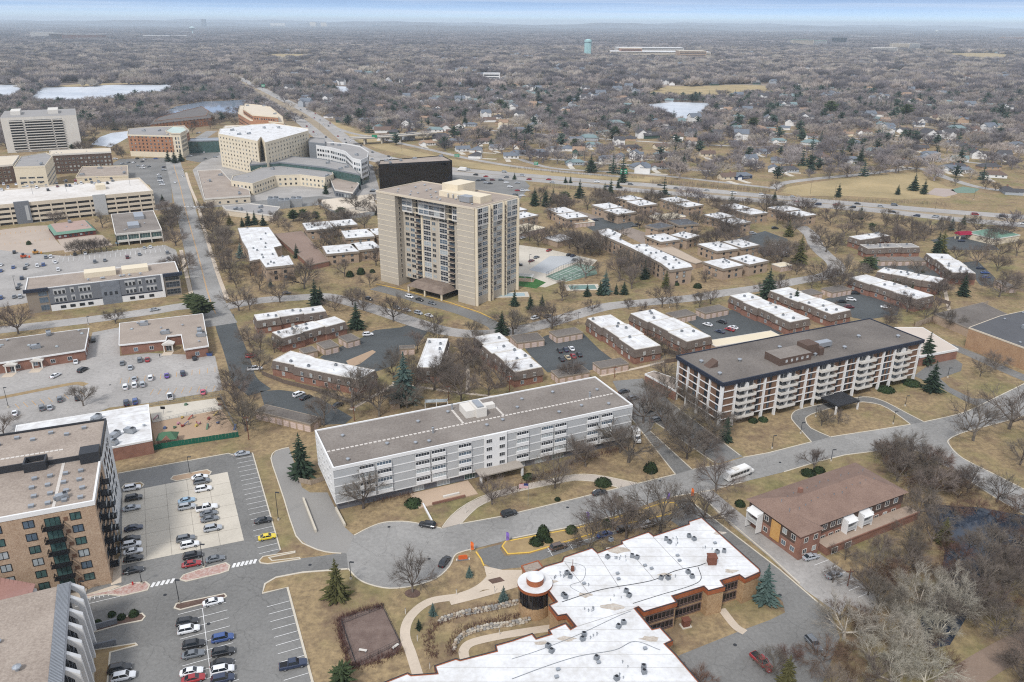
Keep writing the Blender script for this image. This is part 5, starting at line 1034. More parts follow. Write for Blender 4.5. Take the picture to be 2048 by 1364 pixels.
def stilt_office():
    H = 7.6; loc, rz, Lx, Dy, P4 = frame((231,468),(323,459),(318,420), H); BLOCK.append(P4); R = obj('office_building', None, None, loc, rz); label(R, 'white framed glass office raised on columns over parked cars below the garage', 'building')
    MB().box(.5, .5,2.7, Lx - .5, Dy - .5, H - .4,0, bottom=True).build('wall', GLG, R); MB().box(-.2,-.2, H - 1.0, Lx + .2, Dy + .2, H - .3,0, bottom=True).build('roof_slab', OFFW, R); MB().box(.2, .2, H - .3, Lx - .2, Dy - .2, H - .2,0).build('roof', GRAVEL, R)
    MB().ring([(-.25,-.25),(Lx + .25,-.25),(Lx + .25, Dy + .25),(-.25, Dy + .25)],[(.2, .2),(Lx - .2, .2),(Lx - .2, Dy - .2),(.2, Dy - .2)], H - .4, H + .1).build('parapet', OFFW, R)
    MB().box(-.1,-.1,2.2, Lx + .1, Dy + .1,3.4,0, bottom=True).build('floor_slab', OFFW, R); cm = MB().box(-.25,-.25,0, .25, .25, H - .5).mesh('column', OFFW)
    for k in range(5):
        obj('column', cm, R, (Lx * k / 4,0,0)); obj('column', cm, R, (0, Dy * k / 4,0)); obj('column', cm, R, (Lx, Dy * k / 4,0))
    for k in range(4): win(R, Lx, Dy, 0, Lx * (k + .5) / 4,3.4, Lx / 4 - .6,2.9, OFFW, GLG, 4, off=-.48)
    MB().box(Lx * .3, Dy * .2, H - .2, Lx * .55, Dy * .4, H + 1.6).build('rooftop_unit', METAL, R); MB().box(Lx * .5, Dy * .6, H - .2, Lx * .72, Dy * .85, H + 1.8).build('rooftop_unit', METAL, R)
    for k in range(6): put(R, 'vent', Lx * rnd.uniform(.2, .9), Dy * rnd.uniform(.1, .5), H - .2)
    LAND.append(('the raised glass office', *((np.array(P4[0]) + P4[2]) / 2),25))
stilt_office()
R = pbuild('diner', 'low brown restaurant with green mansard and red awning', 'below the parking garage', 'building', rect((109,466),(190,456),(186,437),4.2),4.2, mat('diner brick', (112,62,54), a=.1), mat('roof tan', (176,150,138), a=.1), mans=(GREENR, 2.8,1.4), wins=[(.8,1.6,1.4,3, DARK, 2)], units=(('hvac', 1),('vent', 3)))
c0 = np.array(G(150,470)) - np.array(R.location[:2]); MB().frus([(c0[0] - 2.4, c0[1] - 1.4),(c0[0] + 2.4, c0[1] - 1.4),(c0[0] + 2.4, c0[1] + 1),(c0[0] - 2.4, c0[1] + 1)],2.4,[(c0[0] - 2, c0[1] - .2),(c0[0] + 2, c0[1] - .2),(c0[0] + 2, c0[1] + 1),(c0[0] - 2, c0[1] + 1)],3.6,0).build('awning', mat('awning red', (150,30,60)), R)
CW = [(1.0,1.6,1.6,6, WHITE, 2)]
def portico(R, px, th=None):
    x, y = np.array(G(*px)) - np.array(R.location[:2]); rz = math.radians(8)
    o = MB().box(-1.9,-2,0,-1.5,-1.6,2.9,0).box(1.5,-2,0,1.9,-1.6,2.9,0).box(-2.2,-2.2,2.9,2.2, .5,3.4,0, bottom=True).add([(-2.4,-2.4,3.4),(2.4,-2.4,3.4),(0,-2.4,4.5),(-2.4, .6,3.4),(2.4, .6,3.4),(0, .6,4.5)],[(0,1,2),(0,2,5,3),(1,4,5,2)],0).build('portico', OFFW, R, (x, y, 0), rz)
    obj('entrance_door', winmesh(2.2,2.4, WHITE, GL1,2), o, (0,-.9, .05)); MB().box(-2,-6,0,2,-2, .07).build('entrance_path', WALK, o)
R = pbuild('clinic', 'low red brick clinic with tan gravel roof and white eaves', 'beside the access drive', 'building', [G(x, y, 4.6) for x, y in ((240,689),(330,680),(332,672),(364,668),(370,698),(415,691),(404,628),(241,647))],4.6, BRICKR, GRAVELT, (WHITE, .5, .5), wins=CW, units=(('hvac', 4),('vent', 4),('skylight', 1))); portico(R, (340,700))
R = pbuild('clinic', 'low red brick clinic with dark roof and two porticos', 'at the left edge', 'building', [G(x, y, 4.6) for x, y in ((-60,735),(0,725),(168,699),(176,657),(0,680),(-60,688))],4.6, BRICKR, GRAVEL, (WHITE, .5, .5), wins=CW, units=(('hvac', 3),('vent', 4),('skylight', 4))); portico(R, (27,742)); portico(R, (80,733))
pbuild('day_care', 'low brick building with bright white flat roof', 'behind the tan brick apartments', 'building', [G(x, y, 5) for x, y in ((30,868),(220,895),(304,879),(297,809),(33,851))],5, BRICKR, ROOFW, (WHITE, .5, .1), units=(('hvac', 4),('vent', 3)))
# hospital group
def slab(name, look, place, px, h, wall, roof, wins=None, fas=None, units=(), seed=0, base=None, par=.5, cat='building', mans=None): return pbuild(name, look, place, cat, [G(x, y, h) for x, y in px], h, wall, roof, fas, par, wins, units, base, mans, seed=seed)
HW_ = [(2.0 + 3.5 * i, 1.7,1.7,5.6, CREAM, 1) for i in range(8)]
def hosp():
    slab('hospital_tower', 'cream eight storey hospital block with square windows', 'left of the curved clinic', [(436,268),(515,283),(522,274),(530,286),(617,262),(616,258),(546,247),(500,250),(440,258)],30, CREAM, ROOFW, HW_, units=(('hvac', 5),('vent', 8)))
    slab('hospital_wing', 'low curved cream hospital wing', 'in front of the cream hospital block', [(462,362),(505,368),(550,352),(600,350),(650,356),(667,349),(662,340),(610,330),(540,328),(500,345),(466,352)],9, CREAM, ROOFG, [(1.4,1.5,1.6,4.2, DARK, 1),(5.2,1.5,1.6,4.2, DARK, 1)], units=(('hvac', 2),('vent', 6)))
    slab('hospital_wing', 'low tan hospital wing with flat roofs', 'right of the avenue below the hospital block', [(410,398),(500,392),(497,380),(470,372),(440,340),(396,342)],5, TANL, GRAVELT, [(1,1.6,1.4,6, DARK, 2)],(OFFW, .6, .4),(('hvac', 3),('vent', 5)))
    slab('hospital_glass_wing', 'grey roofed wing with green glass walls', 'between the cream block and curved clinic', [(500,330),(560,325),(650,335),(720,350),(700,330),(640,318),(560,312),(505,318)],12, GLG, ROOFG, None, (STEEL, .6, .3),(('hvac', 3),))
    slab('plaza_annex', 'tan flat annex with dark glazed front', 'below the curved white clinic', [(670,380),(705,386),(718,368),(688,352),(660,356)],5, GREYD, GRAVELT, [(.6,2,2.4,3, STEEL, 2)],(OFFW, .5, .3))
    # curved white clinic
    H = 20; arc = [G(632,292, H), G(660,296, H), G(690,304, H), G(705,318, H), G(722,322, H), G(735,316, H), G(737,305, H), G(720,294, H), G(690,288, H), G(650,285, H)]
    R = pbuild('curved_clinic', 'curved white clinic with dark ribbon windows and rooftop plant', 'beside the highway bridge', 'building', arc, H, WHITE, ROOFG, None, .9,[(3.0 + 4.2 * i, 2.4,2.0,3.6, DARK, 2) for i in range(4)],(('hvac', 3),), base=(GLG, 5.0))
    slab('grey_stair_block', 'grey metal clad block', 'between the cream hospital and the curved clinic', [(617,285),(650,288),(650,278),(620,275)],22, STEEL, ROOFG)
    # black glass office
    R = slab('glass_office', 'black mirrored glass office box with rooftop plant', 'behind the tan tower beside the highway', [(757,330),(904,322),(884,312),(760,322)],19.5, GLM, GRAVELT, None, (BLACK, 1.0, .1),(('hvac', 5),))
    cols_ = MB().box(-.04,-.08,0, .04, .02,19).mesh('mullion', DARK)
    a, b = np.array(G(757,330,19.5)), np.array(G(904,322,19.5)); th = math.atan2(*(b - a)[::-1])
    for k in range(25): q = a + (b - a) * k / 24 - np.array(R.location[:2]); obj('mullion', cols_, R, (*q, 0), th)
    # orange brick mixed block and its wings
    slab('orange_block', 'orange brick six storey block with cream corner turret', 'left of the covered skyway', [(255,270),(360,273),(378,262),(368,252),(290,255),(258,258)],21, BRICKO, ROOFG, [(5.5 + 3.3 * i, 1.4,1.6,4.2, DARK, 2) for i in range(5)],(CREAM, .8, .3),(('hvac', 3),), base=(CREAM, 5.2))
    slab('round_turret', 'round cream turret with pale roof', 'at the corner of the orange brick block', [(332,262),(345,267),(360,267),(372,261),(366,255),(345,254)],24, CREAM, mat('pale green roof', (190,204,196)),[(6 + 4 * i, 1.2,2.4,2.6, DARK, 1) for i in range(4)],(TANL, .8, .6))
    slab('orange_offices', 'orange brick terraced offices with flat roofs', 'beside the highway above the hospital', [(476,226),(500,240),(567,246),(565,234),(540,214),(480,212)],22, BRICKO, TANL, [(3 + 4 * i, 1.5,1.6,3.6, DARK, 2) for i in range(4)],(CREAM, .8, .2),(('hvac', 3),))
    slab('orange_offices', 'upper tier of orange brick terraced offices', 'beside the highway above the hospital', [(486,218),(505,230),(556,234),(552,226),(532,212),(490,208)],28, BRICKO, TANL, [(23.5,1.6,1.6,3.6, DARK, 2)],(CREAM, .8, .2),(('hvac', 3),))
    slab('parking_ramp', 'cream parking deck with parked cars on top', 'behind the cream hospital block', [(442,262),(520,268),(590,262),(570,248),(450,252)],12, CREAM, mat('deck white', (232,226,218)), None, (CREAM, .9, .1))
    slab('skyway', 'glazed covered footbridge', 'joining the orange block and the hospital', [(372,283),(437,281),(437,276),(372,278)],12, GLG, METAL, None, (METAL, .5, .2))
    slab('roofed_terraces', 'grey pitched roof apartment terraces', 'beside the narrow pond', [(300,245),(340,240),(420,232),(425,222),(405,212),(360,222),(310,235)],12, BRICKO, mat('grey shingles', (112,106,102), a=.12),[(2 + 3.2 * i, 1.4,1.6,5, DARK, 2) for i in range(3)], mans=(mat('grey shingles', (128,122,120)),9.5,5))
    slab('office_wing', 'dark ribbed office wing with cream verticals', 'behind the parking garage', [(98,310),(222,304),(220,297),(100,302)],17, MAROON, TANL, [(2 + 3.4 * i, 1.6,1.5,3.2, CREAM, 1) for i in range(4)],(OFFW, .8, .2),(('vent', 5),))
    slab('office_wing', 'cream and dark low office wing', 'at the left edge behind the parking garage', [(-40,335),(25,330),(38,312),(-40,316)],15, MAROON, TANL, [(2 + 3.4 * i, 1.6,1.5,3.2, CREAM, 1) for i in range(4)],(OFFW, .8, .2))
    slab('clinic_cube', 'cream cube office with grey ribbed side', 'between the dark office wings', [(27,335),(90,333),(105,312),(92,306),(42,314)],22, CREAM, ROOFG, [(3 + 3.4 * i, 4.5,1.2,6, GREYP, 4) for i in range(4)],(CREAM, .8, .1),(('hvac', 1),('vent', 4)))
    slab('low_annex', 'low cream annex roof', 'right of the parking garage top', [(152,355),(256,352),(255,332),(165,334)],7, CREAM, GRAVELT, None, (CREAM, .6, .2),(('hvac', 3),('vent', 4)))
    slab('utility_building', 'tan utility building with white tanks on roof', 'behind the spruces left of the tower', [(452,420),(545,432),(560,415),(500,408),(445,413)],4, TANL, ROOFG, None, (OFFW, .4, .2),(('hvac', 4),))
    for k, px in enumerate(((548,412),(570,415),(594,412))):
        x, y = G(*px); t = thing('cooling_tower', 'white boxy cooling tower', 'in the hospital service court', 'cooling tower', (x, y, 0), .2, 'cooling towers in the service court'); MB().box(-4,-3.5,0,4,3.5,6).build('casing', METAL, t)
        for j in (-2,2): MB().tube((j, 0,6),(j, 0,7),1.6,1.7,12).build('fan_ring', STEEL, t)
    # balcony tower far left
    H = 35; loc, rz, Lx, Dy, P4 = frame((0,236),(152,230),(150,217), H); BLOCK.append(P4); R = obj('tower_block', None, None, loc, rz); label(R, 'pale twelve storey apartment tower with stacked dark balconies at the left', 'building')
    MB().box(0,0,0, Lx, Dy, H, 0).build('wall', OFFW, R); MB().box(Lx * .12, Dy * .3, H, Lx * .25, Dy * .7, H + 4).box(Lx * .62, Dy * .3, H, Lx * .76, Dy * .7, H + 4).build('penthouse', OFFW, R); MB().box(.2, .2, H, Lx - .2, Dy - .2, H + .1,0).build('roof', ROOFG, R)
    for a, b in ((.10, .27),(.30, .65),(.67, .80)):
        MB().box(Lx * a, -.1,2, Lx * b, .05, H - 3,0).build('recess', GL1, R)
        for k in range(12): MB().box(Lx * a, -1.5,2 + k * 2.6, Lx * b, 0,2.2 + k * 2.6,0, bottom=True).box(Lx * a, -1.6,2.2 + k * 2.6, Lx * b, -1.5,3.0 + k * 2.6,0).build('balcony', OFFW, R)
    for k in range(12):
        for s in (.25, .5, .75): win(R, Lx, Dy, 1, Dy * s, 2.5 + k * 2.6,2.2,1.5, OFFW, GL1,2)
    LAND.append(('the hospital', *G(530,340),90))
hosp()
# bridge over the highway
def bridge():
    p = [np.array(G(*q)) for q in ((702,289),(745,287),(790,284),(868,277))]; R = obj('road_bridge', None, None, (*p[0],0)); label(R, 'grey concrete road bridge over the highway with green sign on its rail', 'bridge')
    path = catmull(p, 6); a, b = offset(path, 7), offset(path, -7); n_ = len(path); mb = MB(); o = p[0]
    for i in range(n_ - 1):
        q = [a[i] - o, b[i] - o, b[i + 1] - o, a[i + 1] - o]; mb.add([(*k, 6.2) for k in q] + [(*k, 7.0) for k in q],[(0,1,5,4),(1,2,6,5),(2,3,7,6),(3,0,4,7),(4,5,6,7),(3,2,1,0)])
    mb.build('deck', ASPHO, R)
    for s in (a, b):
        r_ = MB()
        for i in range(n_ - 1): r_.tube((*(s[i] - o),7.5),(*(s[i + 1] - o),7.5), .5, .5,4)
        r_.build('rail', CONC, R)
    for f in (4,9,13): q = path[f] - o; MB().box(q[0] - .8, q[1] - 6,0, q[0] + .8, q[1] + 6,6.2).build('pier', CONC, R)
    q = path[7] - o; MB().box(q[0] - 3, q[1] - 7.8,7.2, q[0] + 3, q[1] - 7.5,10.2).build('sign', mat('sign green', (40,140,104), a=.05), R)
bridge()
def road_sign(px, w, h, z, c, place, nm='highway_sign'):
    x, y = G(*px); t = thing(nm, 'green highway sign on posts', place, 'sign', (x, y, 0)); MB().box(-w / 2,-.1, z, w / 2, .1, z + h).box(-w / 2 + .3,-.13, z + h * .6, w / 2 - .5,-.1, z + h * .72,1).box(-w / 2 + .3,-.13, z + h * .25, w / 2 - 1.2,-.1, z + h * .37,1).build('panel', [mat('sign green', (40,140,104)), MARKW], t)
    for s in (-w / 3, w / 3): MB().box(s - .1,-.0,0, s + .1, .2, z).build('post', STEEL, t)
road_sign((1247,354),6,4,3,0, 'beside the highway trees'); road_sign((914,318),5,3,2,0, 'on the ramp bank above the black office'); road_sign((1072,334),4,3,2,0, 'left of the white slope houses'); road_sign((527,178),7,5,4,0, 'far up the highway')
# ================================================================== far landmarks
def farb(px, w, d, h, m, rm, place, look='pale far block', nm='distant_building', cat='building'):
    x, y = G(*px); t = thing(nm, look, place, cat, (x, y, 0), rnd.uniform(-.2, .2)); MB().box(-w / 2,0,0, w / 2, d, h).build('wall', m, t); MB().box(-w / 2 - .5,-.5, h, w / 2 + .5, d + .5, h + 1.2).build('roof', rm, t)
    nf = max(1, int(h / 5))
    for k in range(min(nf, 9)): MB().box(-w / 2 + 2,-.3,1.5 + k * h / nf, w / 2 - 2,-.02,1.5 + k * h / nf + h / nf * .45).build('window_band', GL1, t)
    c_ = min(420, y * .08); BLOCK.append([(x - w / 2 - 12, y - c_),(x + w / 2 + 12, y - c_),(x + w / 2 + 12, y + d + 10),(x - w / 2 - 12, y + d + 10)]); return t
def wtower(px, H, r, c, place, style=0):
    x, y = G(*px); t = thing('water_tower', 'tall pale water tower' if style else 'pale green fluted water tower', place, 'water tower', (x, y, 0)); m = mat('water tower paint' + str(c), c, a=.06)
    if style == 0:
        ci = [(r * (.98 if k % 2 else .86) * math.cos(k * math.pi / 16), r * (.98 if k % 2 else .86) * math.sin(k * math.pi / 16)) for k in range(32)]; MB().prism(ci, 0, H * .84,0).build('shaft', m, t)
        MB().tube((0,0, H * .84),(0,0, H * .94), r * 1.08, r * 1.08,24).tube((0,0, H * .94),(0,0, H), r * 1.08, r * .3,24).build('tank', m, t)
    else:
        MB().tube((0,0,0),(0,0, H * .7), r * .25, r * .22,12).build('shaft', m, t); MB().tube((0,0, H * .65),(0,0, H * .8), r * .3, r, 18).tube((0,0, H * .8),(0,0, H * .9), r, r, 18).tube((0,0, H * .9),(0,0, H), r, r * .2,18).build('tank', m, t)
wtower((1175,115),69,14,(170,206,204), 'beside the far red brick school')
wtower((386,70),75,26,(196,214,214), 'left of the far dark high rise', 1); wtower((1139,54),95,20,(236,238,240), 'far off above the school', 1); wtower((1872,70),60,24,(226,226,214), 'near the right horizon', 1)
for px, w, d, h, m, rm, pl, lk in (((1320,112),420,120,16, TANL, ROOFW, 'right of the fluted water tower', 'long red brick school with white roof'),((1385,115),110,80,24, BRICKT, TANL, 'at the right end of the far school', 'taller red brick school wing'),((1300,108),300,100,26, OFFW, ROOFW, 'behind the long red school', 'white roofed school hall'),((1262,111),90,80,28, BRICKO, TANL, 'at the left end of the far school', 'red brick school end block'),
    ((407,56),70,60,150, GREYD, GREYD, 'at the left horizon', 'dark far high rise'),((556,56),280,80,90, OFFW, OFFW, 'on the left horizon', 'white far apartment slab'),((626,56),120,80,110, TANL, TANL, 'left one of a tan pair on the horizon', 'tan far tower'),((648,57),110,80,105, TANL, TANL, 'right one of a tan pair on the horizon', 'tan far tower'),((752,57),150,60,60, GL2, ROOFG, 'right of the tan horizon pair', 'dark blue far office'),
    ((85,76),190,90,40, OFFW, ROOFW, 'far left on the wooded rise', 'white far hall'),((130,78),220,90,34, MAROON, ROOFG, 'right of the white far hall', 'dark far brick hall'),((165,79),260,90,30, BRICKR, ROOFG, 'right of the dark far hall', 'red far brick hall'),((330,75),330,80,14, OFFW, ROOFW, 'below the far green water tower', 'low white far warehouse'),((983,158),40,30,12, WHITE, ROOFW, 'in the trees right of centre', 'white two storey hall'),
    ((1605,92),130,60,36, TANL, GREENR, 'left of the far black box', 'tan far flats with green glass'),((1635,92),110,60,32, GREYP, GREENR, 'right next to the tan far flats', 'grey far flats'),((1682,88),80,60,40, BLACK, BLACK, 'on the right skyline woods', 'black far box office'),((1800,100),90,50,34, TANL, OFFW, 'left of the far dry hill', 'tan far flats'),((1822,100),90,50,34, GREYP, OFFW, 'beside the far dry hill', 'grey far flats'),((1770,104),120,50,20, OFFW, OFFW, 'below the tan far flats', 'pale far hall'),((1730,76),330,90,18, OFFW, ROOFW, 'near the right horizon', 'long white far warehouse'),((1540,66),260,90,24, OFFW, ROOFW, 'on the right horizon', 'white far warehouse'),((1240,56),160,90,50, OFFW, ROOFW, 'on the horizon above the school', 'small white far block'),((1410,58),500,90,34, GREYP, ROOFG, 'on the horizon right of the school', 'wide grey far block'),((2035,80),260,90,26, BRICKO, ROOFW, 'at the right edge of the horizon', 'red far warehouse'),((1815,70),150,60,22, OFFW, ROOFW, 'left of the right horizon tower', 'small white far hall')):
    farb(px, w, d, h, m, rm, pl, lk)
# ================================================================== family houses
ROOFS = [(mat('shingles slate', (112,118,126), a=.12), 'slate'),(mat('shingles dark', (82,80,82), a=.12), 'dark'),(mat('shingles teal', (124,142,142), a=.1), 'teal'),(mat('shingles tan', (158,132,110), a=.1), 'tan'),(mat('shingles brown', (110,92,82), a=.12), 'brown')]
HW2 = [(WHITE, 'white'),(mat('siding blue', (74,98,140), a=.06), 'blue'),(CREAM, 'cream'),(mat('siding grey', (172,176,180), a=.05), 'grey'),(BRICKT, 'tan brick'),(mat('siding green', (70,92,84), a=.06), 'dark green'),(mat('siding navy', (56,70,98), a=.06), 'navy')]
_hc = {}
def hmesh(var, wi, ri):
    k = (var, wi, ri)
    if k in _hc: return _hc[k]
    Lh, Wh, hw, pit, hip = [(15,9,3,2.6,0),(18,9,2.9,2.2,4.5),(12,10,5.6,3.4,0),(20,10,3,2.8,5)][var]; e = .6
    w = MB().box(-Lh / 2,-Wh / 2,0, Lh / 2, Wh / 2, hw)
    if not hip: w.add([(-Lh / 2,-Wh / 2, hw),(-Lh / 2, Wh / 2, hw),(-Lh / 2,0, hw + pit),(Lh / 2,-Wh / 2, hw),(Lh / 2, Wh / 2, hw),(Lh / 2,0, hw + pit)],[(1,0,2),(3,4,5)])
    r = MB(); xr = Lh / 2 + e - hip; z0 = hw - .15
    r.add([(-Lh / 2 - e, -Wh / 2 - e, z0),(Lh / 2 + e, -Wh / 2 - e, z0),(Lh / 2 + e, Wh / 2 + e, z0),(-Lh / 2 - e, Wh / 2 + e, z0),(-xr, 0, hw + pit + .1),(xr, 0, hw + pit + .1)],[(0,1,5,4),(2,3,4,5)] + ([(1,2,5),(3,0,4)] if hip else [(1,2,5),(3,0,4)][:0]))
    if not hip: r.add([(-xr, 0, hw + pit - .1),(-Lh / 2 - e, -Wh / 2 - e, z0 - .2),(-Lh / 2 - e, -Wh / 2 - e, z0),(-xr, 0, hw + pit + .1)],[(0,1,2,3)])
    if var in (1,2):   # cross gable or garage wing
        w.box(-Lh / 2,-Wh / 2 - 4,0,-Lh / 2 + 6,-Wh / 2, hw); w.add([(-Lh / 2,-Wh / 2 - 4, hw),(-Lh / 2 + 6,-Wh / 2 - 4, hw),(-Lh / 2 + 3,-Wh / 2 - 4, hw + 2)],[(0,1,2)])
        r.add([(-Lh / 2 - .4,-Wh / 2 - 4.5, z0),(-Lh / 2 + 3,-Wh / 2 - 4.5, hw + 2.1),(-Lh / 2 + 6.4,-Wh / 2 - 4.5, z0),(-Lh / 2 - .4,0, z0),(-Lh / 2 + 3,0, hw + 2.1),(-Lh / 2 + 6.4,0, z0)],[(0,1,4,3),(1,2,5,4)])
    _hc[k] = (w.mesh('house_wall', HW2[wi][0]), r.mesh('house_roof', ROOFS[ri][0]), Lh, Wh, hw, pit); return _hc[k]
_hch = MB().box(-.5,-.5,0, .5, .5,2.2).mesh('chimney', BRICKR); HOUSES = []
GDM = MB().box(-2,-.06,0,2, .02,2.2).mesh('garage_door', WHITE); DRV = MB().add([(-2.6,-16, .05),(2.6,-16, .05),(2.6,0, .05),(-2.6,0, .05)],[(0,1,2,3)]).mesh('driveway', CONC)
def house(px, wi, ri, var, place, rz=None, full=True):
    x, y = G(*px); w, r, Lh, Wh, hw, pit = hmesh(var, wi, ri); a = rnd.choice((.1,-.25, .3,1.3,-.15)) if rz is None else rz
    t = thing('house', f'{"tall " if var == 2 else ""}{HW2[wi][1]} house with {ROOFS[ri][1]} roof', place, 'house', (x, y, 0), a, 'family houses among the trees')
    obj('wall', w, t); ro = obj('roof', r, t); obj('chimney', _hch, ro, (Lh * .2, .6, hw + pit * .6))
    if full:
        for sx_ in (-.3,0.05, .32): obj('window', winmesh(1.6,1.4, WHITE, GL1,2), t, (Lh * sx_, -Wh / 2 - .02,1.0) if not (var in (1,2) and sx_ < -.1) else (Lh * .18,-Wh / 2 - .02,1.0))
        obj('window', winmesh(1.6,1.4, WHITE, GL1,2), t, (Lh / 2 + .02,0,1.0), math.pi / 2)
        if var in (1,2): obj('garage_door', GDM, t, (-Lh / 2 + 3,-Wh / 2 - 4.02,0))
        obj('driveway', DRV, t, (-Lh / 2 + 3,-Wh / 2 - 4.1,0))
    HOUSES.append((x, y)); c = 13; BLOCK.append([(x - c, y - c - 14),(x + c, y - c - 14),(x + c, y + c),(x - c, y + c)])
HL = [(612,196,0,0,0),(732,243,3,0,1),(755,258,3,2,0),(787,267,5,1,1),(820,270,2,1,1),(870,263,0,2,3),(852,240,2,3,0),(880,239,3,0,1),(995,236,0,1,1),(1000,247,4,4,1),(987,215,3,0,0),(944,186,0,0,2),(822,160,0,0,2),(767,157,0,0,2),(925,302,0,0,0),(952,303,0,0,1),(993,299,0,0,0),(1022,316,0,0,0),(855,290,0,3,1),(1039,310,3,0,1),(1078,308,1,0,1),(1109,302,0,0,1),(1133,300,0,0,1),(1040,292,4,4,1),(1071,254,3,0,3),(1170,268,3,3,3),(1208,268,5,2,1),(1150,283,0,0,0),(1126,287,4,1,1),(1149,329,3,2,1),(1269,317,0,0,2),(1239,318,0,0,0),(1216,321,3,0,1),(1326,313,0,2,1),(1321,297,2,4,0),(1259,280,4,1,1),(1281,337,3,0,3),(1316,337,3,4,1),(1499,327,0,0,2),(1521,307,3,0,1),(1414,312,2,4,0),(1381,272,3,1,2),(1434,274,3,1,2),(1096,187,5,1,2),(1136,182,2,4,2),(1577,251,0,1,2),(1748,306,3,2,3),(1776,267,0,0,2),(1806,263,0,1,1),(1868,243,2,4,2),(1833,252,0,0,1),(1946,268,0,4,2),(1951,316,0,1,2),(2006,318,3,1,2),(1918,322,0,2,0),(1858,321,3,0,3),(1911,338,3,1,3),(1976,338,4,1,3),(1551,324,3,0,1),(1596,299,2,3,1),(1733,222,5,2,1),(1656,236,0,0,0),(1941,213,0,0,2),(1546,342,0,0,0),(1575,343,3,1,1),(1898,340,3,0,1),(1923,344,0,0,1),(1986,354,0,4,3),(2016,386,3,1,1),(1281,345,0,0,2),(1454,358,2,4,0),(1481,356,6,0,1),(1700,323,3,0,1),(1640,318,4,4,1),(1800,330,4,1,1),(1690,270,2,3,1),(1620,275,3,4,1),(2030,292,3,0,1),(1900,290,0,0,1),(1840,300,4,1,0),(1470,290,3,0,1),(1555,285,0,2,1),(1040,262,0,0,1),(940,252,3,0,1),(905,268,4,4,0)]
def hplace(px, py):
    v = 'near the highway' if py > 300 else ('in nearer trees' if py > 235 else 'deep in trees')
    return v + (' left of centre' if px < 900 else (' above the apartments' if px < 1500 else ' above the field'))
for px, py, wi, ri, va in HL: house((px, py), wi, ri, va, hplace(px, py))
hrd = random.Random(11); n_ = 0
while n_ < 195:      # more houses glimpsed between the crowns
    px, py = hrd.uniform(590,2060),128 + 190 * hrd.random() ** 1.3
    if px < 760 and py > 215: continue
    x, y = G(px, py)
    if any(inpoly(x, y, b) for b in BLOCK) or any((x - a) ** 2 + (y - b) ** 2 < 30 ** 2 for a, b in HOUSES): continue
    house((px, py), hrd.choice((0,0,0,2,3,3,4,5)), hrd.choice((0,1,1,2,3,4)), hrd.choice((0,1,1,2,2,3)), hplace(px, py), full=py > 230); n_ += 1
# ================================================================== vegetation
BARK = mat('bark grey brown', (128,118,110), c2=(94,85,79), s1=1, s2=4, rand=.22, spec=.1)
TWIG = mat('twigs', (130,118,108), c2=(96,86,79), s1=.5, s2=3, rand=.25, spec=.1)
BARKW = mat('bark pale', (226,216,200), c2=(176,162,146), s1=1, s2=3, rand=.12, spec=.1); TWIGW = mat('pale twigs', (188,180,165), c2=(138,129,116), s1=.6, s2=3, rand=.12, spec=.1)
TWIGR = mat('red brown twigs', (122,96,82), c2=(92,72,62), s1=.5, s2=3, rand=.2, spec=.1)
SPRU = mat('spruce needles', (62,76,58), c2=(34,46,37), s1=.6, s2=2.5, rand=.2, spec=.1); SPRB = mat('blue spruce needles', (94,112,104), c2=(62,80,74), s1=.6, s2=2.5, rand=.15, spec=.1)
PINE = mat('pine needles', (78,88,58), c2=(50,60,40), s1=.6, s2=2.5, rand=.2, spec=.1); YEW = mat('olive needles', (106,102,64), c2=(74,72,46), s1=.6, s2=2.5, rand=.15, spec=.1)
SHRUB = mat('evergreen shrub', (66,78,48), c2=(40,52,34), s1=.6, s2=3, rand=.2, spec=.1)
def vdir(r, d, ang):
    a = np.cross(d, (0.3,0.9,0.2)); a /= np.linalg.norm(a) + 1e-9; b = np.cross(d, a); t = r.uniform(0,6.283)
    v = d * math.cos(ang) + (a * math.cos(t) + b * math.sin(t)) * math.sin(ang); return v / np.linalg.norm(v)
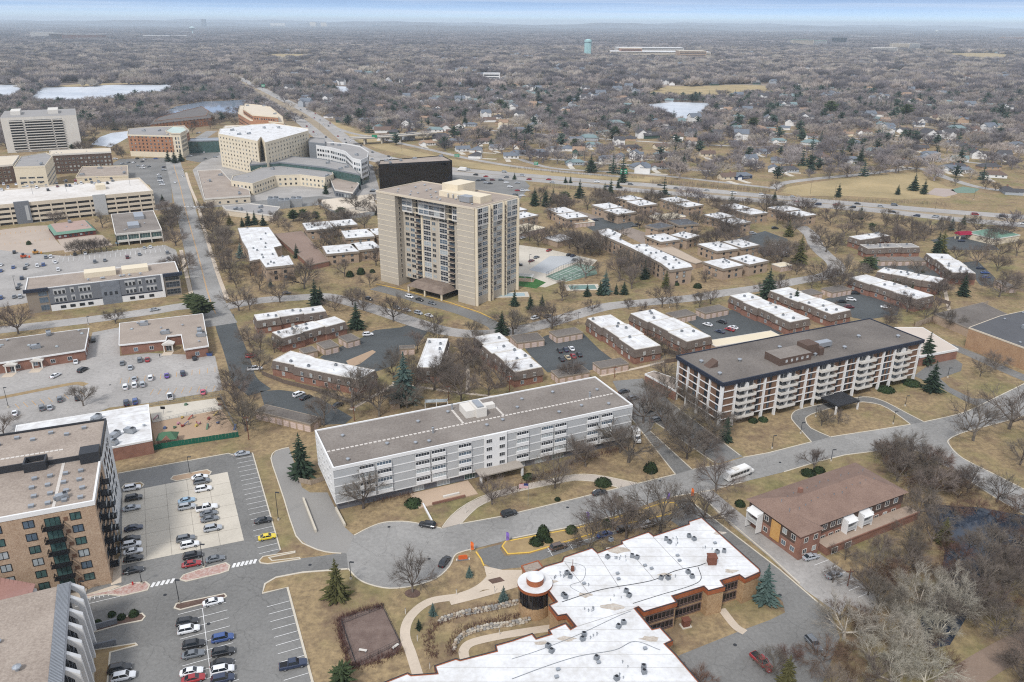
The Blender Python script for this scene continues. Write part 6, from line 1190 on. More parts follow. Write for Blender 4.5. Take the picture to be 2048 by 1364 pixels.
def gen_bare(seed, far=False, style=0):
    """unit-height bare tree: (trunk mesh builder, crown mesh builder)"""
    r = random.Random(seed); tk, cr = MB(), MB(); up = np.array((0,0,1.0))
    th = .16 if style != 1 else .10; rt = .020 if not far else .024; sp = (.75, .85,1.0, .5)[style]
    p0 = np.zeros(3); p1 = np.array((r.uniform(-.01, .01), r.uniform(-.01, .01), th)); tk.tube(p0, p1, rt * 1.25, rt, 6 if not far else 4)
    n1 = r.randint(5,7) if not far else 5
    def limb(p, d, l, rad, lv):
        d = d / np.linalg.norm(d); m = p + d * l * .5 + np.array([r.uniform(-1,1) for _ in range(3)]) * l * .05; e = m + (d + up * .12) / np.linalg.norm(d + up * .12) * l * .5
        if lv == 1: tk.tube(p, m, rad, rad * .8,5 if not far else 3); tk.tube(m, e, rad * .8, rad * .5,5 if not far else 3)
        elif lv == 2: cr.tube(p, m, rad, rad * .75,4 if not far else 3); cr.tube(m, e, rad * .75, rad * .45,4 if not far else 3) 
        else: cr.tube(p, e, rad, rad * .35 if lv < 4 else 0,3)
        if lv == (4 if not far else 3):
            for k in range(5 if not far else 7):
                f = r.uniform(.15,1); q = p + (e - p) * f; v = vdir(r, d, r.uniform(.4,1.0)); cr.tube(q, q + v * l * r.uniform(.5, .95), rad * (.7 if not far else .75),0,3)
            return
        nc = {1: 4,2: 5,3: 5}[lv] if not far else {1: 5,2: 6}[lv]
        for k in range(nc):
            f = .35 + .65 * (k + r.random()) / nc; q = (p + (m - p) * f * 2) if f < .5 else (m + (e - m) * (f - .5) * 2)
            limb(q, vdir(r, d, r.uniform(.35, .85)) + up * .10, l * r.uniform(.58, .74), rad * .55, lv + 1)
    for k in range(n1):
        az = k * 6.283 / n1 + r.uniform(-.4, .4); el = r.uniform(.45,1.0) if k else 1.4
        d = np.array((math.cos(az) * math.cos(el) * sp * 1.25, math.sin(az) * math.cos(el) * sp * 1.25, math.sin(el)))
        limb(p1 * r.uniform(.8,1.0), d, r.uniform(.30, .38), rt * .62,1)
    z = max(v[2] for v in cr.v); s = 1 / z
    for b in (tk, cr): b.v = [(x * s, y * s, q * s) for x, y, q in b.v]
    return tk, cr
def gen_con(seed, kind='s', far=False):
    r = random.Random(seed); tk, cr = MB(), MB(); tk.tube((0,0,0),(0,0, .9), .018, .006,6 if not far else 4)
    lv = 20 if not far else 9
    for i in range(lv):
        f = i / (lv - 1)
        if kind == 'p': z = .22 + .74 * f; R = .30 * math.sqrt(max(.02,1 - (2 * f - .75) ** 2 * .8)) * (1 if f < .9 else .5)
        elif kind == 'a': z = .04 + .93 * f; R = .13 * (1 - f ** 3)
        else: z = .06 + .90 * f; R = .235 * (1 - f) ** .85 + .012
        nb = max(5, int((13 if not far else 8) * (.45 + .55 * (1 - f))))
        for k in range(nb):
            az = 6.283 * (k + r.random()) / nb; rl = R * r.uniform(.6,1.2) * (1 + .16 * math.sin(i * 1.9 + seed) + .14 * math.sin(az * 2 + seed + i * .3)); dz = r.uniform(-.35,-.05) if kind == 's' else r.uniform(-.1, .35)
            d = np.array((math.cos(az), math.sin(az),0)); t_ = np.array((-math.sin(az), math.cos(az),0)); b0 = np.array((0,0, z + r.uniform(-.015, .015)))
            for j in range(4 if not far else 2):
                s0 = j / (4 if not far else 2); a = b0 + d * rl * s0 * .95 + np.array((0,0, dz * rl * s0)); e = b0 + d * rl * min(1, s0 + .42) + np.array((0,0, dz * rl * (s0 + .4)))
                w = rl * (.34 if not far else .6) * (1 - s0 * .55) + .008; hang = np.array((0,0,-.35 * w))
                cr.add([a + t_ * w * .5 + hang, a - t_ * w * .5 + hang, e + t_ * w * .15 * r.uniform(-1,1), a + np.array((0,0, w * .35))],[(0,2,3),(1,3,2),(0,3,1)])
    cr.tube((0,0, .92),(0,0,1.0), .014,0,4); return tk, cr
BV = [gen_bare(100 + i, style=(0,0,2,0,2,3)[i]) for i in range(6)]; BVM = [(a.mesh('trunk', BARK), b.mesh('crown', TWIG)) for a, b in BV]
WV = [gen_bare(200 + i, style=(2,1,2)[i]) for i in range(3)]; WVM = [(a.mesh('trunk', BARKW), b.mesh('crown', [TWIGW])) for a, b in WV]
RV = [gen_bare(300 + i, style=1) for i in range(3)]; RVM = [(a.mesh('trunk', BARK), b.mesh('crown', TWIGR)) for a, b in RV]
CV = {}
for k_, m_ in (('s', SPRU),('b', SPRB),('p', PINE),('y', YEW),('a', SHRUB)):
    CV[k_] = [(lambda t: (t[0].mesh('trunk', BARK), t[1].mesh('crown', m_)))(gen_con(400 + i, 's' if k_ in 'sby' else k_)) for i in range(2)]
def near_land(x, y):
    best = min(LAND, key=lambda l: math.hypot(x - l[1], y - l[2]) - l[3] * .6)
    dx, dy = x - best[1], y - best[2]
    if abs(dx) > abs(dy) * 1.2: rel = 'right of' if dx > 0 else 'left of'
    else: rel = 'behind' if dy > 0 else 'in front of'
    return f'{rel} {best[0]}'
for n_, px in (('the turning circle', (800,1110)),('the curved street', (1400,600)),('the tennis court', (1140,545)),('the clinic car park', (300,750)),('the avenue', (395,520)),('the seven car court', (1140,705)),('the play field', (1740,370)),('the small courts of garages', (1800,530)),('the bent townhouse row', (650,740)),('the right hand junction', (1950,850)),('the highway bridge', (780,285)),('the narrow pond', (420,215)),('the round pond', (1350,215)),('the black glass office', (830,345)),('the dark pond', (1950,1060)),('the loop drive lawn', (1720,820)),('the near car park', (480,1150)),('the office lot', (150,515)),('the playground', (390,850)),('the far apartments by the highway', (1400,410)),('the white house row', (1090,305)),('the blue house', (1080,306)),('the gable house', (1950,300)),('the wooded right edge', (2000,250)),('the middle woods', (1250,290)),('the woods above the tan apartments', (1500,330))):
    LAND.append((n_, *G(*px),15))
SOLO = []
def tree(meshes, name, look, cat, x, y, h, wide=1.0, group=None, place=None):
    t = thing(name, look, place or near_land(x, y), cat, (x, y, 0), rnd.uniform(0,6.28), group)
    s = (h * wide, h * wide, h); obj('trunk', meshes[0], t, sc_=s); obj('crown', meshes[1], t, sc_=s); SOLO.append((x, y)); return t
def hpx(bx, by, ty):
    x, y = G(bx, by); lo, hi = 0,60
    for _ in range(40):
        m = (lo + hi) / 2
        if PX(x, y, m)[1] > ty: lo = m
        else: hi = m
    return x, y, lo
BT = [(160,300,10),(172,306,11),(235,311,12),(246,318,12),(228,302,9),(150,291,10),(268,252,9),(290,250,9),(385,268,9),(390,255,9),(430,240,9),(450,236,9),(458,226,10),(440,250,9),(470,250,8),(352,492,12),(360,548,12),(346,470,11),(425,470,12),(438,505,11),(442,530,12),(478,622,14),(462,560,12),(467,782,11),(478,832,12),(492,862,12),(470,805,10),(37,668,14),(167,812,9),(232,647,7),(112,452,11),(205,456,12),(292,412,9),(8,870,9),
      (150,508,8),(163,507,9),(177,506,8),(190,505,9),(203,503,8),(214,502,8),(609,578,13),(560,605,11),(690,553,10),(752,531,11),(670,622,9),(705,610,11),(727,622,11),(787,643,12),(869,663,9),(945,671,8),(637,472,10),(650,484,9),(712,420,10),(730,421,9),(740,575,9),
      (1036,481,12),(1059,482,13),(1076,491,12),(1100,484,12),(1139,497,13),(1156,507,13),(1169,507,12),(1181,512,13),(1199,510,12),(1214,502,12),(1239,556,12),(1269,556,12),(1171,557,11),(1124,602,11),(1184,622,6),(1324,614,12),(1104,658,12),(1026,669,11),(1411,563,6),(1459,468,10),(1424,418,10),(1389,487,9),(1224,446,8),(1246,446,8),(1399,614,8),(1315,545,9),
      (1643,567,13),(1687,562,14),(1652,504,12),(1671,507,12),(1640,480,11),(1848,482,12),(1823,472,12),(1793,458,11),(1860,470,11),(1953,532,12),(1996,519,12),(2033,512,12),(1975,500,11),(1998,594,13),(1593,549,9),(1658,358,11),(1693,356,12),(1748,351,11),(1796,346,11),(1553,382,11),(1832,345,10),(1970,378,9),(1990,382,9),(1910,372,8),
      (648,851,11),(759,833,14),(704,816,13),(814,816,11),(922,801,12),(977,791,12),(587,693,8),(930,740,11),(900,760,10),(945,735,9),(727,1017,13),(984,1009,10),(1110,976,11),(1171,933,10),(1150,925,8),(1257,925,16),(1240,905,11),(1373,918,14),(1331,862,11),(1286,846,12),(1300,810,10),(1432,981,12),(1946,881,15),(2018,858,15),(1960,753,8),(1643,851,7),(1628,938,7),(1676,848,5),(1180,1097,9),(1252,1076,13),(1320,1065,13),(1409,1048,10),(1225,1060,10),(2040,930,9),(1990,740,7),(1140,760,8),(1330,760,8),(1080,640,8),(500,620,9),(520,580,9),(560,560,8),(500,690,8),(1560,440,9),(1600,455,10),(1490,440,9),(1330,410,8),(1280,425,8),(1100,440,9),(1130,470,10),(2030,575,9),(1780,645,7),(1850,640,8),(1900,655,7)]
for bx, by, h in BT:
    x, y = G(bx, by); i = rnd.randrange(6); tree(BVM[i], 'bare_tree' if h > 8 else 'young_tree', ('tall ' if h > 12 else 'small ' if h < 8 else '') + 'bare leafless tree', 'tree', x, y, h * rnd.uniform(1.0,1.25), rnd.uniform(1.0,1.2), 'bare deciduous trees')
x, y = G(825,1184); tree(BVM[5], 'bare_tree', 'slender upright bare tree in a round mulch bed', 'tree', x, y, 13, .9, 'bare deciduous trees', 'below the turning circle')
ci = [G(825 + 16 * math.cos(t * .52),1187 + 9 * math.sin(t * .52)) for t in range(12)]; struct(MB().add([(*p, .06) for p in ccw(ci)],[tuple(range(12))]).build('mulch_ring', MULCH))
# more trees standing between the blocks and along the streets
tr = random.Random(77)
for reg_, n_, h0, h1 in (([(1060,395),(1600,418),(1720,470),(1640,520),(1450,560),(1260,600),(1160,470)],50,9,14),([(455,430),(740,430),(745,560),(560,600),(455,600)],16,7,12),([(405,430),(450,430),(500,640),(470,660)],9,10,13),([(325,430),(352,430),(385,600),(365,600)],7,9,13),([(840,660),(1030,690),(1050,790),(780,820),(700,790)],14,7,12),([(500,690),(560,690),(540,780),(490,760)],4,6,9),([(1640,440),(2048,470),(2048,640),(1900,640),(1700,520)],26,7,12),([(165,225),(480,190),(480,262),(300,262),(250,315),(160,318)],34,9,13),([(1270,760),(1340,770),(1470,900),(1400,920)],6,9,13),([(640,400),(760,400),(760,440),(640,445)],5,7,10),([(1180,625),(1720,545),(1900,560),(1890,640),(1600,675),(1280,745)],22,6,10),([(440,300),(760,330),(760,400),(470,405)],8,6,9)):
    q = gpoly(reg_); k = 0
    for _ in range(900):
        x, y = tr.uniform(min(p[0] for p in q), max(p[0] for p in q)), tr.uniform(min(p[1] for p in q), max(p[1] for p in q))
        if k < n_ and inpoly(x, y, q) and not any(inpoly(x, y, b) for b in BLOCK) and all((x - a) ** 2 + (y - b) ** 2 > 36 for a, b in SOLO): hh = tr.uniform(h0, h1) * 1.12; tree(BVM[tr.randrange(6)], 'bare_tree' if hh > 9.3 else 'young_tree', 'bare leafless tree' if hh > 9.3 else 'slight bare tree', 'tree', x, y, hh, 1.1, 'bare deciduous trees' if hh > 9.3 else 'slight bare trees'); k += 1
# thicket round the pond
tr = random.Random(21); k = 0
THK = gpoly([(1735,905),(1800,898),(1900,940),(2070,1040),(2120,1400),(1600,1400),(1640,1260),(1720,1190),(1800,1130),(1850,1060),(1800,975)])
PON = gpoly([(1885,1035),(1960,1042),(2040,1062),(2040,1104),(1960,1096),(1910,1080)])
DIRT = gpoly([(1850,1395),(1925,1330),(2020,1280),(2110,1240),(2130,1275),(2050,1320),(1970,1375),(1950,1400)]); xs_ = [p[0] for p in THK]; ys_ = [p[1] for p in THK]; TP = []
while len(TP) < 104:
    x, y = tr.uniform(min(xs_), max(xs_)), tr.uniform(min(ys_), max(ys_))
    if inpoly(x, y, THK) and not inpoly(x, y, PON) and not inpoly(x, y, DIRT) and all((x - a) ** 2 + (y - b) ** 2 > 12 for a, b in TP): TP.append((x, y))
for x, y in TP:
    px, py = PX(x, y)
    if 1640 < px < 1990 and 1205 < py < 1400 and tr.random() < .55: tree(tr.choice(WVM), 'pale_tree', 'pale barked sprawling tree', 'tree', x, y, tr.uniform(7,11), tr.uniform(1.0,1.25), 'pale barked trees by the pond')
    elif tr.random() < .55: tree(tr.choice(RVM), 'brush_tree', 'red brown multi stemmed brush', 'shrub', x, y, tr.uniform(4.5,7.5), tr.uniform(1.0,1.4), 'brush round the dark pond')
    else: tree(tr.choice(BVM), 'thicket_tree', 'bare thicket tree', 'tree', x, y, tr.uniform(7,11),1.1, 'bare deciduous trees')
for px, py, h in ((1400,1390,7),(1355,1370,6),(1580,1330,6),(1690,1120,6),(1740,1150,9),(1770,1165,8),(1760,1110,7),(1820,1090,7),(1665,1165,6),(1545,1345,6)): x, y = G(px, py); tree(tr.choice(RVM + BVM), 'thicket_tree', 'low twiggy bare tree', 'tree', x, y, h, 1.1, 'bare deciduous trees')
CON = [(604,952,864, 's'),(810,804,701, 'b'),(714,658,602, 's'),(632,612,557, 's'),(642,606,572, 's'),(388,623,583, 'p'),(407,637,590, 'p'),(398,630,586, 'p'),(1004,669,620, 's'),(675,1197,1115, 'y'),(939,1153,1130, 'b'),(866,1230,1204, 'b'),(1007,1204,1170, 'b'),(838,1258,1237, 's'),(1528,1203,1126, 'b'),(1451,881,832, 's'),(1862,783,719, 's'),(1851,726,662, 's'),(1572,1372,1308, 'y'),(685,1372,1328, 'p'),(1884,1086,1033, 'y'),
       (594,516,486, 's'),(542,573,554, 'b'),(1210,588,538, 'b'),(1248,589,560, 's'),(1232,588,566, 's'),(1174,593,567, 's'),(1061,619,586, 's'),(1084,621,588, 's'),(1029,612,578, 's'),(1200,590,560, 's'),(1289,558,519, 's'),(1331,576,540, 'y'),(1535,596,534, 's'),(1598,528,467, 'y'),(1577,473,438, 'y'),(1590,616,574, 's'),(1736,546,510, 'p'),(1750,538,514, 'b'),(1708,491,474, 'p'),(1743,459,444, 'p'),(1720,438,410, 's'),(1871,516,461, 's'),(1882,507,459, 'y'),(1925,592,544, 's'),(1827,381,345, 's'),(1847,388,358, 's'),(1795,389,368, 's'),(1676,394,365, 's'),(1548,402,380, 's'),(1880,452,430, 's'),(1902,460,432, 'b'),(1926,449,428, 's'),
       (1069,411,374, 's'),(1091,413,377, 's'),(1106,406,375, 's'),(1129,411,380, 'p'),(1159,396,357, 's'),(1209,393,364, 's'),(1221,391,357, 's'),(1236,376,356, 's'),(1131,366,351, 's'),(1141,366,351, 's'),(1034,411,384, 's'),(1029,359,344, 's'),(587,443,417, 'p'),(607,441,416, 'p'),(632,441,420, 'p'),(682,438,412, 'p'),(652,388,362, 's'),(705,388,370, 's'),(527,451,427, 's'),(510,449,420, 's'),(460,451,425, 'y'),(497,451,421, 's'),(485,453,434, 's'),(482,516,484, 'b'),(325,402,387, 's'),(144,431,418, 's'),(164,430,416, 's'),(337,323,298, 's'),(350,326,300, 's'),(363,323,298, 's'),(145,299,287, 'p'),(394,196,180, 's'),(440,196,181, 'p'),(754,430,410, 's'),(1440,330,312, 's'),(1366,342,306, 's'),(1245,365,330, 's'),(1182,345,305, 's'),(1505,262,232, 'p'),(1660,232,198, 'p'),(1810,240,205, 'p'),(1720,330,290, 's'),(1920,325,290, 's'),(1390,285,260, 's'),(930,252,225, 's'),(1000,222,196, 'p'),(820,262,240, 's'),(1150,300,275, 'p'),(1230,275,250, 'p')]
CN = {'s': 'dark green spruce', 'b': 'bluish spruce', 'p': 'bushy green pine', 'y': 'olive tinged spruce', 'a': 'columnar arborvitae'}
for bx, by, ty, kd in CON:
    x, y, h = hpx(bx, by, ty); px = PX(x, y)
    tree(CV[kd][rnd.randrange(2)], 'pine_tree' if kd == 'p' else 'spruce_tree', ('small ' if h < 5 else 'tall ' if h > 14 else '') + CN[kd], 'tree', x, y, h, (1.35 if kd == 'p' else 1.22) * rnd.uniform(1.0,1.2), 'evergreen trees')
for i in range(8): x, y = G(1778 + i * 6.5,573 + i * 1.4); tree(CV['a'][i % 2], 'arborvitae', CN['a'], 'shrub', x, y, rnd.uniform(4,5.5),1.2, 'arborvitae clump', 'in the clump behind the townhouses with brick porches')
def gen_shrub(seed):
    r = random.Random(seed); mb = MB()
    for _ in range(420):
        u, v = r.uniform(0,6.283), r.uniform(-.1,1); s = math.sqrt(max(0,1 - v * v)); q = np.array((math.cos(u) * s, math.sin(u) * s, v * .8)) * r.uniform(.75,1.05) * .5; d = np.array([r.uniform(-1,1) for _ in range(3)]); e = np.cross(d, q); e /= np.linalg.norm(e) + 1e-9; f = np.cross(e, q); f /= np.linalg.norm(f) + 1e-9
        w = .075; mb.add([q + e * w, q - e * w * .6 + f * w, q - e * w * .6 - f * w + q * .12],[(0,1,2)])
    return mb
SHM = [gen_shrub(i).mesh('shrub', SHRUB) for i in range(2)]
for bx, by, w, hh in ((1301,942,4.2,3.8),(1206,968,5,2.4),(1058,956,4,1.6),(827,1009,5,2.2),(1772,781,6.5,2),(1823,768,7,2),(1616,948,4.5,2),(1638,943,3.6,2),(1506,843,3.4,1.8),(1526,841,3.4,1.8),(1073,1086,4,2),(1086,1074,3.4,4.6),(1097,1083,2.4,1.5),(1143,1063,3.4,2.2),(1216,1050,3.6,2.2),(700,553,4,4),(722,548,4.5,4.5),(745,545,3,2.5),(224,1231,1.8,1.4),(243,1237,2,1.6),(268,1231,2.2,2),(196,1246,1.6,1.2),(58,489,3,3),(1240,1000,2,1.5),(1115,1000,1.8,1.2),(1395,575,4.5,3),(1352,570,3.5,2.2),(1845,545,2,1.6),(1855,556,2,1.6),(1655,975,3,2),(1480,1010,3,2)):
    x, y = G(bx, by); o = obj('evergreen_shrub', SHM[rnd.randrange(2)], None, (x, y, -.05), rnd.uniform(0,6),(w, w, hh * 1.9)); reg(o, 'rounded evergreen shrub' if hh < 3 else 'tall rounded evergreen bush', near_land(x, y), 'shrub', 'clipped evergreen shrubs')
# twiggy hedges
def hedge(px, h, w, m, look, place, dens=26, smooth=4):
    p = catmull([G(*q) for q in px], smooth) if smooth else [np.array(G(*q)) for q in px]; r = random.Random(int(px[0][0])); mb = MB(); o = p[0]
    for a, b in zip(p[:-1], p[1:]):
        l_ = np.linalg.norm(b - a); d = (b - a) / (l_ + 1e-9); nr = np.array((-d[1], d[0]))
        for k in range(int(l_ * dens)):
            q = a + d * r.uniform(0, l_) + nr * r.gauss(0, w * .32) - o; e = (q[0] + r.gauss(0, .25), q[1] + r.gauss(0, .25), h * r.uniform(.6,1.15)); mb.tube((q[0], q[1],0), e, .05,0,3)
            if k % 2: mb.tube((q[0], q[1], h * .3),(q[0] + r.gauss(0, .4), q[1] + r.gauss(0, .4), h * r.uniform(.5,1)), .045,0,3)
    t = mb.build('hedge', m, None, (*o, 0)); return reg(t, look, place, 'hedge')
HEDR = mat('hedge twigs red', (112,80,72), c2=(82,56,52), s1=.5, s2=2)
hedge([(676,1240),(686,1290),(700,1336)],1.3,1.5, HEDR, 'low red brown twig hedge', 'along the left side of the gravel dog run', smooth=0); hedge([(676,1240),(720,1222),(768,1212)],1.2,1.3, HEDR, 'low red brown twig hedge', 'along the far side of the gravel dog run', smooth=0); hedge([(700,1336),(750,1325),(806,1300)],1.4,2.0, HEDR, 'low red brown twig hedge', 'along the near side of the gravel dog run', smooth=0)
hedge([(868,1318),(858,1280),(872,1252),(910,1232),(960,1222),(1030,1203)],1.1,2.2, HEDR, 'curving brown hedge above the upper stone wall', 'in the rotunda garden', 20); hedge([(905,1312),(905,1285),(925,1262),(970,1248),(1040,1232)],1.1,2.2, HEDR, 'curving brown hedge above the lower stone wall', 'in the rotunda garden', 20)
for q, pl in ((((700,1000),(760,1000),(830,985)), 'before the near corner'),(((1020,985),(1080,955),(1130,940)), 'beside the entrance drive'),(((1130,930),(1200,910),(1250,895)), 'under the right end')): hedge(q, 1.6,2.5, TWIGR, 'loose leafless hedge', pl + ' of the long white slab', 14)
hedge([(1830,652),(1900,640),(1960,618)],2.4,4, TWIGR, 'tangled leafless brush row', 'beside the pale enclosure fence', 10)
hedge([(1560,395),(1680,402),(1800,405),(1900,412)],3,8, TWIG, 'roadside brush strip', 'between the play field and the highway', 5); hedge([(1300,366),(1420,374),(1540,385)],4.5,8, TWIG, 'dense leafless hedgerow', 'along the top of the highway', 9); hedge([(1090,374),(1250,386),(1400,400),(1540,411)],4,7, TWIG, 'scrubby leafless hedgerow', 'between the highway and the tan apartments', 6); hedge([(1020,336),(1120,346),(1290,357)],3.5,6, TWIG, 'scrubby leafless hedgerow', 'on the bank above the highway', 5)
# ------------------------------------------------------------------ woodland beyond
FV = [gen_bare(500 + i, far=True, style=(0,2,0,2,0)[i]) for i in range(5)]
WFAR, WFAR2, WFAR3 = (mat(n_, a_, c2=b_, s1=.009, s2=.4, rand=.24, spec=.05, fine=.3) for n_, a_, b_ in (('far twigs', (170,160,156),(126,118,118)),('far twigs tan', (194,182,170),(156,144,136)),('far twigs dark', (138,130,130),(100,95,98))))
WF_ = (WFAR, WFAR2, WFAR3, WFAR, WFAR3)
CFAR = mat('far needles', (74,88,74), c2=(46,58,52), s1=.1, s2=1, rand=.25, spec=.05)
def join(parts):
    mb = MB()
    for b, (x, y), s, w in parts: mb.add([(p[0] * s * w + x, p[1] * s * w + y, p[2] * s) for p in b.v], b.f)
    return mb
protos = []
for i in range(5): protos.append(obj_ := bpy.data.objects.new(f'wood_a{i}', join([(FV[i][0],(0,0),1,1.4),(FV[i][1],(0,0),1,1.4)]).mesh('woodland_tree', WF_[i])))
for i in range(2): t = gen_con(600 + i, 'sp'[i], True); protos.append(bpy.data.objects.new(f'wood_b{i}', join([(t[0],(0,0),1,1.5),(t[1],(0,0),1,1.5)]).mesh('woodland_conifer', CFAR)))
FF = []
for i in range(3):      # very light tree for clumps
    r = random.Random(700 + i); mb = MB()
    for _ in range(64):
        u, v = r.uniform(0,6.283), r.uniform(.15,1); d = np.array((math.cos(u) * math.sqrt(1 - v * v), math.sin(u) * math.sqrt(1 - v * v), v)); mb.tube((d[0] * .06, d[1] * .06, .15 + .2 * r.random()),(d[0] * .46, d[1] * .46, .3 + d[2] * .7), .05,0,3)
    FF.append(mb)
for i in range(3):
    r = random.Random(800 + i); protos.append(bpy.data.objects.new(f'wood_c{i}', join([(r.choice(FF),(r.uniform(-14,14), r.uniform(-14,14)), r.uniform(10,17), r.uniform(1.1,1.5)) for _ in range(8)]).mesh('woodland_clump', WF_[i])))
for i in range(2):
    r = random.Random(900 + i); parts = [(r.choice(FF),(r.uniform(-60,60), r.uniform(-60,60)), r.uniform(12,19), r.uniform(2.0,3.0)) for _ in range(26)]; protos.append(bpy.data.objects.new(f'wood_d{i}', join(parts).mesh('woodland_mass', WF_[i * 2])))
wcol = bpy.data.collections.new('woodland_kinds'); [wcol.objects.link(o) for o in protos]; ORD = sorted(o.name for o in protos); IDX = {n: i for i, n in enumerate(ORD)}
wr = np.random.RandomState(4)
def grid(y0, y1, sp):
    ny = int((y1 - y0) / sp); pts = []
    for j in range(ny):
        y = y0 + j * sp; half = y * .66 + 30; n_ = int(2 * half / sp); x = -half + (np.arange(n_) + wr.rand(n_)) * sp; pts.append(np.stack([x, y + wr.rand(n_) * sp],1))
    return np.concatenate(pts)
def keep(p, margin_px=True):
    px = np.array([PX(a, b) for a, b in p]); bx = [-200,165,180,300,480,640,760,900,1000,1250,1540,2300]; by_ = [300,300,262,258,240,247,287,303,322,350,368,358]
    ok = px[:, 1] < np.interp(px[:, 0], bx, by_)
    st = np.array([(1285,394),(1500,408),(1700,428),(1860,440),(2100,462),(2100,490),(1900,472),(1700,450),(1500,426),(1285,405)], float); ok |= vin(px, st)
    for b in BLOCK:
        b = np.array([q[:2] for q in b], float); m = ok & (p[:, 0] > b[:, 0].min()) & (p[:, 0] < b[:, 0].max()) & (p[:, 1] > b[:, 1].min()) & (p[:, 1] < b[:, 1].max())
        if m.any(): i = np.where(m)[0]; ok[i] &= ~vin(p[i], b)
    return ok
def vin(p, poly):
    r = np.zeros(len(p), bool); n_ = len(poly); j = n_ - 1
    for i in range(n_):
        xi, yi = poly[i]; xj, yj = poly[j]
        if yi != yj: r ^= ((yi > p[:, 1]) != (yj > p[:, 1])) & (p[:, 0] < (xj - xi) * (p[:, 1] - yi) / (yj - yi) + xi)
        j = i
    return r
def thin(p, frac=False):
    n_ = np.sin(p[:, 0] * .021 + 1.3 * np.sin(p[:, 1] * .009)) + np.sin(p[:, 1] * .017 + 1.7 * np.sin(p[:, 0] * .008)) + .6 * np.sin(p[:, 0] * .05 + p[:, 1] * .043)
    f = np.clip(.82 + .30 * n_, .25,1.0); return f if frac else wr.rand(len(p)) < f
# distant houses too many and too small to tell apart: kept clear of the trees before them
DH = grid(950,4400,58); DH = DH[keep(DH)]; DH = DH[(wr.rand(len(DH)) < np.clip(1.1 - (DH[:, 1] - 1500) / 4200, .3, .85) * thin(-DH, True)) & (DH[:, 0] > DH[:, 1] * -.28)]
for x, y in DH: BLOCK.append([(x - 11, y - 26 - y * .008),(x + 11, y - 26 - y * .008),(x + 11, y + 9),(x - 11, y + 9)])
A = grid(470,1700,10.5); A = A[keep(A)]; A = A[wr.rand(len(A)) < thin(A, True) * np.clip(.42 + (A[:, 1] - 650) / 1400, .42, .92)]
# the nearest trees of the woodland are trees of their own
d = np.hypot(A[:, 0], A[:, 1]); order = np.argsort(d); n_solo = max(0,296 - sum(1 for r_ in REG if r_[0].name.startswith('bare_tree'))); solo = order[:n_solo]; rest = order[n_solo:]
for i in solo: tree(rnd.choice(BVM), 'bare_tree', 'bare leafless tree', 'tree', float(A[i, 0]), float(A[i, 1]), rnd.uniform(8,12.5),1.1, 'bare deciduous trees')
A = A[rest]; ka = np.where(wr.rand(len(A)) < .15, wr.randint(5,7, len(A)), wr.randint(0,5, len(A))); sa = np.where(ka > 4, wr.uniform(9,19, len(A)), wr.uniform(9,16, len(A)))
ia = np.array([IDX[f'wood_a{k}'] if k < 5 else IDX[f'wood_b{k - 5}'] for k in ka])
B = grid(1700,4600,22); B = B[keep(B)]; B = B[thin(B)]; kb = wr.rand(len(B)); ib = np.where(kb < .15, IDX['wood_b0'], np.where(kb < .4, IDX['wood_c0'], np.where(kb < .7, IDX['wood_c1'], IDX['wood_c2']))); sb = np.where(kb < .15, wr.uniform(13,20, len(B)), wr.uniform(.85,1.35, len(B)))
Cc = grid(4600,15000,105); Cc = Cc[keep(Cc)]; ic = np.where(wr.rand(len(Cc)) < .5, IDX['wood_d0'], IDX['wood_d1']); scc = wr.uniform(.9,1.3, len(Cc))
PT = np.concatenate([A, B, Cc]); IN = np.concatenate([ia, ib, ic]).astype(np.int32); SS = np.concatenate([sa, sb, scc]).astype(np.float32)
def scatter(name, text, cat, pts, idx, size, turn, coll):
    me = bpy.data.meshes.new(name); me.vertices.add(len(pts)); me.vertices.foreach_set('co', np.concatenate([pts, np.zeros((len(pts),1))],1).astype(np.float32).ravel())
    for an, ty, d_ in (('kind_index', 'INT', idx),('size', 'FLOAT', size),('turn', 'FLOAT', turn)): me.attributes.new(an, ty, 'POINT').data.foreach_set('value', d_)
    o = bpy.data.objects.new(name, me); COL.objects.link(o); o['kind'] = 'stuff'; o['label'] = text; o['category'] = cat
    gt = bpy.data.node_groups.new(name, 'GeometryNodeTree'); gt.interface.new_socket('Geometry', in_out='INPUT', socket_type='NodeSocketGeometry'); gt.interface.new_socket('Geometry', in_out='OUTPUT', socket_type='NodeSocketGeometry')
    gi, go, mp_, ii, ci_ = (N(gt, k) for k in ('NodeGroupInput', 'NodeGroupOutput', 'GeometryNodeMeshToPoints', 'GeometryNodeInstanceOnPoints', 'GeometryNodeCollectionInfo')); ci_.inputs['Collection'].default_value = coll; ci_.inputs['Separate Children'].default_value = True; ci_.inputs['Reset Children'].default_value = True; ii.inputs['Pick Instance'].default_value = True
    def nat(nm, ty): n = N(gt, 'GeometryNodeInputNamedAttribute'); n.data_type = ty; n.inputs['Name'].default_value = nm; return n.outputs[0]
    cb = N(gt, 'ShaderNodeCombineXYZ'); er = N(gt, 'FunctionNodeEulerToRotation')
    for a, b in ((nat('turn', 'FLOAT'), cb.inputs[2]),(cb.outputs[0], er.inputs[0]),(gi.outputs[0], mp_.inputs[0]),(mp_.outputs[0], ii.inputs['Points']),(ci_.outputs[0], ii.inputs['Instance']),(nat('kind_index', 'INT'), ii.inputs['Instance Index']),(er.outputs[0], ii.inputs['Rotation']),(nat('size', 'FLOAT'), ii.inputs['Scale']),(ii.outputs[0], go.inputs[0])): gt.links.new(a, b)
    o.modifiers.new(name, 'NODES').node_group = gt
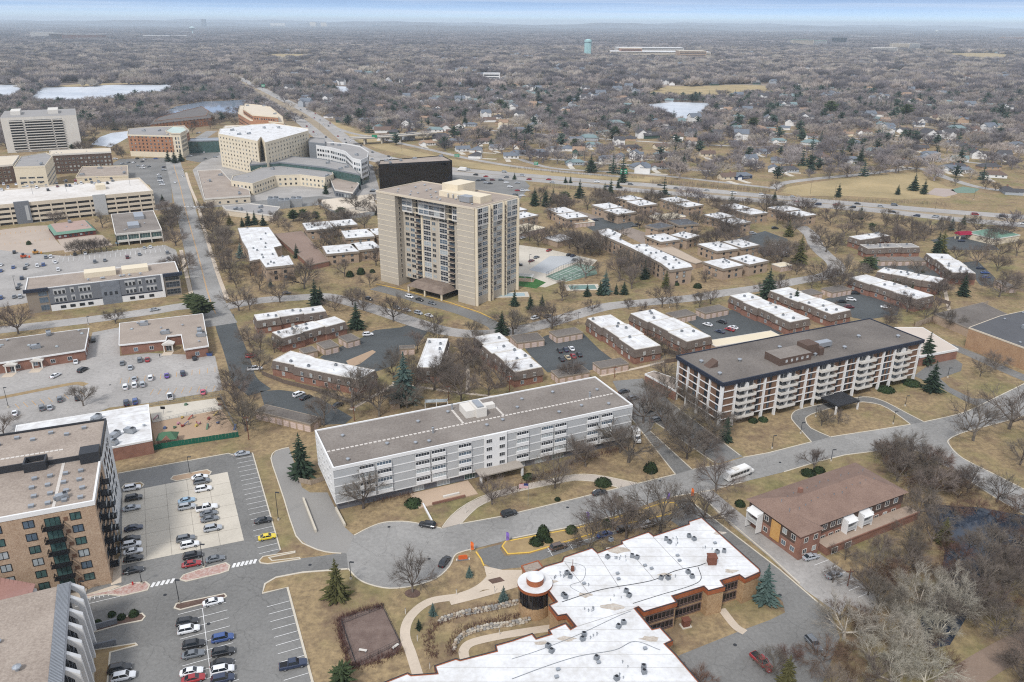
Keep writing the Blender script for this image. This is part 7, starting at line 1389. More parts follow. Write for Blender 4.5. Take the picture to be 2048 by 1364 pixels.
scatter('woodland', 'leafless suburban woodland stretching to the horizon', 'woodland', PT, IN, SS, (wr.rand(len(PT)) * 6.28).astype(np.float32), wcol)
hcol = bpy.data.collections.new('distant_house_kinds'); hk = []
for i, (va, wi, ri) in enumerate(((2,0,0),(1,0,1),(2,3,0),(0,0,4),(3,2,3),(1,3,2),(2,0,1),(0,5,1))):
    w, r, *_ = hmesh(va, wi, ri); mb = MB()
    for k, q in enumerate((w, r)): mb.add([tuple(v.co) for v in q.vertices],[tuple(p.vertices) for p in q.polygons], k)
    o = bpy.data.objects.new(f'far_house{i}', mb.mesh('far_house', [HW2[wi][0], ROOFS[ri][0]])); hcol.objects.link(o)
scatter('distant_houses', 'small pale houses glimpsed among the far trees', 'houses', DH, wr.randint(0,8, len(DH)).astype(np.int32),(1.0 + wr.rand(len(DH)) * .4 + DH[:, 1] * .00006).astype(np.float32), wr.choice([.1,-.2, .3,1.4,1.7], len(DH)).astype(np.float32), hcol)
# ================================================================== vehicles
CARC = {'white': (238,238,238), 'silver': (176,180,184), 'grey': (112,116,120), 'black': (34,35,38), 'navy': (40,52,78), 'blue': (52,82,140), 'red': (160,34,38), 'maroon': (104,34,40), 'yellow': (232,206,50), 'purple': (96,72,160), 'pink': (206,92,112), 'tan': (190,172,140), 'light blue': (150,178,198), 'brown': (92,76,66)}
def cpaint(c):
    m = mat('car paint ' + c, CARC[c], a=.03, rough=.25, spec=.6)
    m.node_tree.nodes['Principled BSDF'].inputs['Coat Weight'].default_value = .5; return m
CGL = mat('car glass', (40,46,52), a=.1, rough=.06, spec=.7); TYRE = mat('tyre', (34,34,34), a=.1); RIM = mat('rim', (160,162,166), a=.05, metal=.6, rough=.4); LAMP = mat('headlamp', (226,228,230), rough=.15); TAIL = mat('tail lamp', (150,26,24), rough=.2)
def loft(mb, st, m=0, m_of=None):
    """stations along x: (x, [(y,z)...]) right half profile mirrored"""
    n_ = len(st[0][1]); ring = []
    for x, pr in st: ring.append([(x, y, z) for y, z in pr] + [(x, -y, z) for y, z in pr[::-1]])
    k = 2 * n_
    for i in range(len(st) - 1):
        for j in range(k): mb.add([ring[i][j], ring[i + 1][j], ring[i + 1][(j + 1) % k], ring[i][(j + 1) % k]],[(0,1,2,3)], m)
    mb.add(ring[0],[tuple(range(k))], m); mb.add(ring[-1],[tuple(range(k))[::-1]], m)
KIND = {  # length, width, belt heights along the body, cabin x (front base, front top, rear top, rear base), roof height
 'sedan': (4.75,1.84,[(-2.37, .62, .75),(-2.2, .78, .86),(-1.3, .92, .92),(0, .94, .93),(.9, .92, .90),(1.9, .86, .76),(2.3, .7, .62)],(1.05, .35,-.95,-1.75),1.43),
 'suv': (4.75,1.90,[(-2.37, .78, .86),(-2.25, .88,1.0),(-1.3, .95,1.05),(0, .95,1.05),(1.0, .93,1.03),(1.95, .88, .92),(2.35, .74, .74)],(1.15, .55,-1.75,-2.25),1.72),
 'pickup': (5.85,2.0,[(-2.92, .9,1.05),(-2.8, .98,1.1),(-1.0,1.0,1.1),(0,1.0,1.12),(1.2, .98,1.12),(2.4, .93,1.05),(2.9, .82, .85)],(1.25, .6,-.85,-1.05),1.88),
 'van': (5.1,1.98,[(-2.55, .9,1.0),(-2.4, .95,1.1),(-1.0, .98,1.12),(0, .98,1.12),(1.2, .96,1.05),(2.1, .88, .9),(2.5, .74, .7)],(1.75, .8,-2.2,-2.45),1.85)}
_cc = {}
def carparts(kd, c):
    if (kd, c) in _cc: return _cc[(kd, c)]
    Lc, Wc, belt, (fa, fb, rb, ra), rh = KIND[kd]; b = MB()
    loft(b, [(x, [(w * .90, .28),(w, .5),(w * .98, z - .12),(w * .86, z)]) for x, w, z in belt]); hw = Wc / 2
    zb = belt[3][2] - .02; t = hw * .72; q = hw * .87
    P = [(fa, q, zb),(fa, -q, zb),(ra, -q, zb),(ra, q, zb),(fb, t, rh - .06),(fb, -t, rh - .06),(rb, -t, rh - .06),(rb, t, rh - .06)]
    # roof panel with slight crown, pillars
    b.add([(fb + .02, t + .02, rh - .07),(fb + .02,-t - .02, rh - .07),(rb - .02,-t - .02, rh - .07),(rb - .02, t + .02, rh - .07),(fb - .25, t * .7, rh),(fb - .25,-t * .7, rh),(rb + .2,-t * .7, rh),(rb + .2, t * .7, rh)],[(4,7,6,5),(0,4,5,1),(1,5,6,2),(2,6,7,3),(3,7,4,0)])
    for s in (1,-1):
        for (x0, x1) in ((fa, fb),(ra, rb),((fa + ra) / 2 - .1,(fb + rb) / 2 - .1)): b.tube((x0, s * q, zb),(x1, s * t, rh - .06), .055, .055,4)
    if kd == 'pickup':
        b.add([(-2.75, .8,1.115),(-2.75,-.8,1.115),(-1.15,-.8,1.115),(-1.15, .8,1.115)],[(0,1,2,3)],1)
    G_ = {'windshield': MB().add([P[0], P[1], P[5], P[4]],[(0,3,2,1)]), 'rear_window': MB().add([P[2], P[3], P[7], P[6]],[(0,3,2,1)]), 'side_window': MB().add([P[3], P[0], P[4], P[7]],[(0,3,2,1)]), 'side_window_': MB().add([P[1], P[2], P[6], P[5]],[(0,3,2,1)])}
    wh = MB(); n_ = 12; r = .34 if kd == 'sedan' else .39
    ring = lambda y, rr: [(rr * math.cos(i * 6.283 / n_), y, rr * math.sin(i * 6.283 / n_)) for i in range(n_)]
    wh.add(ring(-.11, r) + ring(.11, r),[(i, i + n_, (i + 1) % n_ + n_, (i + 1) % n_) for i in range(n_)],0); wh.add(ring(-.115, r),[tuple(range(n_))],0); wh.add(ring(.115, r),[tuple(range(n_))[::-1]],0); wh.add(ring(-.125, r * .62),[tuple(range(n_))],1); wh.add(ring(.125, r * .62),[tuple(range(n_))[::-1]],1)
    paint = cpaint(c); xl = belt[-1][0]; xr = belt[0][0]; zl = belt[-1][2]
    out = [('body', b.mesh('body', [paint, BLACK]),[(0,0,0)])] + [(k.rstrip('_'), v.mesh('car_' + k, CGL),[(0,0,0)]) for k, v in G_.items()]
    out.append(('wheel', wh.mesh('wheel', [TYRE, RIM]),[(s * Lc * .29, u * (hw - .14), r) for s in (1,-1) for u in (1,-1)]))
    out.append(('headlight', MB().box(-.06,-.17,-.07, .05, .17, .07).mesh('headlight', LAMP),[(xl - .02, u * hw * .62, zl - .1) for u in (1,-1)])); out.append(('tail_light', MB().box(-.05,-.14,-.1, .06, .14, .1).mesh('tail_light', TAIL),[(xr + .0, u * hw * .62, belt[0][2] - .14) for u in (1,-1)]))
    # one-mesh version for distant cars
    f = MB(); mats_ = [paint, CGL, TYRE]; f.add(b.v, b.f, 0)
    for v in G_.values(): f.add(v.v, v.f, 1)
    for s in (1,-1):
        for u in (1,-1): f.add([(x * 1 + s * Lc * .29, y + u * (hw - .14), z + r) for x, y, z in ring(-.11, r) + ring(.11, r)],[(i, i + n_, (i + 1) % n_ + n_, (i + 1) % n_) for i in range(n_)] + [tuple(range(n_)), tuple(range(n_, 2 * n_))[::-1]],2)
    _cc[(kd, c)] = (out, f.mesh('car', mats_)); return _cc[(kd, c)]
def car(px, py, kd, c, th, place, z=.05, full=True, flip=False):
    x, y = G(px, py, z); full = full and py > 640; nm = {'sedan': 'parked_car', 'suv': 'parked_suv', 'pickup': 'pickup_truck', 'van': 'minivan'}[kd]
    if 'driving' in place or 'highway' in place: nm = {'sedan': 'car', 'suv': 'suv'}.get(kd, nm)
    o_, one = carparts(kd, c); a = th + (math.pi if flip else 0) + rnd.uniform(-.03, .03); look = f"{c} {dict(sedan='sedan', suv='suv', pickup='pickup truck', van='minivan')[kd]}"; cat = {'pickup': 'truck', 'van': 'van'}.get(kd, 'car')
    if not full: o = obj(nm, one, None, (x, y, z), a); return reg(o, look, place, cat, 'vehicles ' + ('on the highway' if 'highway' in place else 'parked and driving'))
    t = thing(nm, look, place, cat, (x, y, z), a, 'vehicles parked and driving')
    for n_, m, ps in o_:
        for p in ps: obj(n_, m, t, p)
    return t
def hd(a, b): p, q = G(*a), G(*b); return math.atan2(q[1] - p[1], q[0] - p[0])
S_, U_, K_, V_ = 'sedan', 'suv', 'pickup', 'van'
D1 = hd((243,1131),(488,1081))
for px, py, k, c in ((265,979, U_, 'white'),(268,999, U_, 'black'),(264,1019, S_, 'silver'),(268,1059, S_, 'navy'),(263,1081, S_, 'black'),(264,1093, U_, 'white'),(267,1106, S_, 'white'),(268,1120, S_, 'black')): car(px, py, k, c, D1, 'in the left row of the concrete pad')
for px, py, k, c in ((400,957, S_, 'white'),(404,966, U_, 'grey'),(407,981, U_, 'white'),(374,1004, S_, 'light blue'),(374,1017, U_, 'silver'),(414,1019, K_, 'white'),(418,1030, S_, 'grey'),(420,1041, S_, 'grey'),(426,1060, U_, 'silver'),(372,1081, U_, 'grey'),(380,1093, U_, 'white')): car(px, py, k, c, D1, 'in the middle rows of the concrete pad')
for px, py, k, c, pl in ((268,1144, S_, 'black', 'beside the red rock island'),(386,1115, U_, 'black', 'just above the red sedan'),(384,1131, S_, 'red', 'beside the long rock island'),(431,1121, S_, 'grey', 'right of the red sedan'),(485,910, S_, 'silver', 'at the top corner of the near car park'),(527,1044, S_, 'black', 'in the right row above the yellow car'),(535,1077, S_, 'yellow', 'in the right row of the near car park'),(427,1207, S_, 'white', 'beside the grass island')): car(px, py, k, c, D1, pl)
D2 = hd((352,1330),(405,1319))
for px, py, k, c in ((375,1248, U_, 'black'),(378,1263, U_, 'white'),(388,1293, U_, 'black'),(387,1312, S_, 'grey'),(384,1347, S_, 'white'),(388,1361, S_, 'red')): car(px, py, k, c, D2, 'in the left half of the near double row')
for px, py, k, c in ((446,1280, U_, 'blue'),(447,1308, U_, 'black'),(444,1330, S_, 'black'),(446,1344, U_, 'white'),(446,1362, U_, 'navy')): car(px, py, k, c, D2, 'in the right half of the near double row')
car(240,1341, U_, 'black', D2, 'beside the grass strip at the lower left'); car(248,1357, U_, 'white', D2, 'beside the grass strip at the lower left'); car(587,1333, K_, 'navy', hd((560,1340),(613,1328)), 'alone in the lower right stalls')
DS = hd((885,1068),(1003,1040))
car(855,1053, U_, 'black', hd((872,1056),(838,1050)), 'parked on the turning circle by the white slab'); car(1018,1030, U_, 'black', DS, 'at the kerb by the flag lawn'); car(889,1126, S_, 'black', hd((898,1114),(880,1138)), 'on the turning circle by the orange sign', flip=True); car(1199,988, S_, 'black', DS, 'driving on the street before the white slab')
car(1354,868, V_, 'white', hd((1340,872),(1370,862)), 'between the two side drives')
for px, py, k, c in ((1117,1097, U_, 'brown'),(1209,1072, S_, 'blue'),(1248,1061, U_, 'black'),(1295,1052, U_, 'white')): car(px, py, k, c, DS, 'in the bays before the stone building')
car(1523,1328, K_, 'red', hd((1506,1312),(1540,1345)), 'at the lower edge beyond the stone building'); car(1621,1117, S_, 'silver', hd((1604,1121),(1640,1112)), 'by the brown hipped roof house'); car(1668,1153, S_, 'silver', hd((1650,1158),(1686,1148)), 'half hidden under brush right of the lane'); car(1626,1290, U_, 'grey', hd((1612,1274),(1640,1306)), 'half hidden under the pale trees')
for px, py, k, c in ((1248,785, S_, 'black'),(1266,799, U_, 'grey'),(1299,823, S_, 'black'),(1312,842, U_, 'grey')): car(px, py, k, c, hd((1240,790),(1270,782)), 'in the side drive right of the white slab')
car(736,671, U_, 'white', .2, 'in the court behind the two small garages'); car(598,791, U_, 'white', .9, 'beside the long dark garage row'); car(612,797, S_, 'black', .9, 'beside the long dark garage row'); car(676,812, S_, 'black', .9, 'under trees beyond the long garage row'); car(510,740, K_, 'white', .2, 'on the access drive'); car(503,715, U_, 'red', .2, 'on the access drive')
DQ = hd((1119,710),(1123,694))
for px, py, c in ((1119,703, 'black'),(1131,701, 'navy'),(1143,699, 'white'),(1123,720, 'black'),(1135,717, 'tan'),(1146,714, 'red'),(1158,711, 'black')): car(px, py, S_, c, DQ + .4, 'in the seven car court')
for px, py, k, c in ((1415,651, S_, 'white'),(1443,646, U_, 'black'),(1439,665, S_, 'navy'),(1459,661, S_, 'red'),(1466,657, S_, 'white')): car(px, py, k, c, 2.4, 'in the court left of the brown block penthouse')
for px, py, k, c in ((1710,588, U_, 'black'),(1683,605, U_, 'black'),(1702,601, U_, 'white'),(1698,616, U_, 'maroon'),(1771,616, S_, 'white')): car(px, py, k, c, .0 if c != 'white' else -.3, 'in the court beside the brick porches')
for px, py, c in ((1961,538, 'navy'),(1970,547, 'blue'),(1972,556, 'blue')): car(px, py, S_, c, -.05, 'right of the last townhouse row')
for px, py, k, c in ((1923,483, S_, 'navy'),(1552,491, S_, 'white'),(1561,503, S_, 'maroon'),(1567,507, S_, 'white'),(1571,513, U_, 'grey'),(1550,458, U_, 'black')): car(px, py, k, c, .1, 'in the court by the pale spruce')
DT = hd((752,619),(887,661))
for px, py, k, c in ((814,622, S_, 'white'),(837,628, U_, 'silver'),(858,633, S_, 'white'),(794,617, S_, 'grey'),(738,600, U_, 'black')): car(px, py, k, c, DT, 'at the kerb before the tower')
for px, py, k, c in ((819,595, U_, 'white'),(839,601, S_, 'black'),(864,608, S_, 'grey')): car(px, py, k, c, DT, 'on the tower drive')
car(573,588, S_, 'black', hd((512,602),(600,595)), 'driving on the curved street left of the tower'); car(1071,638, U_, 'white', hd((1020,663),(1150,630)), 'on the curved street right of the tower'); car(1096,634, S_, 'grey', hd((1020,663),(1150,630)), 'on the curved street right of the tower'); car(1398,591, S_, 'black', hd((1384,596),(1446,586)), 'on the curved street before the diagonal building')
for px, py, k, c in ((1034,490, S_, 'black'),(1098,502, S_, 'red'),(1073,516, S_, 'grey'),(1063,523, S_, 'maroon'),(1035,531, K_, 'black'),(1138,511, S_, 'black'),(1146,513, S_, 'navy'),(1149,521, S_, 'grey'),(1046,477, S_, 'white')): car(px, py, k, c, hd((1063,523),(1098,510)) if k != K_ else -.1, 'in the tower lot by the tennis court')
for px, py, k, c in ((1190,441, S_, 'navy'),(1269,453, S_, 'grey'),(1275,450, S_, 'black'),(1364,433, U_, 'white'),(1474,473, S_, 'grey'),(1505,468, U_, 'silver')): car(px, py, k, c, .1, 'among the tan apartments')
for px, py, k, c in ((112,753, S_, 'white'),(166,742, U_, 'black')): car(px, py, k, c, hd((100,760),(126,746)), 'driving through the clinic car park')
CV_ = hd((250,790),(248,765))
for px, py, k, c in ((152,725, S_, 'white'),(187,682, U_, 'black'),(245,728, S_, 'grey'),(261,737, S_, 'silver'),(280,722, U_, 'grey'),(295,721, S_, 'red'),(389,718, S_, 'black')): car(px, py, k, c, CV_, 'near the clinic porches', full=False)
for px, py, k, c in ((269,760, S_, 'silver'),(269,772, U_, 'white'),(285,771, U_, 'silver'),(301,758, U_, 'white'),(334,753, S_, 'purple'),(366,749, U_, 'navy'),(251,776, U_, 'white'),(406,786, S_, 'pink'),(340,795, K_, 'white'),(253,808, U_, 'navy'),(271,805, U_, 'blue')): car(px, py, k, c, CV_, 'in the middle of the clinic car park')
for px, py, k, c in ((30,828, S_, 'white'),(84,818, U_, 'grey'),(100,817, S_, 'silver'),(120,801, U_, 'grey'),(155,798, S_, 'black')): car(px, py, k, c, CV_ + .1, 'in the slanted bays at the left edge')
car(310,621, S_, 'silver', hd((300,623),(362,613)), 'at the kerb before the grey panel office')
OV = hd((117,541),(115,524))
for px, py, k, c in ((150,510, S_, 'black'),(171,508, S_, 'white'),(279,510, S_, 'grey'),(255,516, V_, 'maroon'),(210,522, S_, 'grey'),(190,525, U_, 'grey'),(111,526, S_, 'white'),(87,531, U_, 'blue'),(75,533, U_, 'white'),(92,516, U_, 'grey'),(102,515, U_, 'white'),(54,531, S_, 'silver'),(50,538, S_, 'black'),(27,536, S_, 'blue'),(289,497, S_, 'silver'),(301,495, S_, 'white'),(29,506, U_, 'black'),(2,531, S_, 'white'),(2,543, S_, 'blue'),(117,541, U_, 'white'),(335,507, U_, 'grey'),(337,518, S_, 'black'),(333,524, S_, 'white')): car(px, py, k, c, OV, 'in the lot behind the grey panel office')
for px, py, k, c in ((44,558, U_, 'navy'),(36,578, S_, 'black'),(39,571, S_, 'grey'),(41,595, U_, 'silver'),(29,595, S_, 'grey'),(2,597, U_, 'blue')): car(px, py, k, c, OV, 'left of the grey panel office')
for px, py, c in ((30,160, 'white'),(180,155, 'black'),(260,150, 'silver'),(330,145, 'black'),(220,180, 'white'),(295,185, 'white'),(370,170, 'silver'),(455,160, 'black'),(460,175, 'maroon'),(385,205, 'black'),(530,135, 'black'),(605,130, 'red'),(690,125, 'black'),(725,120, 'black'),(530,170, 'black'),(560,170, 'navy'),(605,155, 'white'),(650,150, 'white'),(735,145, 'grey'),(760,155, 'white'),(790,140, 'silver'),(860,150, 'black'),(890,112, 'black'),(900,130, 'grey'),(15,205, 'white'),(65,190, 'white'),(65,175, 'navy'),(130,160, 'white')): car(c_x := px / 4,330 + py / 4, rnd.choice((S_, U_)), c, GAR[2] + 1.57 + rnd.choice((0,3.14)), 'on the top deck of the parking garage', z=13.02)
for px, py, c in ((347,346, 'silver'),(365,341, 'white'),(365,353, 'white'),(350,366, 'white')): car(px, py, S_, c, hd((372,422),(360,372)), 'driving on the avenue')
car(77,438, S_, 'white', 0, 'on the garage street'); car(95,435, S_, 'blue', 0, 'on the garage street')
for px, py, c in ((231,319, 'white'),(245,328, 'silver'),(275,318, 'black'),(257,326, 'grey'),(268,326, 'white'),(285,324, 'black'),(290,319, 'white'),(312,318, 'blue'),(278,333, 'silver'),(288,332, 'white'),(298,334, 'grey'),(285,337, 'white'),(318,350, 'white'),(319,354, 'silver'),(320,358, 'grey'),(321,362, 'white'),(323,366, 'silver'),(325,370, 'white'),(328,335, 'navy'),(328,341, 'silver'),(380,313, 'white'),(410,318, 'grey'),(410,305, 'white'),(431,315, 'silver'),(400,266, 'white'),(395,267, 'grey')): car(px, py, rnd.choice((S_, U_)), c, rnd.choice((0.1,1.4)), 'in the hospital car park')
for px, py, c in ((1035,382, 'red'),(1046,382, 'white'),(1055,382, 'white'),(1035,367, 'silver'),(937,362, 'grey'),(957,362, 'black'),(967,361, 'navy'),(985,361, 'maroon'),(1002,361, 'grey'),(1013,366, 'white'),(980,368, 'black'),(972,367, 'silver'),(1020,375, 'white'),(1030,390, 'grey'),(1045,392, 'white'),(747,381, 'silver'),(745,384, 'black')): car(px, py, rnd.choice((S_, U_)), c, .1, 'in the lot behind the tower')
HR = random.Random(9); HP = []
for nm, path, off in (('A', HW_A, 0),('B', HW_B, 3.14)):
    pw = catmull([G(*q) for q in path],8)
    for k in range(75):
        i = HR.randrange(10, len(pw) - 2); f = HR.random(); q = pw[i] * (1 - f) + pw[i + 1] * f; d = pw[i + 1] - pw[i]; d /= np.linalg.norm(d); q = q + np.array((-d[1], d[0])) * HR.choice((-5,-1.5,2,5.3)); a, b = PX(*q)
        if not (-20 < a < 2070) or any(abs(q[0] - u) + abs(q[1] - v) < 14 for u, v in HP): continue
        HP.append(tuple(q)); seg = 'highway stretch above the hospital' if a < 660 else ('highway behind the tower' if a < 1100 else ('highway behind the tan apartments' if a < 1600 else 'highway below the play field'))
        car(a, b, HR.choice((S_, S_, U_, U_, V_)), HR.choice(('white', 'white', 'silver', 'grey', 'black', 'black', 'red', 'navy')), math.atan2(d[1], d[0]) + off, 'on the ' + seg, z=.07)
# box truck on the highway, truck by the apartments, shuttle bus, van
def boxtruck(px, py, th, look, place, Lb=6.0, z=.06):
    x, y = G(px, py); t = thing('box_truck', look, place, 'truck', (x, y, z), th); MB().box(-Lb / 2 - .8,-1.2, .8, Lb / 2 - .8,1.2,3.5, bottom=True).build('cargo_box', WHITE, t)
    c = MB(); loft(c, [(Lb / 2 - .75,[(1.0, .5),(1.05,1.2),(1.0,1.6),(.85,2.3)]),(Lb / 2 + .4,[(1.0, .5),(1.05,1.2),(1.0,1.6),(.85,2.3)]),(Lb / 2 + 1.0,[(1.0, .5),(1.02,1.2),(.98,1.45),(.9,1.5)]),(Lb / 2 + 1.7,[(.9, .5),(.95,1.0),(.9,1.25),(.8,1.3)])]); c.build('cab', WHITE, t); MB().add([(Lb / 2 + .45, .8,2.25),(Lb / 2 + .45,-.8,2.25),(Lb / 2 + 1.02,-.85,1.52),(Lb / 2 + 1.02, .85,1.52)],[(0,1,2,3)]).build('windshield', CGL, t)
    w = [p for n_, p, _ in carparts('pickup', 'white')[0] if n_ == 'wheel'][0]
    for sx_ in (-Lb / 2 + .6, Lb / 2 + .7):
        for u in (-1,1): obj('wheel', w, t, (sx_, u, .42),0,1.15)
boxtruck(925,342, hd((960,345),(880,336)), 'white box truck', 'on the highway right of the black office', 7); boxtruck(1312,436,2.9, 'white box truck', 'parked by the tan roofed garage of the apartments', 5); boxtruck(1271,878, hd((1262,850),(1280,885)), 'white box truck', 'tucked beside the right end of the white slab', 4)
def bus():
    x, y = G(1477,953); t = thing('shuttle_bus', 'white shuttle bus with black windows', 'at the kerb opposite the brown brick block', 'bus', (x, y, .05), hd((1436,968),(1500,944))); t.scale = (1.18,1.05,1.05)
    b = MB(); loft(b, [(-4.6,[(1.15, .5),(1.22, .9),(1.2,2.6),(1.0,2.9)]),(-4.5,[(1.18, .45),(1.25, .9),(1.22,2.7),(1.0,3.05)]),(2.6,[(1.18, .45),(1.25, .9),(1.22,2.7),(1.0,3.05)]),(3.3,[(1.15, .45),(1.2, .9),(1.1,2.3),(.9,2.6)]),(3.7,[(1.05, .45),(1.1, .9),(1.0,1.5),(.9,1.55)]),(4.7,[(.95, .45),(1.0, .9),(.95,1.2),(.85,1.25)])]); b.build('body', WHITE, t)
    wm = MB().box(-.5,-.02,0, .5, .02, .8).mesh('window', CGL)
    for k in range(6):
        for u in (-1,1): obj('window', wm, t, (-3.6 + k * 1.12, u * 1.245,1.55))
    MB().add([(3.32, .85,2.5),(3.32,-.85,2.5),(3.74,-.9,1.6),(3.74, .9,1.6)],[(0,1,2,3)]).build('windshield', CGL, t); MB().box(-2.2,-.8,3.0,-.8, .8,3.3).build('roof_unit', OFFW, t)
    w = [p for n_, p, _ in carparts('pickup', 'white')[0] if n_ == 'wheel'][0]
    for sx_ in (-2.9,3.2):
        for u in (-1,1): obj('wheel', w, t, (sx_, u * 1.1, .42),0,1.15)
    MB().box(4.6,-.6, .55,4.78, .6, .8).build('bumper', STEEL, t)
bus()
# ================================================================== street furniture
def lamp(px, py, ty, place, arms=1, look='tall dark lamp post'):
    x, y, h = hpx(px, py, ty); h = max(4, min(h, 14)); t = thing('lamp_post', look, place, 'lamp post', (x, y, 0), rnd.uniform(-.3, .3), 'lamp posts'); MB().tube((0,0, .6),(0,0, h), .10, .07,6).build('pole', DARK, t); MB().tube((0,0,0),(0,0, .7), .32, .32,10).build('base', CONC, t)
    for s in ((1,) if arms == 1 else (-1,1)): MB().box(min(0, s * 1.1),-.22, h - .02, max(0, s * 1.1), .22, h + .12, bottom=True).build('lamp_head', DARK, t)
for px, py, ty, pl in ((359,1207,1160, 'on the grass island of the near car park'),(408,1135,1089, 'beside the long rock island'),(380,948,914, 'on the sand island at the top of the near car park'),(557,1040,985, 'beside the ramp drive'),(702,1158,1124, 'at the edge of the turning circle'),(17,815,775, 'at the left edge of the clinic car park'),(284,1168,1150, 'on the red rock island'),(166,1190,1166, 'by the door of the tan brick apartments'),(1786,848,823, 'on the loop drive lawn at right'),(1714,813,800, 'at the far side of the loop drive'),(1631,833,818, 'at the left end of the loop drive'),(1601,867,852, 'left of the loop drive mouth'),(1544,897,872, 'on the lawn left of the loop drive'),(1810,812,798, 'right of the loop drive'),(1895,755,742, 'on the right hand lawn'),(1339,616,602, 'on the curved street verge at right'),(1156,646,625, 'on the curved street verge'),(1662,922,910, 'by the brown hipped roof house drive'),(32,580,552, 'left of the grey panel office'),(177,650,633, 'on the verge before the grey office'),(1059,529,509, 'in the tower lot'),(25,1010 - 0,985, 'x')):
    if pl != 'x': lamp(px, py, ty, pl)
for px, py, ty in ((1947 - 0,400,380),(1384,380,357),(1435,378,340),(1870,420,400),(1668,398,372),(1620,390,362),(1180,352,330),(900,330,312),(804,305,285),(735,318,303),(640,262,246)): lamp(px, py, ty, 'beside the highway', 1, 'tall highway lamp post')
for px, py, ty, pl in ((785 - 76,842,812, 'behind the left end of the white slab'),(897,800,770, 'behind the middle of the white slab'),(1229,755,735, 'behind the right end of the white slab'),(1019,785,750, 'beside the townhouse patio fence'),(498,880,832, 'by the playground'),(1695,1172,1140, 'by the thicket lane')): 
    x, y, h = hpx(px, py, ty); h = max(5, min(h, 12)); t = thing('utility_pole', 'brown wooden utility pole with crossarm', pl, 'pole', (x, y, 0)); MB().tube((0,0,0),(0,0, h), .16, .11,6).build('pole', RUST, t); MB().box(-1,-.08, h - .8,1, .08, h - .6, bottom=True).build('crossarm', RUST, t); MB().tube((.35,0, h - 1.7),(.35,0, h - 1.0), .22, .22,8).build('transformer', GREYP, t)
def flag(px, py, ty, c, look, place):
    x, y, h = hpx(px, py, ty); h = max(3, h); t = thing('feather_flag', look, place, 'flag', (x, y, 0), rnd.uniform(-.4, .4), 'feather flags along the street'); MB().tube((0,0,0),(0,0, h), .035, .03,5).build('pole', WHITE, t)
    s = MB(); n_ = 8; pr = [(.04, .12 * math.sin(k), h * (.22 + .76 * k / n_)) for k in range(n_ + 1)]; po = [(.85 * math.sin(min(1,(1.12 - k / n_) * 2.6) * 1.57) + .02, .12 * math.sin(k + .8), h * (.22 + .76 * k / n_)) for k in range(n_ + 1)]
    s.add(pr + po + [(p[0], p[1] + .02, p[2]) for p in pr + po],[(k, k + n_ + 1, k + n_ + 2, k + 1) for k in range(n_)] + [(2 * n_ + 2 + k + 1,2 * n_ + 2 + k + n_ + 2,2 * n_ + 2 + k + n_ + 1,2 * n_ + 2 + k) for k in range(n_)]).build('banner', mat('banner ' + look.split()[0], c, a=.08), t)
OR_, PU_ = (232,116,54),(136,110,190)
for a in ((941,1104,1083, OR_, 'orange feather flag', 'by the orange monument sign'),(1012,1086,1064, PU_, 'purple feather flag', 'at the near end of the yellow kerb island'),(1172,1042,1026, PU_, 'purple feather flag', 'in the middle of the yellow kerb island'),(1333,1002,986, PU_, 'purple feather flag', 'at the far end of the yellow kerb island'),(1381,996,976, OR_, 'orange feather flag', 'by the lane to the hipped roof house')): flag(*a)
x, y = G(926,1120); t = thing('monument_sign', 'orange monument sign on dark plinth', 'on the lawn beside the turning circle', 'sign', (x, y, 0), .15); t.scale = (.55, .55, .55); MB().box(-2.1,-.2, .5,2.1, .2,2.4).add([(-2.1,-.2,2.4),(-1.2,-.2,2.75),(1.2,-.2,2.75),(2.1,-.2,2.4),(-2.1, .2,2.4),(-1.2, .2,2.75),(1.2, .2,2.75),(2.1, .2,2.4)],[(0,3,2,1),(4,5,6,7),(0,1,5,4),(1,2,6,5),(2,3,7,6)]).build('panel', mat('sign orange', (216,104,52), a=.06), t); MB().box(-2.4,-.5,0,2.4, .5, .5).build('plinth', GREYD, t)
for s in (-2.9,2.9): MB().box(s - .3,-.3,0, s + .3, .3, .8).build('bollard', OFFW, t)
# flagpole with stars and stripes
x, y, h = hpx(1056,1010,966); t = thing('flagpole', 'white flagpole with small stars and stripes flag', 'on the lawn before the white slab', 'flag', (x, y, 0)); MB().tube((0,0,0),(0,0, h), .07, .04,6).build('pole', METAL, t)
fl_ = MB(); w_, hh = 2.6,1.5
def fz(u): return .14 * math.sin(u * 5)
for k in range(13):
    for j in range(8):
        u0, u1 = j / 8,(j + 1) / 8; z0, z1 = h - .2 - hh + hh * k / 13, h - .2 - hh + hh * (k + 1) / 13; m_ = 2 if (k >= 6 and u0 < .4) else (0 if k % 2 == 0 else 1); fl_.add([(-w_ * u0, fz(u0), z0),(-w_ * u1, fz(u1), z0),(-w_ * u1, fz(u1), z1),(-w_ * u0, fz(u0), z1)],[(0,1,2,3)], m_)
fl_.build('flag', [mat('flag red', (178,40,50)), WHITE, mat('flag blue', (50,56,110))], t)
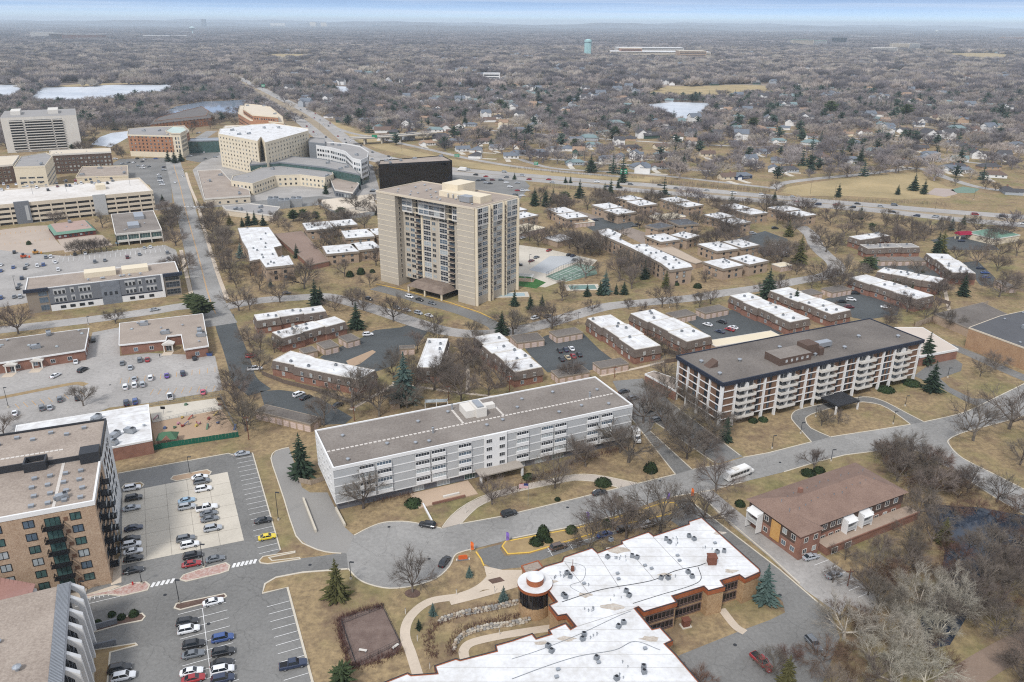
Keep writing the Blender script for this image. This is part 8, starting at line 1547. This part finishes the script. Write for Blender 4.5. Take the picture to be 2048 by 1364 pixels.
# dog run fence, toys
def wire(px, hh, look, place, name='wire_fence', m=None):
    pts = [np.array(G(*q)) for q in px]; o = pts[0]; R = thing(name, look, place, 'fence', (*o, 0)); pm = MB().tube((0,0,0),(0,0, hh), .05, .05,4).mesh('post', m or DARK); rl = MB()
    for a, b in zip(pts[:-1], pts[1:]):
        l_ = np.linalg.norm(b - a); n_ = max(1, int(l_ / 2.6))
        for k in range(n_ + 1): obj('post', pm, R, (*(a + (b - a) * k / n_ - o),0))
        for z in (.15, hh * .5, hh): rl.tube((*(a - o), z),(*(b - o), z), .035, .035,4)
        for k in range(int(l_ / .45)): q = a + (b - a) * (k + .5) * .45 / l_ - o; rl.tube((*q, .1),(*q, hh), .012, .012,3)
    rl.build('mesh_panel', m or DARK, R)
wire([(684,1248),(766,1216),(800,1287),(712,1330),(684,1248)],1.3, 'black wire fence', 'round the gravel dog run'); wire([(1092,555),(1155,526),(1195,535),(1196,550),(1110,563),(1092,555)],3, 'tall dark mesh fence', 'round the tennis court'); wire([(300,812),(370,800),(440,792),(476,868)],1.5, 'grey wire fence', 'round the playground', m=STEEL); wire([(305,846),(440,817)],1.2, 'low grey wire fence', 'between the playground sand and paving', m=STEEL); wire([(1300,735),(1330,720),(1352,712)],2.2, 'grey mesh fence', 'on the tan parking deck', m=STEEL)
# playground: shelter and toys
x, y = G(337,885); t = thing('play_shelter', 'small shelter with green hipped roof and red gable', 'in the playground corner', 'shelter', (x, y, 0), .2); MB().add([(-3.2,-2.6,2.3),(3.2,-2.6,2.3),(3.2,2.6,2.3),(-3.2,2.6,2.3),(-1.2,0,4),(1.2,0,4)],[(0,1,5,4),(1,2,5),(2,3,4,5),(3,0,4)]).build('roof', mat('green shingles', (74,108,82), a=.12), t); MB().add([(-1.3,-2.75,2.3),(1.3,-2.75,2.3),(0,-2.75,3.3),(-1.3,-1,2.3),(1.3,-1,2.3),(0,-1,3.3)],[(0,1,2),(0,2,5,3),(1,4,5,2)]).build('gable', BRICKR, t)
for sx_ in (-2.6,0,2.6):
    for sy_ in (-2.1,2.1): MB().box(sx_ - .12, sy_ - .12,0, sx_ + .12, sy_ + .12,2.4).build('post', BRICKR, t)
TOYC = [('red', (150,70,62)),('blue', (84,98,130)),('yellow', (190,166,96)),('pink', (186,136,146)),('green', (92,118,96))]
for i, (px, py) in enumerate(((366,853),(372,850),(393,852),(398,848),(415,857),(418,838),(436,847),(432,830),(357,848),(350,856),(381,838),(330,857),(365,836),(312,838),(372,810),(440,811),(470,858))):
    x, y = G(px, py); cn, cc_ = TOYC[i % 5]; t = thing('play_equipment', f'{cn} play equipment', 'in the day care playground', 'play equipment', (x, y, 0), rnd.uniform(0,3), 'play equipment by the shelter'); m_ = mat('toy ' + cn, cc_)
    k = i % 3
    if k == 0: MB().box(-.6,-.3, .25, .6, .3, .5, bottom=True).box(-.6,-.3, .5,-.4, .3,1.0).build('body', m_, t); [MB().tube((a, -.3, .2),(a, .3, .2), .2, .2,8).build('wheel', TYRE, t) for a in (-.4, .4)]
    elif k == 1: MB().add([(-.9,-.3, .05),(.9,-.3,1.3),(.9, .3,1.3),(-.9, .3, .05),(-.9,-.3, .15),(.9,-.3,1.4),(.9, .3,1.4),(-.9, .3, .15)],[(0,1,5,4),(4,5,6,7),(2,3,7,6),(3,2,1,0)]).build('slide', m_, t); MB().box(.85,-.35,0,1.0, .35,1.5).build('ladder', STEEL, t)
    else: MB().tube((0,0,0),(0,0, .7), .7, .45,10).tube((0,0, .7),(0,0, .75), .45, .0,10).build('dome', m_, t); MB().box(-.2,-.72,0, .2,-.5, .4).build('opening', BLACK, t)
for i, (px, py, cc_) in enumerate(((328,829, BLACK),(441,811, BLACK))): x, y = G(px, py); t = thing('basketball_hoop', 'small basketball hoop with black board', 'on the playground paving', 'hoop', (x, y, 0)); MB().tube((0,0,0),(0,0,2.6), .06, .06,6).build('pole', STEEL, t); MB().box(-.8,-.2,2.2, .8,-.12,3.2).build('board', BLACK, t)
# dog run benches and bollards, hydrant, waste bins
for px, py, rz_, pl in ((726,1303,-.2, 'at the near end of the gravel dog run'),(791,1295, .9, 'at the gate of the gravel dog run')):
    x, y = G(px, py); t = thing('bench', 'pale slatted bench', pl, 'bench', (x, y, 0), rz_); [MB().box(-.9, k * .16 - .3, .42, .9, k * .16 - .17, .47, bottom=True).build('slat', OFFW, t) for k in range(4)]; [MB().box(s - .05,-.3,0, s + .05, .3, .42).build('leg', STEEL, t) for s in (-.7, .7)]
for px, py, pl in ((811,1228, 'where the garden walk bends left'),(835,1282, 'inside the garden walk loop'),(860,1338, 'beside the stone building corner'),(999,1270, 'by the lower stone wall'),(913,1190, 'above the garden walk'),(989,1185, 'near the garden court'),(932,1026, 'beside the entrance drive mouth')): x, y = G(px, py); t = thing('bollard_light', 'slim pale bollard light', pl, 'bollard', (x, y, 0),0, 'bollard lights'); MB().tube((0,0,0),(0,0,1.6), .09, .09,8).build('post', OFFW, t); MB().tube((0,0,1.6),(0,0,1.75), .13, .1,8).build('cap', METAL, t)
x, y = G(266,1170); t = thing('fire_hydrant', 'red fire hydrant', 'on the red rock island by the brick flats', 'hydrant', (x, y, .1)); MB().tube((0,0,0),(0,0, .75), .17, .15,8).tube((0,0, .75),(0,0, .95), .18, .03,8).build('barrel', mat('hydrant red', (190,40,40)), t); MB().tube((-.32,0, .5),(.32,0, .5), .08, .08,6).build('outlet', mat('hydrant red', (190,40,40)), t)
for px, py, c_, pl in ((420,711, 'blue', 'by the clinic corner'),(236,488, 'light blue', 'below the raised glass office'),(1848,527, 'navy', 'beside the third small garage')): x, y = G(px, py); t = thing('dumpster', f'{c_} waste dumpster', pl, 'dumpster', (x, y, 0)); MB().frus([(-1,-.7),(1,-.7),(1, .7),(-1, .7)], .15,[(-1.1,-.9),(1.1,-.9),(1.1, .8),(-1.1, .8)],1.4,0).build('bin', cpaint(c_), t); MB().box(-1.12,-.92,1.4,1.12, .82,1.5).build('lid', BLACK, t)
x, y = G(790,815); t = thing('garden_shed', 'small tan shed with dark roof', 'on the lawn behind the white slab', 'shed', (x, y, 0), .2); MB().box(-1.6,-1.4,0,1.6,1.4,2.2).build('wall', TANW, t); MB().add([(-1.9,-1.7,2.2),(1.9,-1.7,2.2),(1.9,1.7,2.2),(-1.9,1.7,2.2),(-.5,0,3.0),(.5,0,3.0)],[(0,1,5,4),(1,2,5),(2,3,4,5),(3,0,4)]).build('roof', GRAVELD, t)
# solar panels / pergola behind white slab, pergola at pool, excavators
x, y = G(873,815); t = thing('pergola', 'white framed glass pergola', 'behind the middle of the white slab', 'pergola', (x, y, 0), .1); MB().box(-4,-1.2,2.6,4,1.2,2.7,0, bottom=True).build('glass_roof', GL3, t); [MB().box(a - .1, b - .1,0, a + .1, b + .1,2.8).build('post', WHITE, t) for a in (-4,0,4) for b in (-1.2,1.2)]
x, y = G(1050,560); t = thing('pergola', 'white slatted pergola on brick patio', 'on the bright green lawn right of the tower', 'pergola', (x, y, 0),-.2); MB().box(-5,-3,0,5,3, .1).build('patio', BRICKT, t); [MB().box(-4.5,-2.5 + k * .6,2.7,4.5,-2.35 + k * .6,2.9, bottom=True).build('slat', WHITE, t) for k in range(9)]; [MB().box(a - .1, b - .1,0, a + .1, b + .1,2.7).build('post', WHITE, t) for a in (-4,0,4) for b in (-2.4,2.3)]
x, y = G(1022,590); t = thing('pool', 'small swimming pool with pale surround', 'below the bright green lawn by the tower', 'pool', (x, y, 0), .1); MB().ring([(-9,-4),(9,-4),(9,4),(-9,4)],[(-7,-2.5),(7,-2.5),(7,2.5),(-7,2.5)], .02, .2).build('surround', CONC, t); MB().add([(-7,-2.5, .1),(7,-2.5, .1),(7,2.5, .1),(-7,2.5, .1)],[(0,1,2,3)]).build('water', mat('pool cover', (164,182,186)), t)
x, y = G(1165,575); t = thing('pool', 'green covered pool', 'behind the spruces below the tennis court', 'pool', (x, y, 0), .1); MB().ring([(-9,-5),(9,-5),(9,5),(-9,5)],[(-7,-3.5),(7,-3.5),(7,3.5),(-7,3.5)], .02, .2).build('surround', CONC, t); MB().add([(-7,-3.5, .1),(7,-3.5, .1),(7,3.5, .1),(-7,3.5, .1)],[(0,1,2,3)]).build('cover', mat('pool cover green', (116,142,134)), t)
for px, py, c_, nm_, pl in ((72,508,(196,140,60), 'yellow', 'left of the office lot'),(48,516,(200,90,50), 'orange', 'below the yellow loader')):
    x, y = G(px, py); t = thing('loader', f'{nm_} construction loader', pl, 'loader', (x, y, 0), .5); m_ = mat('plant ' + nm_, c_); MB().box(-1.6,-1, .7,1.4,1,1.7).box(-.8,-.8,1.7, .6, .8,2.9,1).build('body', [m_, GL1], t); MB().tube((1.2,0,1.4),(2.6,0, .6), .2, .15,4).box(2.4,-1.2, .1,3.2,1.2, .9).build('bucket', m_, t); [MB().tube((a, b - .2, .6),(a, b + .2, .6), .6, .6,10).build('wheel', TYRE, t) for a in (-1,1) for b in (-1,1)]
x, y = G(1925,478); t = thing('entrance_canopy', 'maroon arched entrance canopy on pale posts', 'by the low building near the right edge', 'canopy', (x, y, 0), .2); MB().frus([(-5,-3),(5,-3),(5,3),(-5,3)],3.4,[(-4.5,-1),(4.5,-1),(4.5,1),(-4.5,1)],5,0).build('roof', mat('awning red', (150,30,60)), t); [MB().box(a - .3, b - .3,0, a + .3, b + .3,3.4).build('post', CREAM, t) for a in (-4,4) for b in (-2,2)]
pbuild('pool_house', 'low building with pale green sloped roof', 'behind the maroon canopy', 'building', [G(q, r_, 4) for q, r_ in ((1935,465),(1990,478),(2040,470),(1990,455))],4, CREAM, GREENR, (OFFW, .4, .3))
# retaining walls of rounded stones in the rotunda garden
STN = [mat('boulder pale', (190,181,166), a=.12, s1=1, s2=4), mat('boulder tan', (166,150,130), a=.12, s1=1, s2=4), mat('boulder grey', (150,146,140), a=.12, s1=1, s2=4)]
def stone(seed):
    r = random.Random(seed); mb = MB(); q = [[(.5 * s * math.cos(t * 1.047 + r.random() * .3) * r.uniform(.85,1.1), .35 * s * math.sin(t * 1.047 + r.random() * .3), z) for t in range(6)] for z, s in ((-.1, .85),(.15,1),(.38, .62))]; mb.add(q[0] + q[1] + q[2],[(i + 6 * k, (i + 1) % 6 + 6 * k, (i + 1) % 6 + 6 * k + 6, i + 6 * k + 6) for k in range(2) for i in range(6)] + [tuple(range(12,18))]); return mb
SM = [stone(i).mesh('stone', STN[i % 3]) for i in range(6)]
for nm_, px in (('upper', [(878,1246),(900,1238),(935,1229),(985,1220),(1036,1208)]),('lower', [(908,1300),(915,1285),(935,1270),(975,1258),(1020,1252),(1060,1243)])):
    p = catmull([G(*q) for q in px],10); R = thing('retaining_wall', f'{nm_} dry laid boulder retaining wall', 'in the rotunda garden', 'wall', (*p[0],0)); L_ = [0]
    for a, b in zip(p[:-1], p[1:]): L_.append(L_[-1] + np.linalg.norm(b - a))
    for row in range(3):
        s = rnd.random() * .5
        while s < L_[-1]:
            i = max(0, min(len(p) - 2, int(np.searchsorted(L_, s)) - 1)); f = (s - L_[i]) / (L_[i + 1] - L_[i]); q = p[i] * (1 - f) + p[i + 1] * f - p[0]; sz = rnd.uniform(.75,1.15); obj('stone', SM[rnd.randrange(6)], R, (q[0] + rnd.uniform(-.1, .1), q[1] + .25 * row, .34 * row), rnd.uniform(-.4, .4), sz); s += .78 * sz
# low walls of the ramp drive
for px, hh, pl in (([(607,1000),(632,1065)], .9, 'in the middle of the ramp drive'),([(672,1019),(690,1053)], .9, 'on the right of the ramp drive')): a, b = np.array(G(*px[0])), np.array(G(*px[1])); o = MB().box(0,-.25,0, float(np.linalg.norm(b - a)), .25, hh).build('low_wall', KERB, None, (*a, 0), math.atan2(*(b - a)[::-1])); reg(o, 'long low concrete wall', pl, 'wall')
a, b = np.array(G(846,1010)), np.array(G(864,1044)); o = MB().box(0,-.2,0, float(np.linalg.norm(b - a)), .2, .7).build('low_wall', WHITE, None, (*a, 0), math.atan2(*(b - a)[::-1])); reg(o, 'slim white low wall', 'on the lawn above the turning circle', 'wall')
for px, pl in (([(163,1267),(235,1247)], 'beside the planted island'),([(172,1303),(233,1289)], 'below the ramp opening')): a, b = np.array(G(*px[0])), np.array(G(*px[1])); o = MB().box(0,-.2,0, float(np.linalg.norm(b - a)), .2,1.5).build('ramp_wall', GREYD, None, (*a, 0), math.atan2(*(b - a)[::-1])); reg(o, 'grey ramp wall', pl, 'wall')
a, b = np.array(G(1720,930)), np.array(G(1700,920))
# utility cabinet in the lawn of the stone home
x, y = G(1371,1252); t = thing('utility_cabinet', 'brown brick utility cabinet on slab', 'on the lawn of the stone building', 'cabinet', (x, y, 0), .3); MB().box(-1.2,-.9,0,1.2, .9, .2).build('slab', CONC, t); MB().box(-.8,-.6, .2, .8, .6,1.9).box(-.95,-.75,1.9, .95, .75,2.05).build('housing', RUST, t)

# people: one skinned body each, clothing by height
def person(px, py, h, jacket, legs, look, place, stride=.0):
    x, y = G(px, py); J = [(0,0, .53),(0,0, .68),(0,0, .82),(0, .01, .87),(0, .015, .95),(.055, stride, .50),(.06, stride * .6, .27),(.06, stride * 1.1, .04),(.06, stride * 1.1 + .07, .015),(-.055,-stride, .50),(-.06,-stride * .8, .27),(-.06,-stride * 1.3, .04),(-.06,-stride * 1.3 + .07, .015),(.11,0, .80),(.14, .0, .64),(.13, .06, .50),(-.11,0, .80),(-.14, .0, .64),(-.13, .06, .50)]
    E_ = [(0,1),(1,2),(2,3),(3,4),(0,5),(5,6),(6,7),(7,8),(0,9),(9,10),(10,11),(11,12),(2,13),(13,14),(14,15),(2,16),(16,17),(17,18)]; RD = [.08, .085, .08, .035, .062, .055, .04, .03, .025, .055, .04, .03, .025, .04, .03, .022, .04, .03, .022]
    me = bpy.data.meshes.new('person'); me.from_pydata([(a * h, b * h, c * h) for a, b, c in J], E_, []); o = bpy.data.objects.new('person', me); COL.objects.link(o); o.location = (x, y, .06); o.rotation_euler = (0,0, rnd.uniform(0,6))
    sk = o.modifiers.new('skin', 'SKIN'); [setattr(v, 'radius', (r * h, r * h)) for v, r in zip(me.skin_vertices[0].data, RD)]; me.skin_vertices[0].data[0].use_root = True; o.modifiers.new('smooth', 'SUBSURF').levels = 1
    m = bpy.data.materials.new('clothing'); m.use_nodes = True; t = m.node_tree; tc_ = N(t, 'ShaderNodeTexCoord'); sp = N(t, 'ShaderNodeSeparateXYZ'); mr_ = N(t, 'ShaderNodeMapRange'); mr_.inputs[2].default_value = h; rp_ = N(t, 'ShaderNodeValToRGB'); cr = rp_.color_ramp; cr.interpolation = 'CONSTANT'
    cr.elements[0].color = (.03, .03, .03,1); cr.elements[1].position = .06; cr.elements[1].color = (*L(legs),1)
    for p_, c_ in ((.53, jacket),(.86,(200,160,136)),(.955,(60,46,38))): cr.elements.new(p_).color = (*L(c_),1)
    t.links.new(tc_.outputs['Object'], sp.inputs[0]); t.links.new(sp.outputs['Z'], mr_.inputs[0]); t.links.new(mr_.outputs[0], rp_.inputs[0]); t.links.new(rp_.outputs[0], t.nodes['Principled BSDF'].inputs['Base Color']); me.materials.append(m); reg(o, look, place, 'person')
person(320,715,1.75,(36,38,44),(40,42,50), 'person in dark jacket and trousers', 'standing by the clinic portico'); person(394,848,1.2,(150,40,50),(60,70,100), 'small person in red jacket', 'walking in the playground', .05); person(400,849,1.2,(220,220,220),(80,80,90), 'small person in pale jacket', 'standing in the playground'); person(441,832,1.7,(70,60,90),(50,50,60), 'person in purple jacket', 'by the far playground fence'); person(1721,1043,1.75,(190,220,60),(50,56,80), 'person in yellow safety vest', 'on the terrace of the hipped roof house')

MH = MB().tube((0,0,0),(0,0, .02), .42, .42,14); MH.add([(.42 * math.cos(k * .4488), .42 * math.sin(k * .4488), .02) for k in range(14)],[tuple(range(14))]); MH.add([(.3 * math.cos(k * .4488), .3 * math.sin(k * .4488), .026) for k in range(14)],[tuple(range(14))]); MHM = MH.mesh('manhole_cover', DARK)
for px, py, pl in ((778,1014 + 40, 'near the top of the turning circle'),(858,1118, 'on the right of the turning circle'),(1135,1015, 'on the street before the white slab'),(1320,962, 'on the street by the side drives'),(1560,925, 'on the street before the loop drive'),(1760,880, 'on the street right of the loop drive'),(417,1248, 'in the near double parking row'),(330,1190, 'beside the grass island'),(520,960, 'in the right stalls'),(620,1130, 'in the lot entrance'),(1560,1190, 'on the drive beside the stone home'),(1470,1290, 'on the lower drive'),(1030,655, 'on the curved street by the tower'),(404,560, 'on the avenue'),(300,690, 'in the clinic car park'),(220,770, 'in the middle of the clinic lot')): x, y = G(px, py); reg(obj('manhole_cover', MHM, None, (x, y, .05)), 'round dark manhole cover', pl, 'manhole cover', 'manhole covers')
# ================================================================== labels
OW = ['first', 'second', 'third', 'fourth', 'fifth', 'sixth', 'seventh', 'eighth', 'ninth', 'tenth', 'eleventh', 'twelfth']
def oth(i): return OW[i] if i < 12 else f"{i + 1}{'th' if 10 < (i + 1) % 100 < 14 else {1: 'st', 2: 'nd', 3: 'rd'}.get((i + 1) % 10, 'th')}"
gr = {}
for r_ in REG: gr.setdefault((r_[1], r_[2]),[]).append(r_)
for (lk, pl), v in gr.items():
    v.sort(key=lambda q: q[5])
    for i, q in enumerate(v): q[0]['label'] = f'{lk} {pl}' if len(v) == 1 else f'{lk} {pl}, {oth(i)} from left'
# ================================================================== haze: one closed box of even air
mb = MB(); mb.box(-43000,-1600,-3,43000,61000,275,0, bottom=True)
hz = bpy.data.materials.new('haze'); hz.use_nodes = True; t = hz.node_tree; t.nodes.clear(); ou = N(t, 'ShaderNodeOutputMaterial'); pv = N(t, 'ShaderNodeVolumePrincipled'); pv.inputs['Color'].default_value = (.76, .89,1.0,1); pv.inputs['Density'].default_value = HAZE; pv.inputs['Anisotropy'].default_value = 0.0
t.links.new(pv.outputs[0], ou.inputs['Volume']); ho = mb.build('haze', hz); ho['kind'] = 'stuff'
try: hz.volume_intersection_method = 'FAST'
except Exception: pass
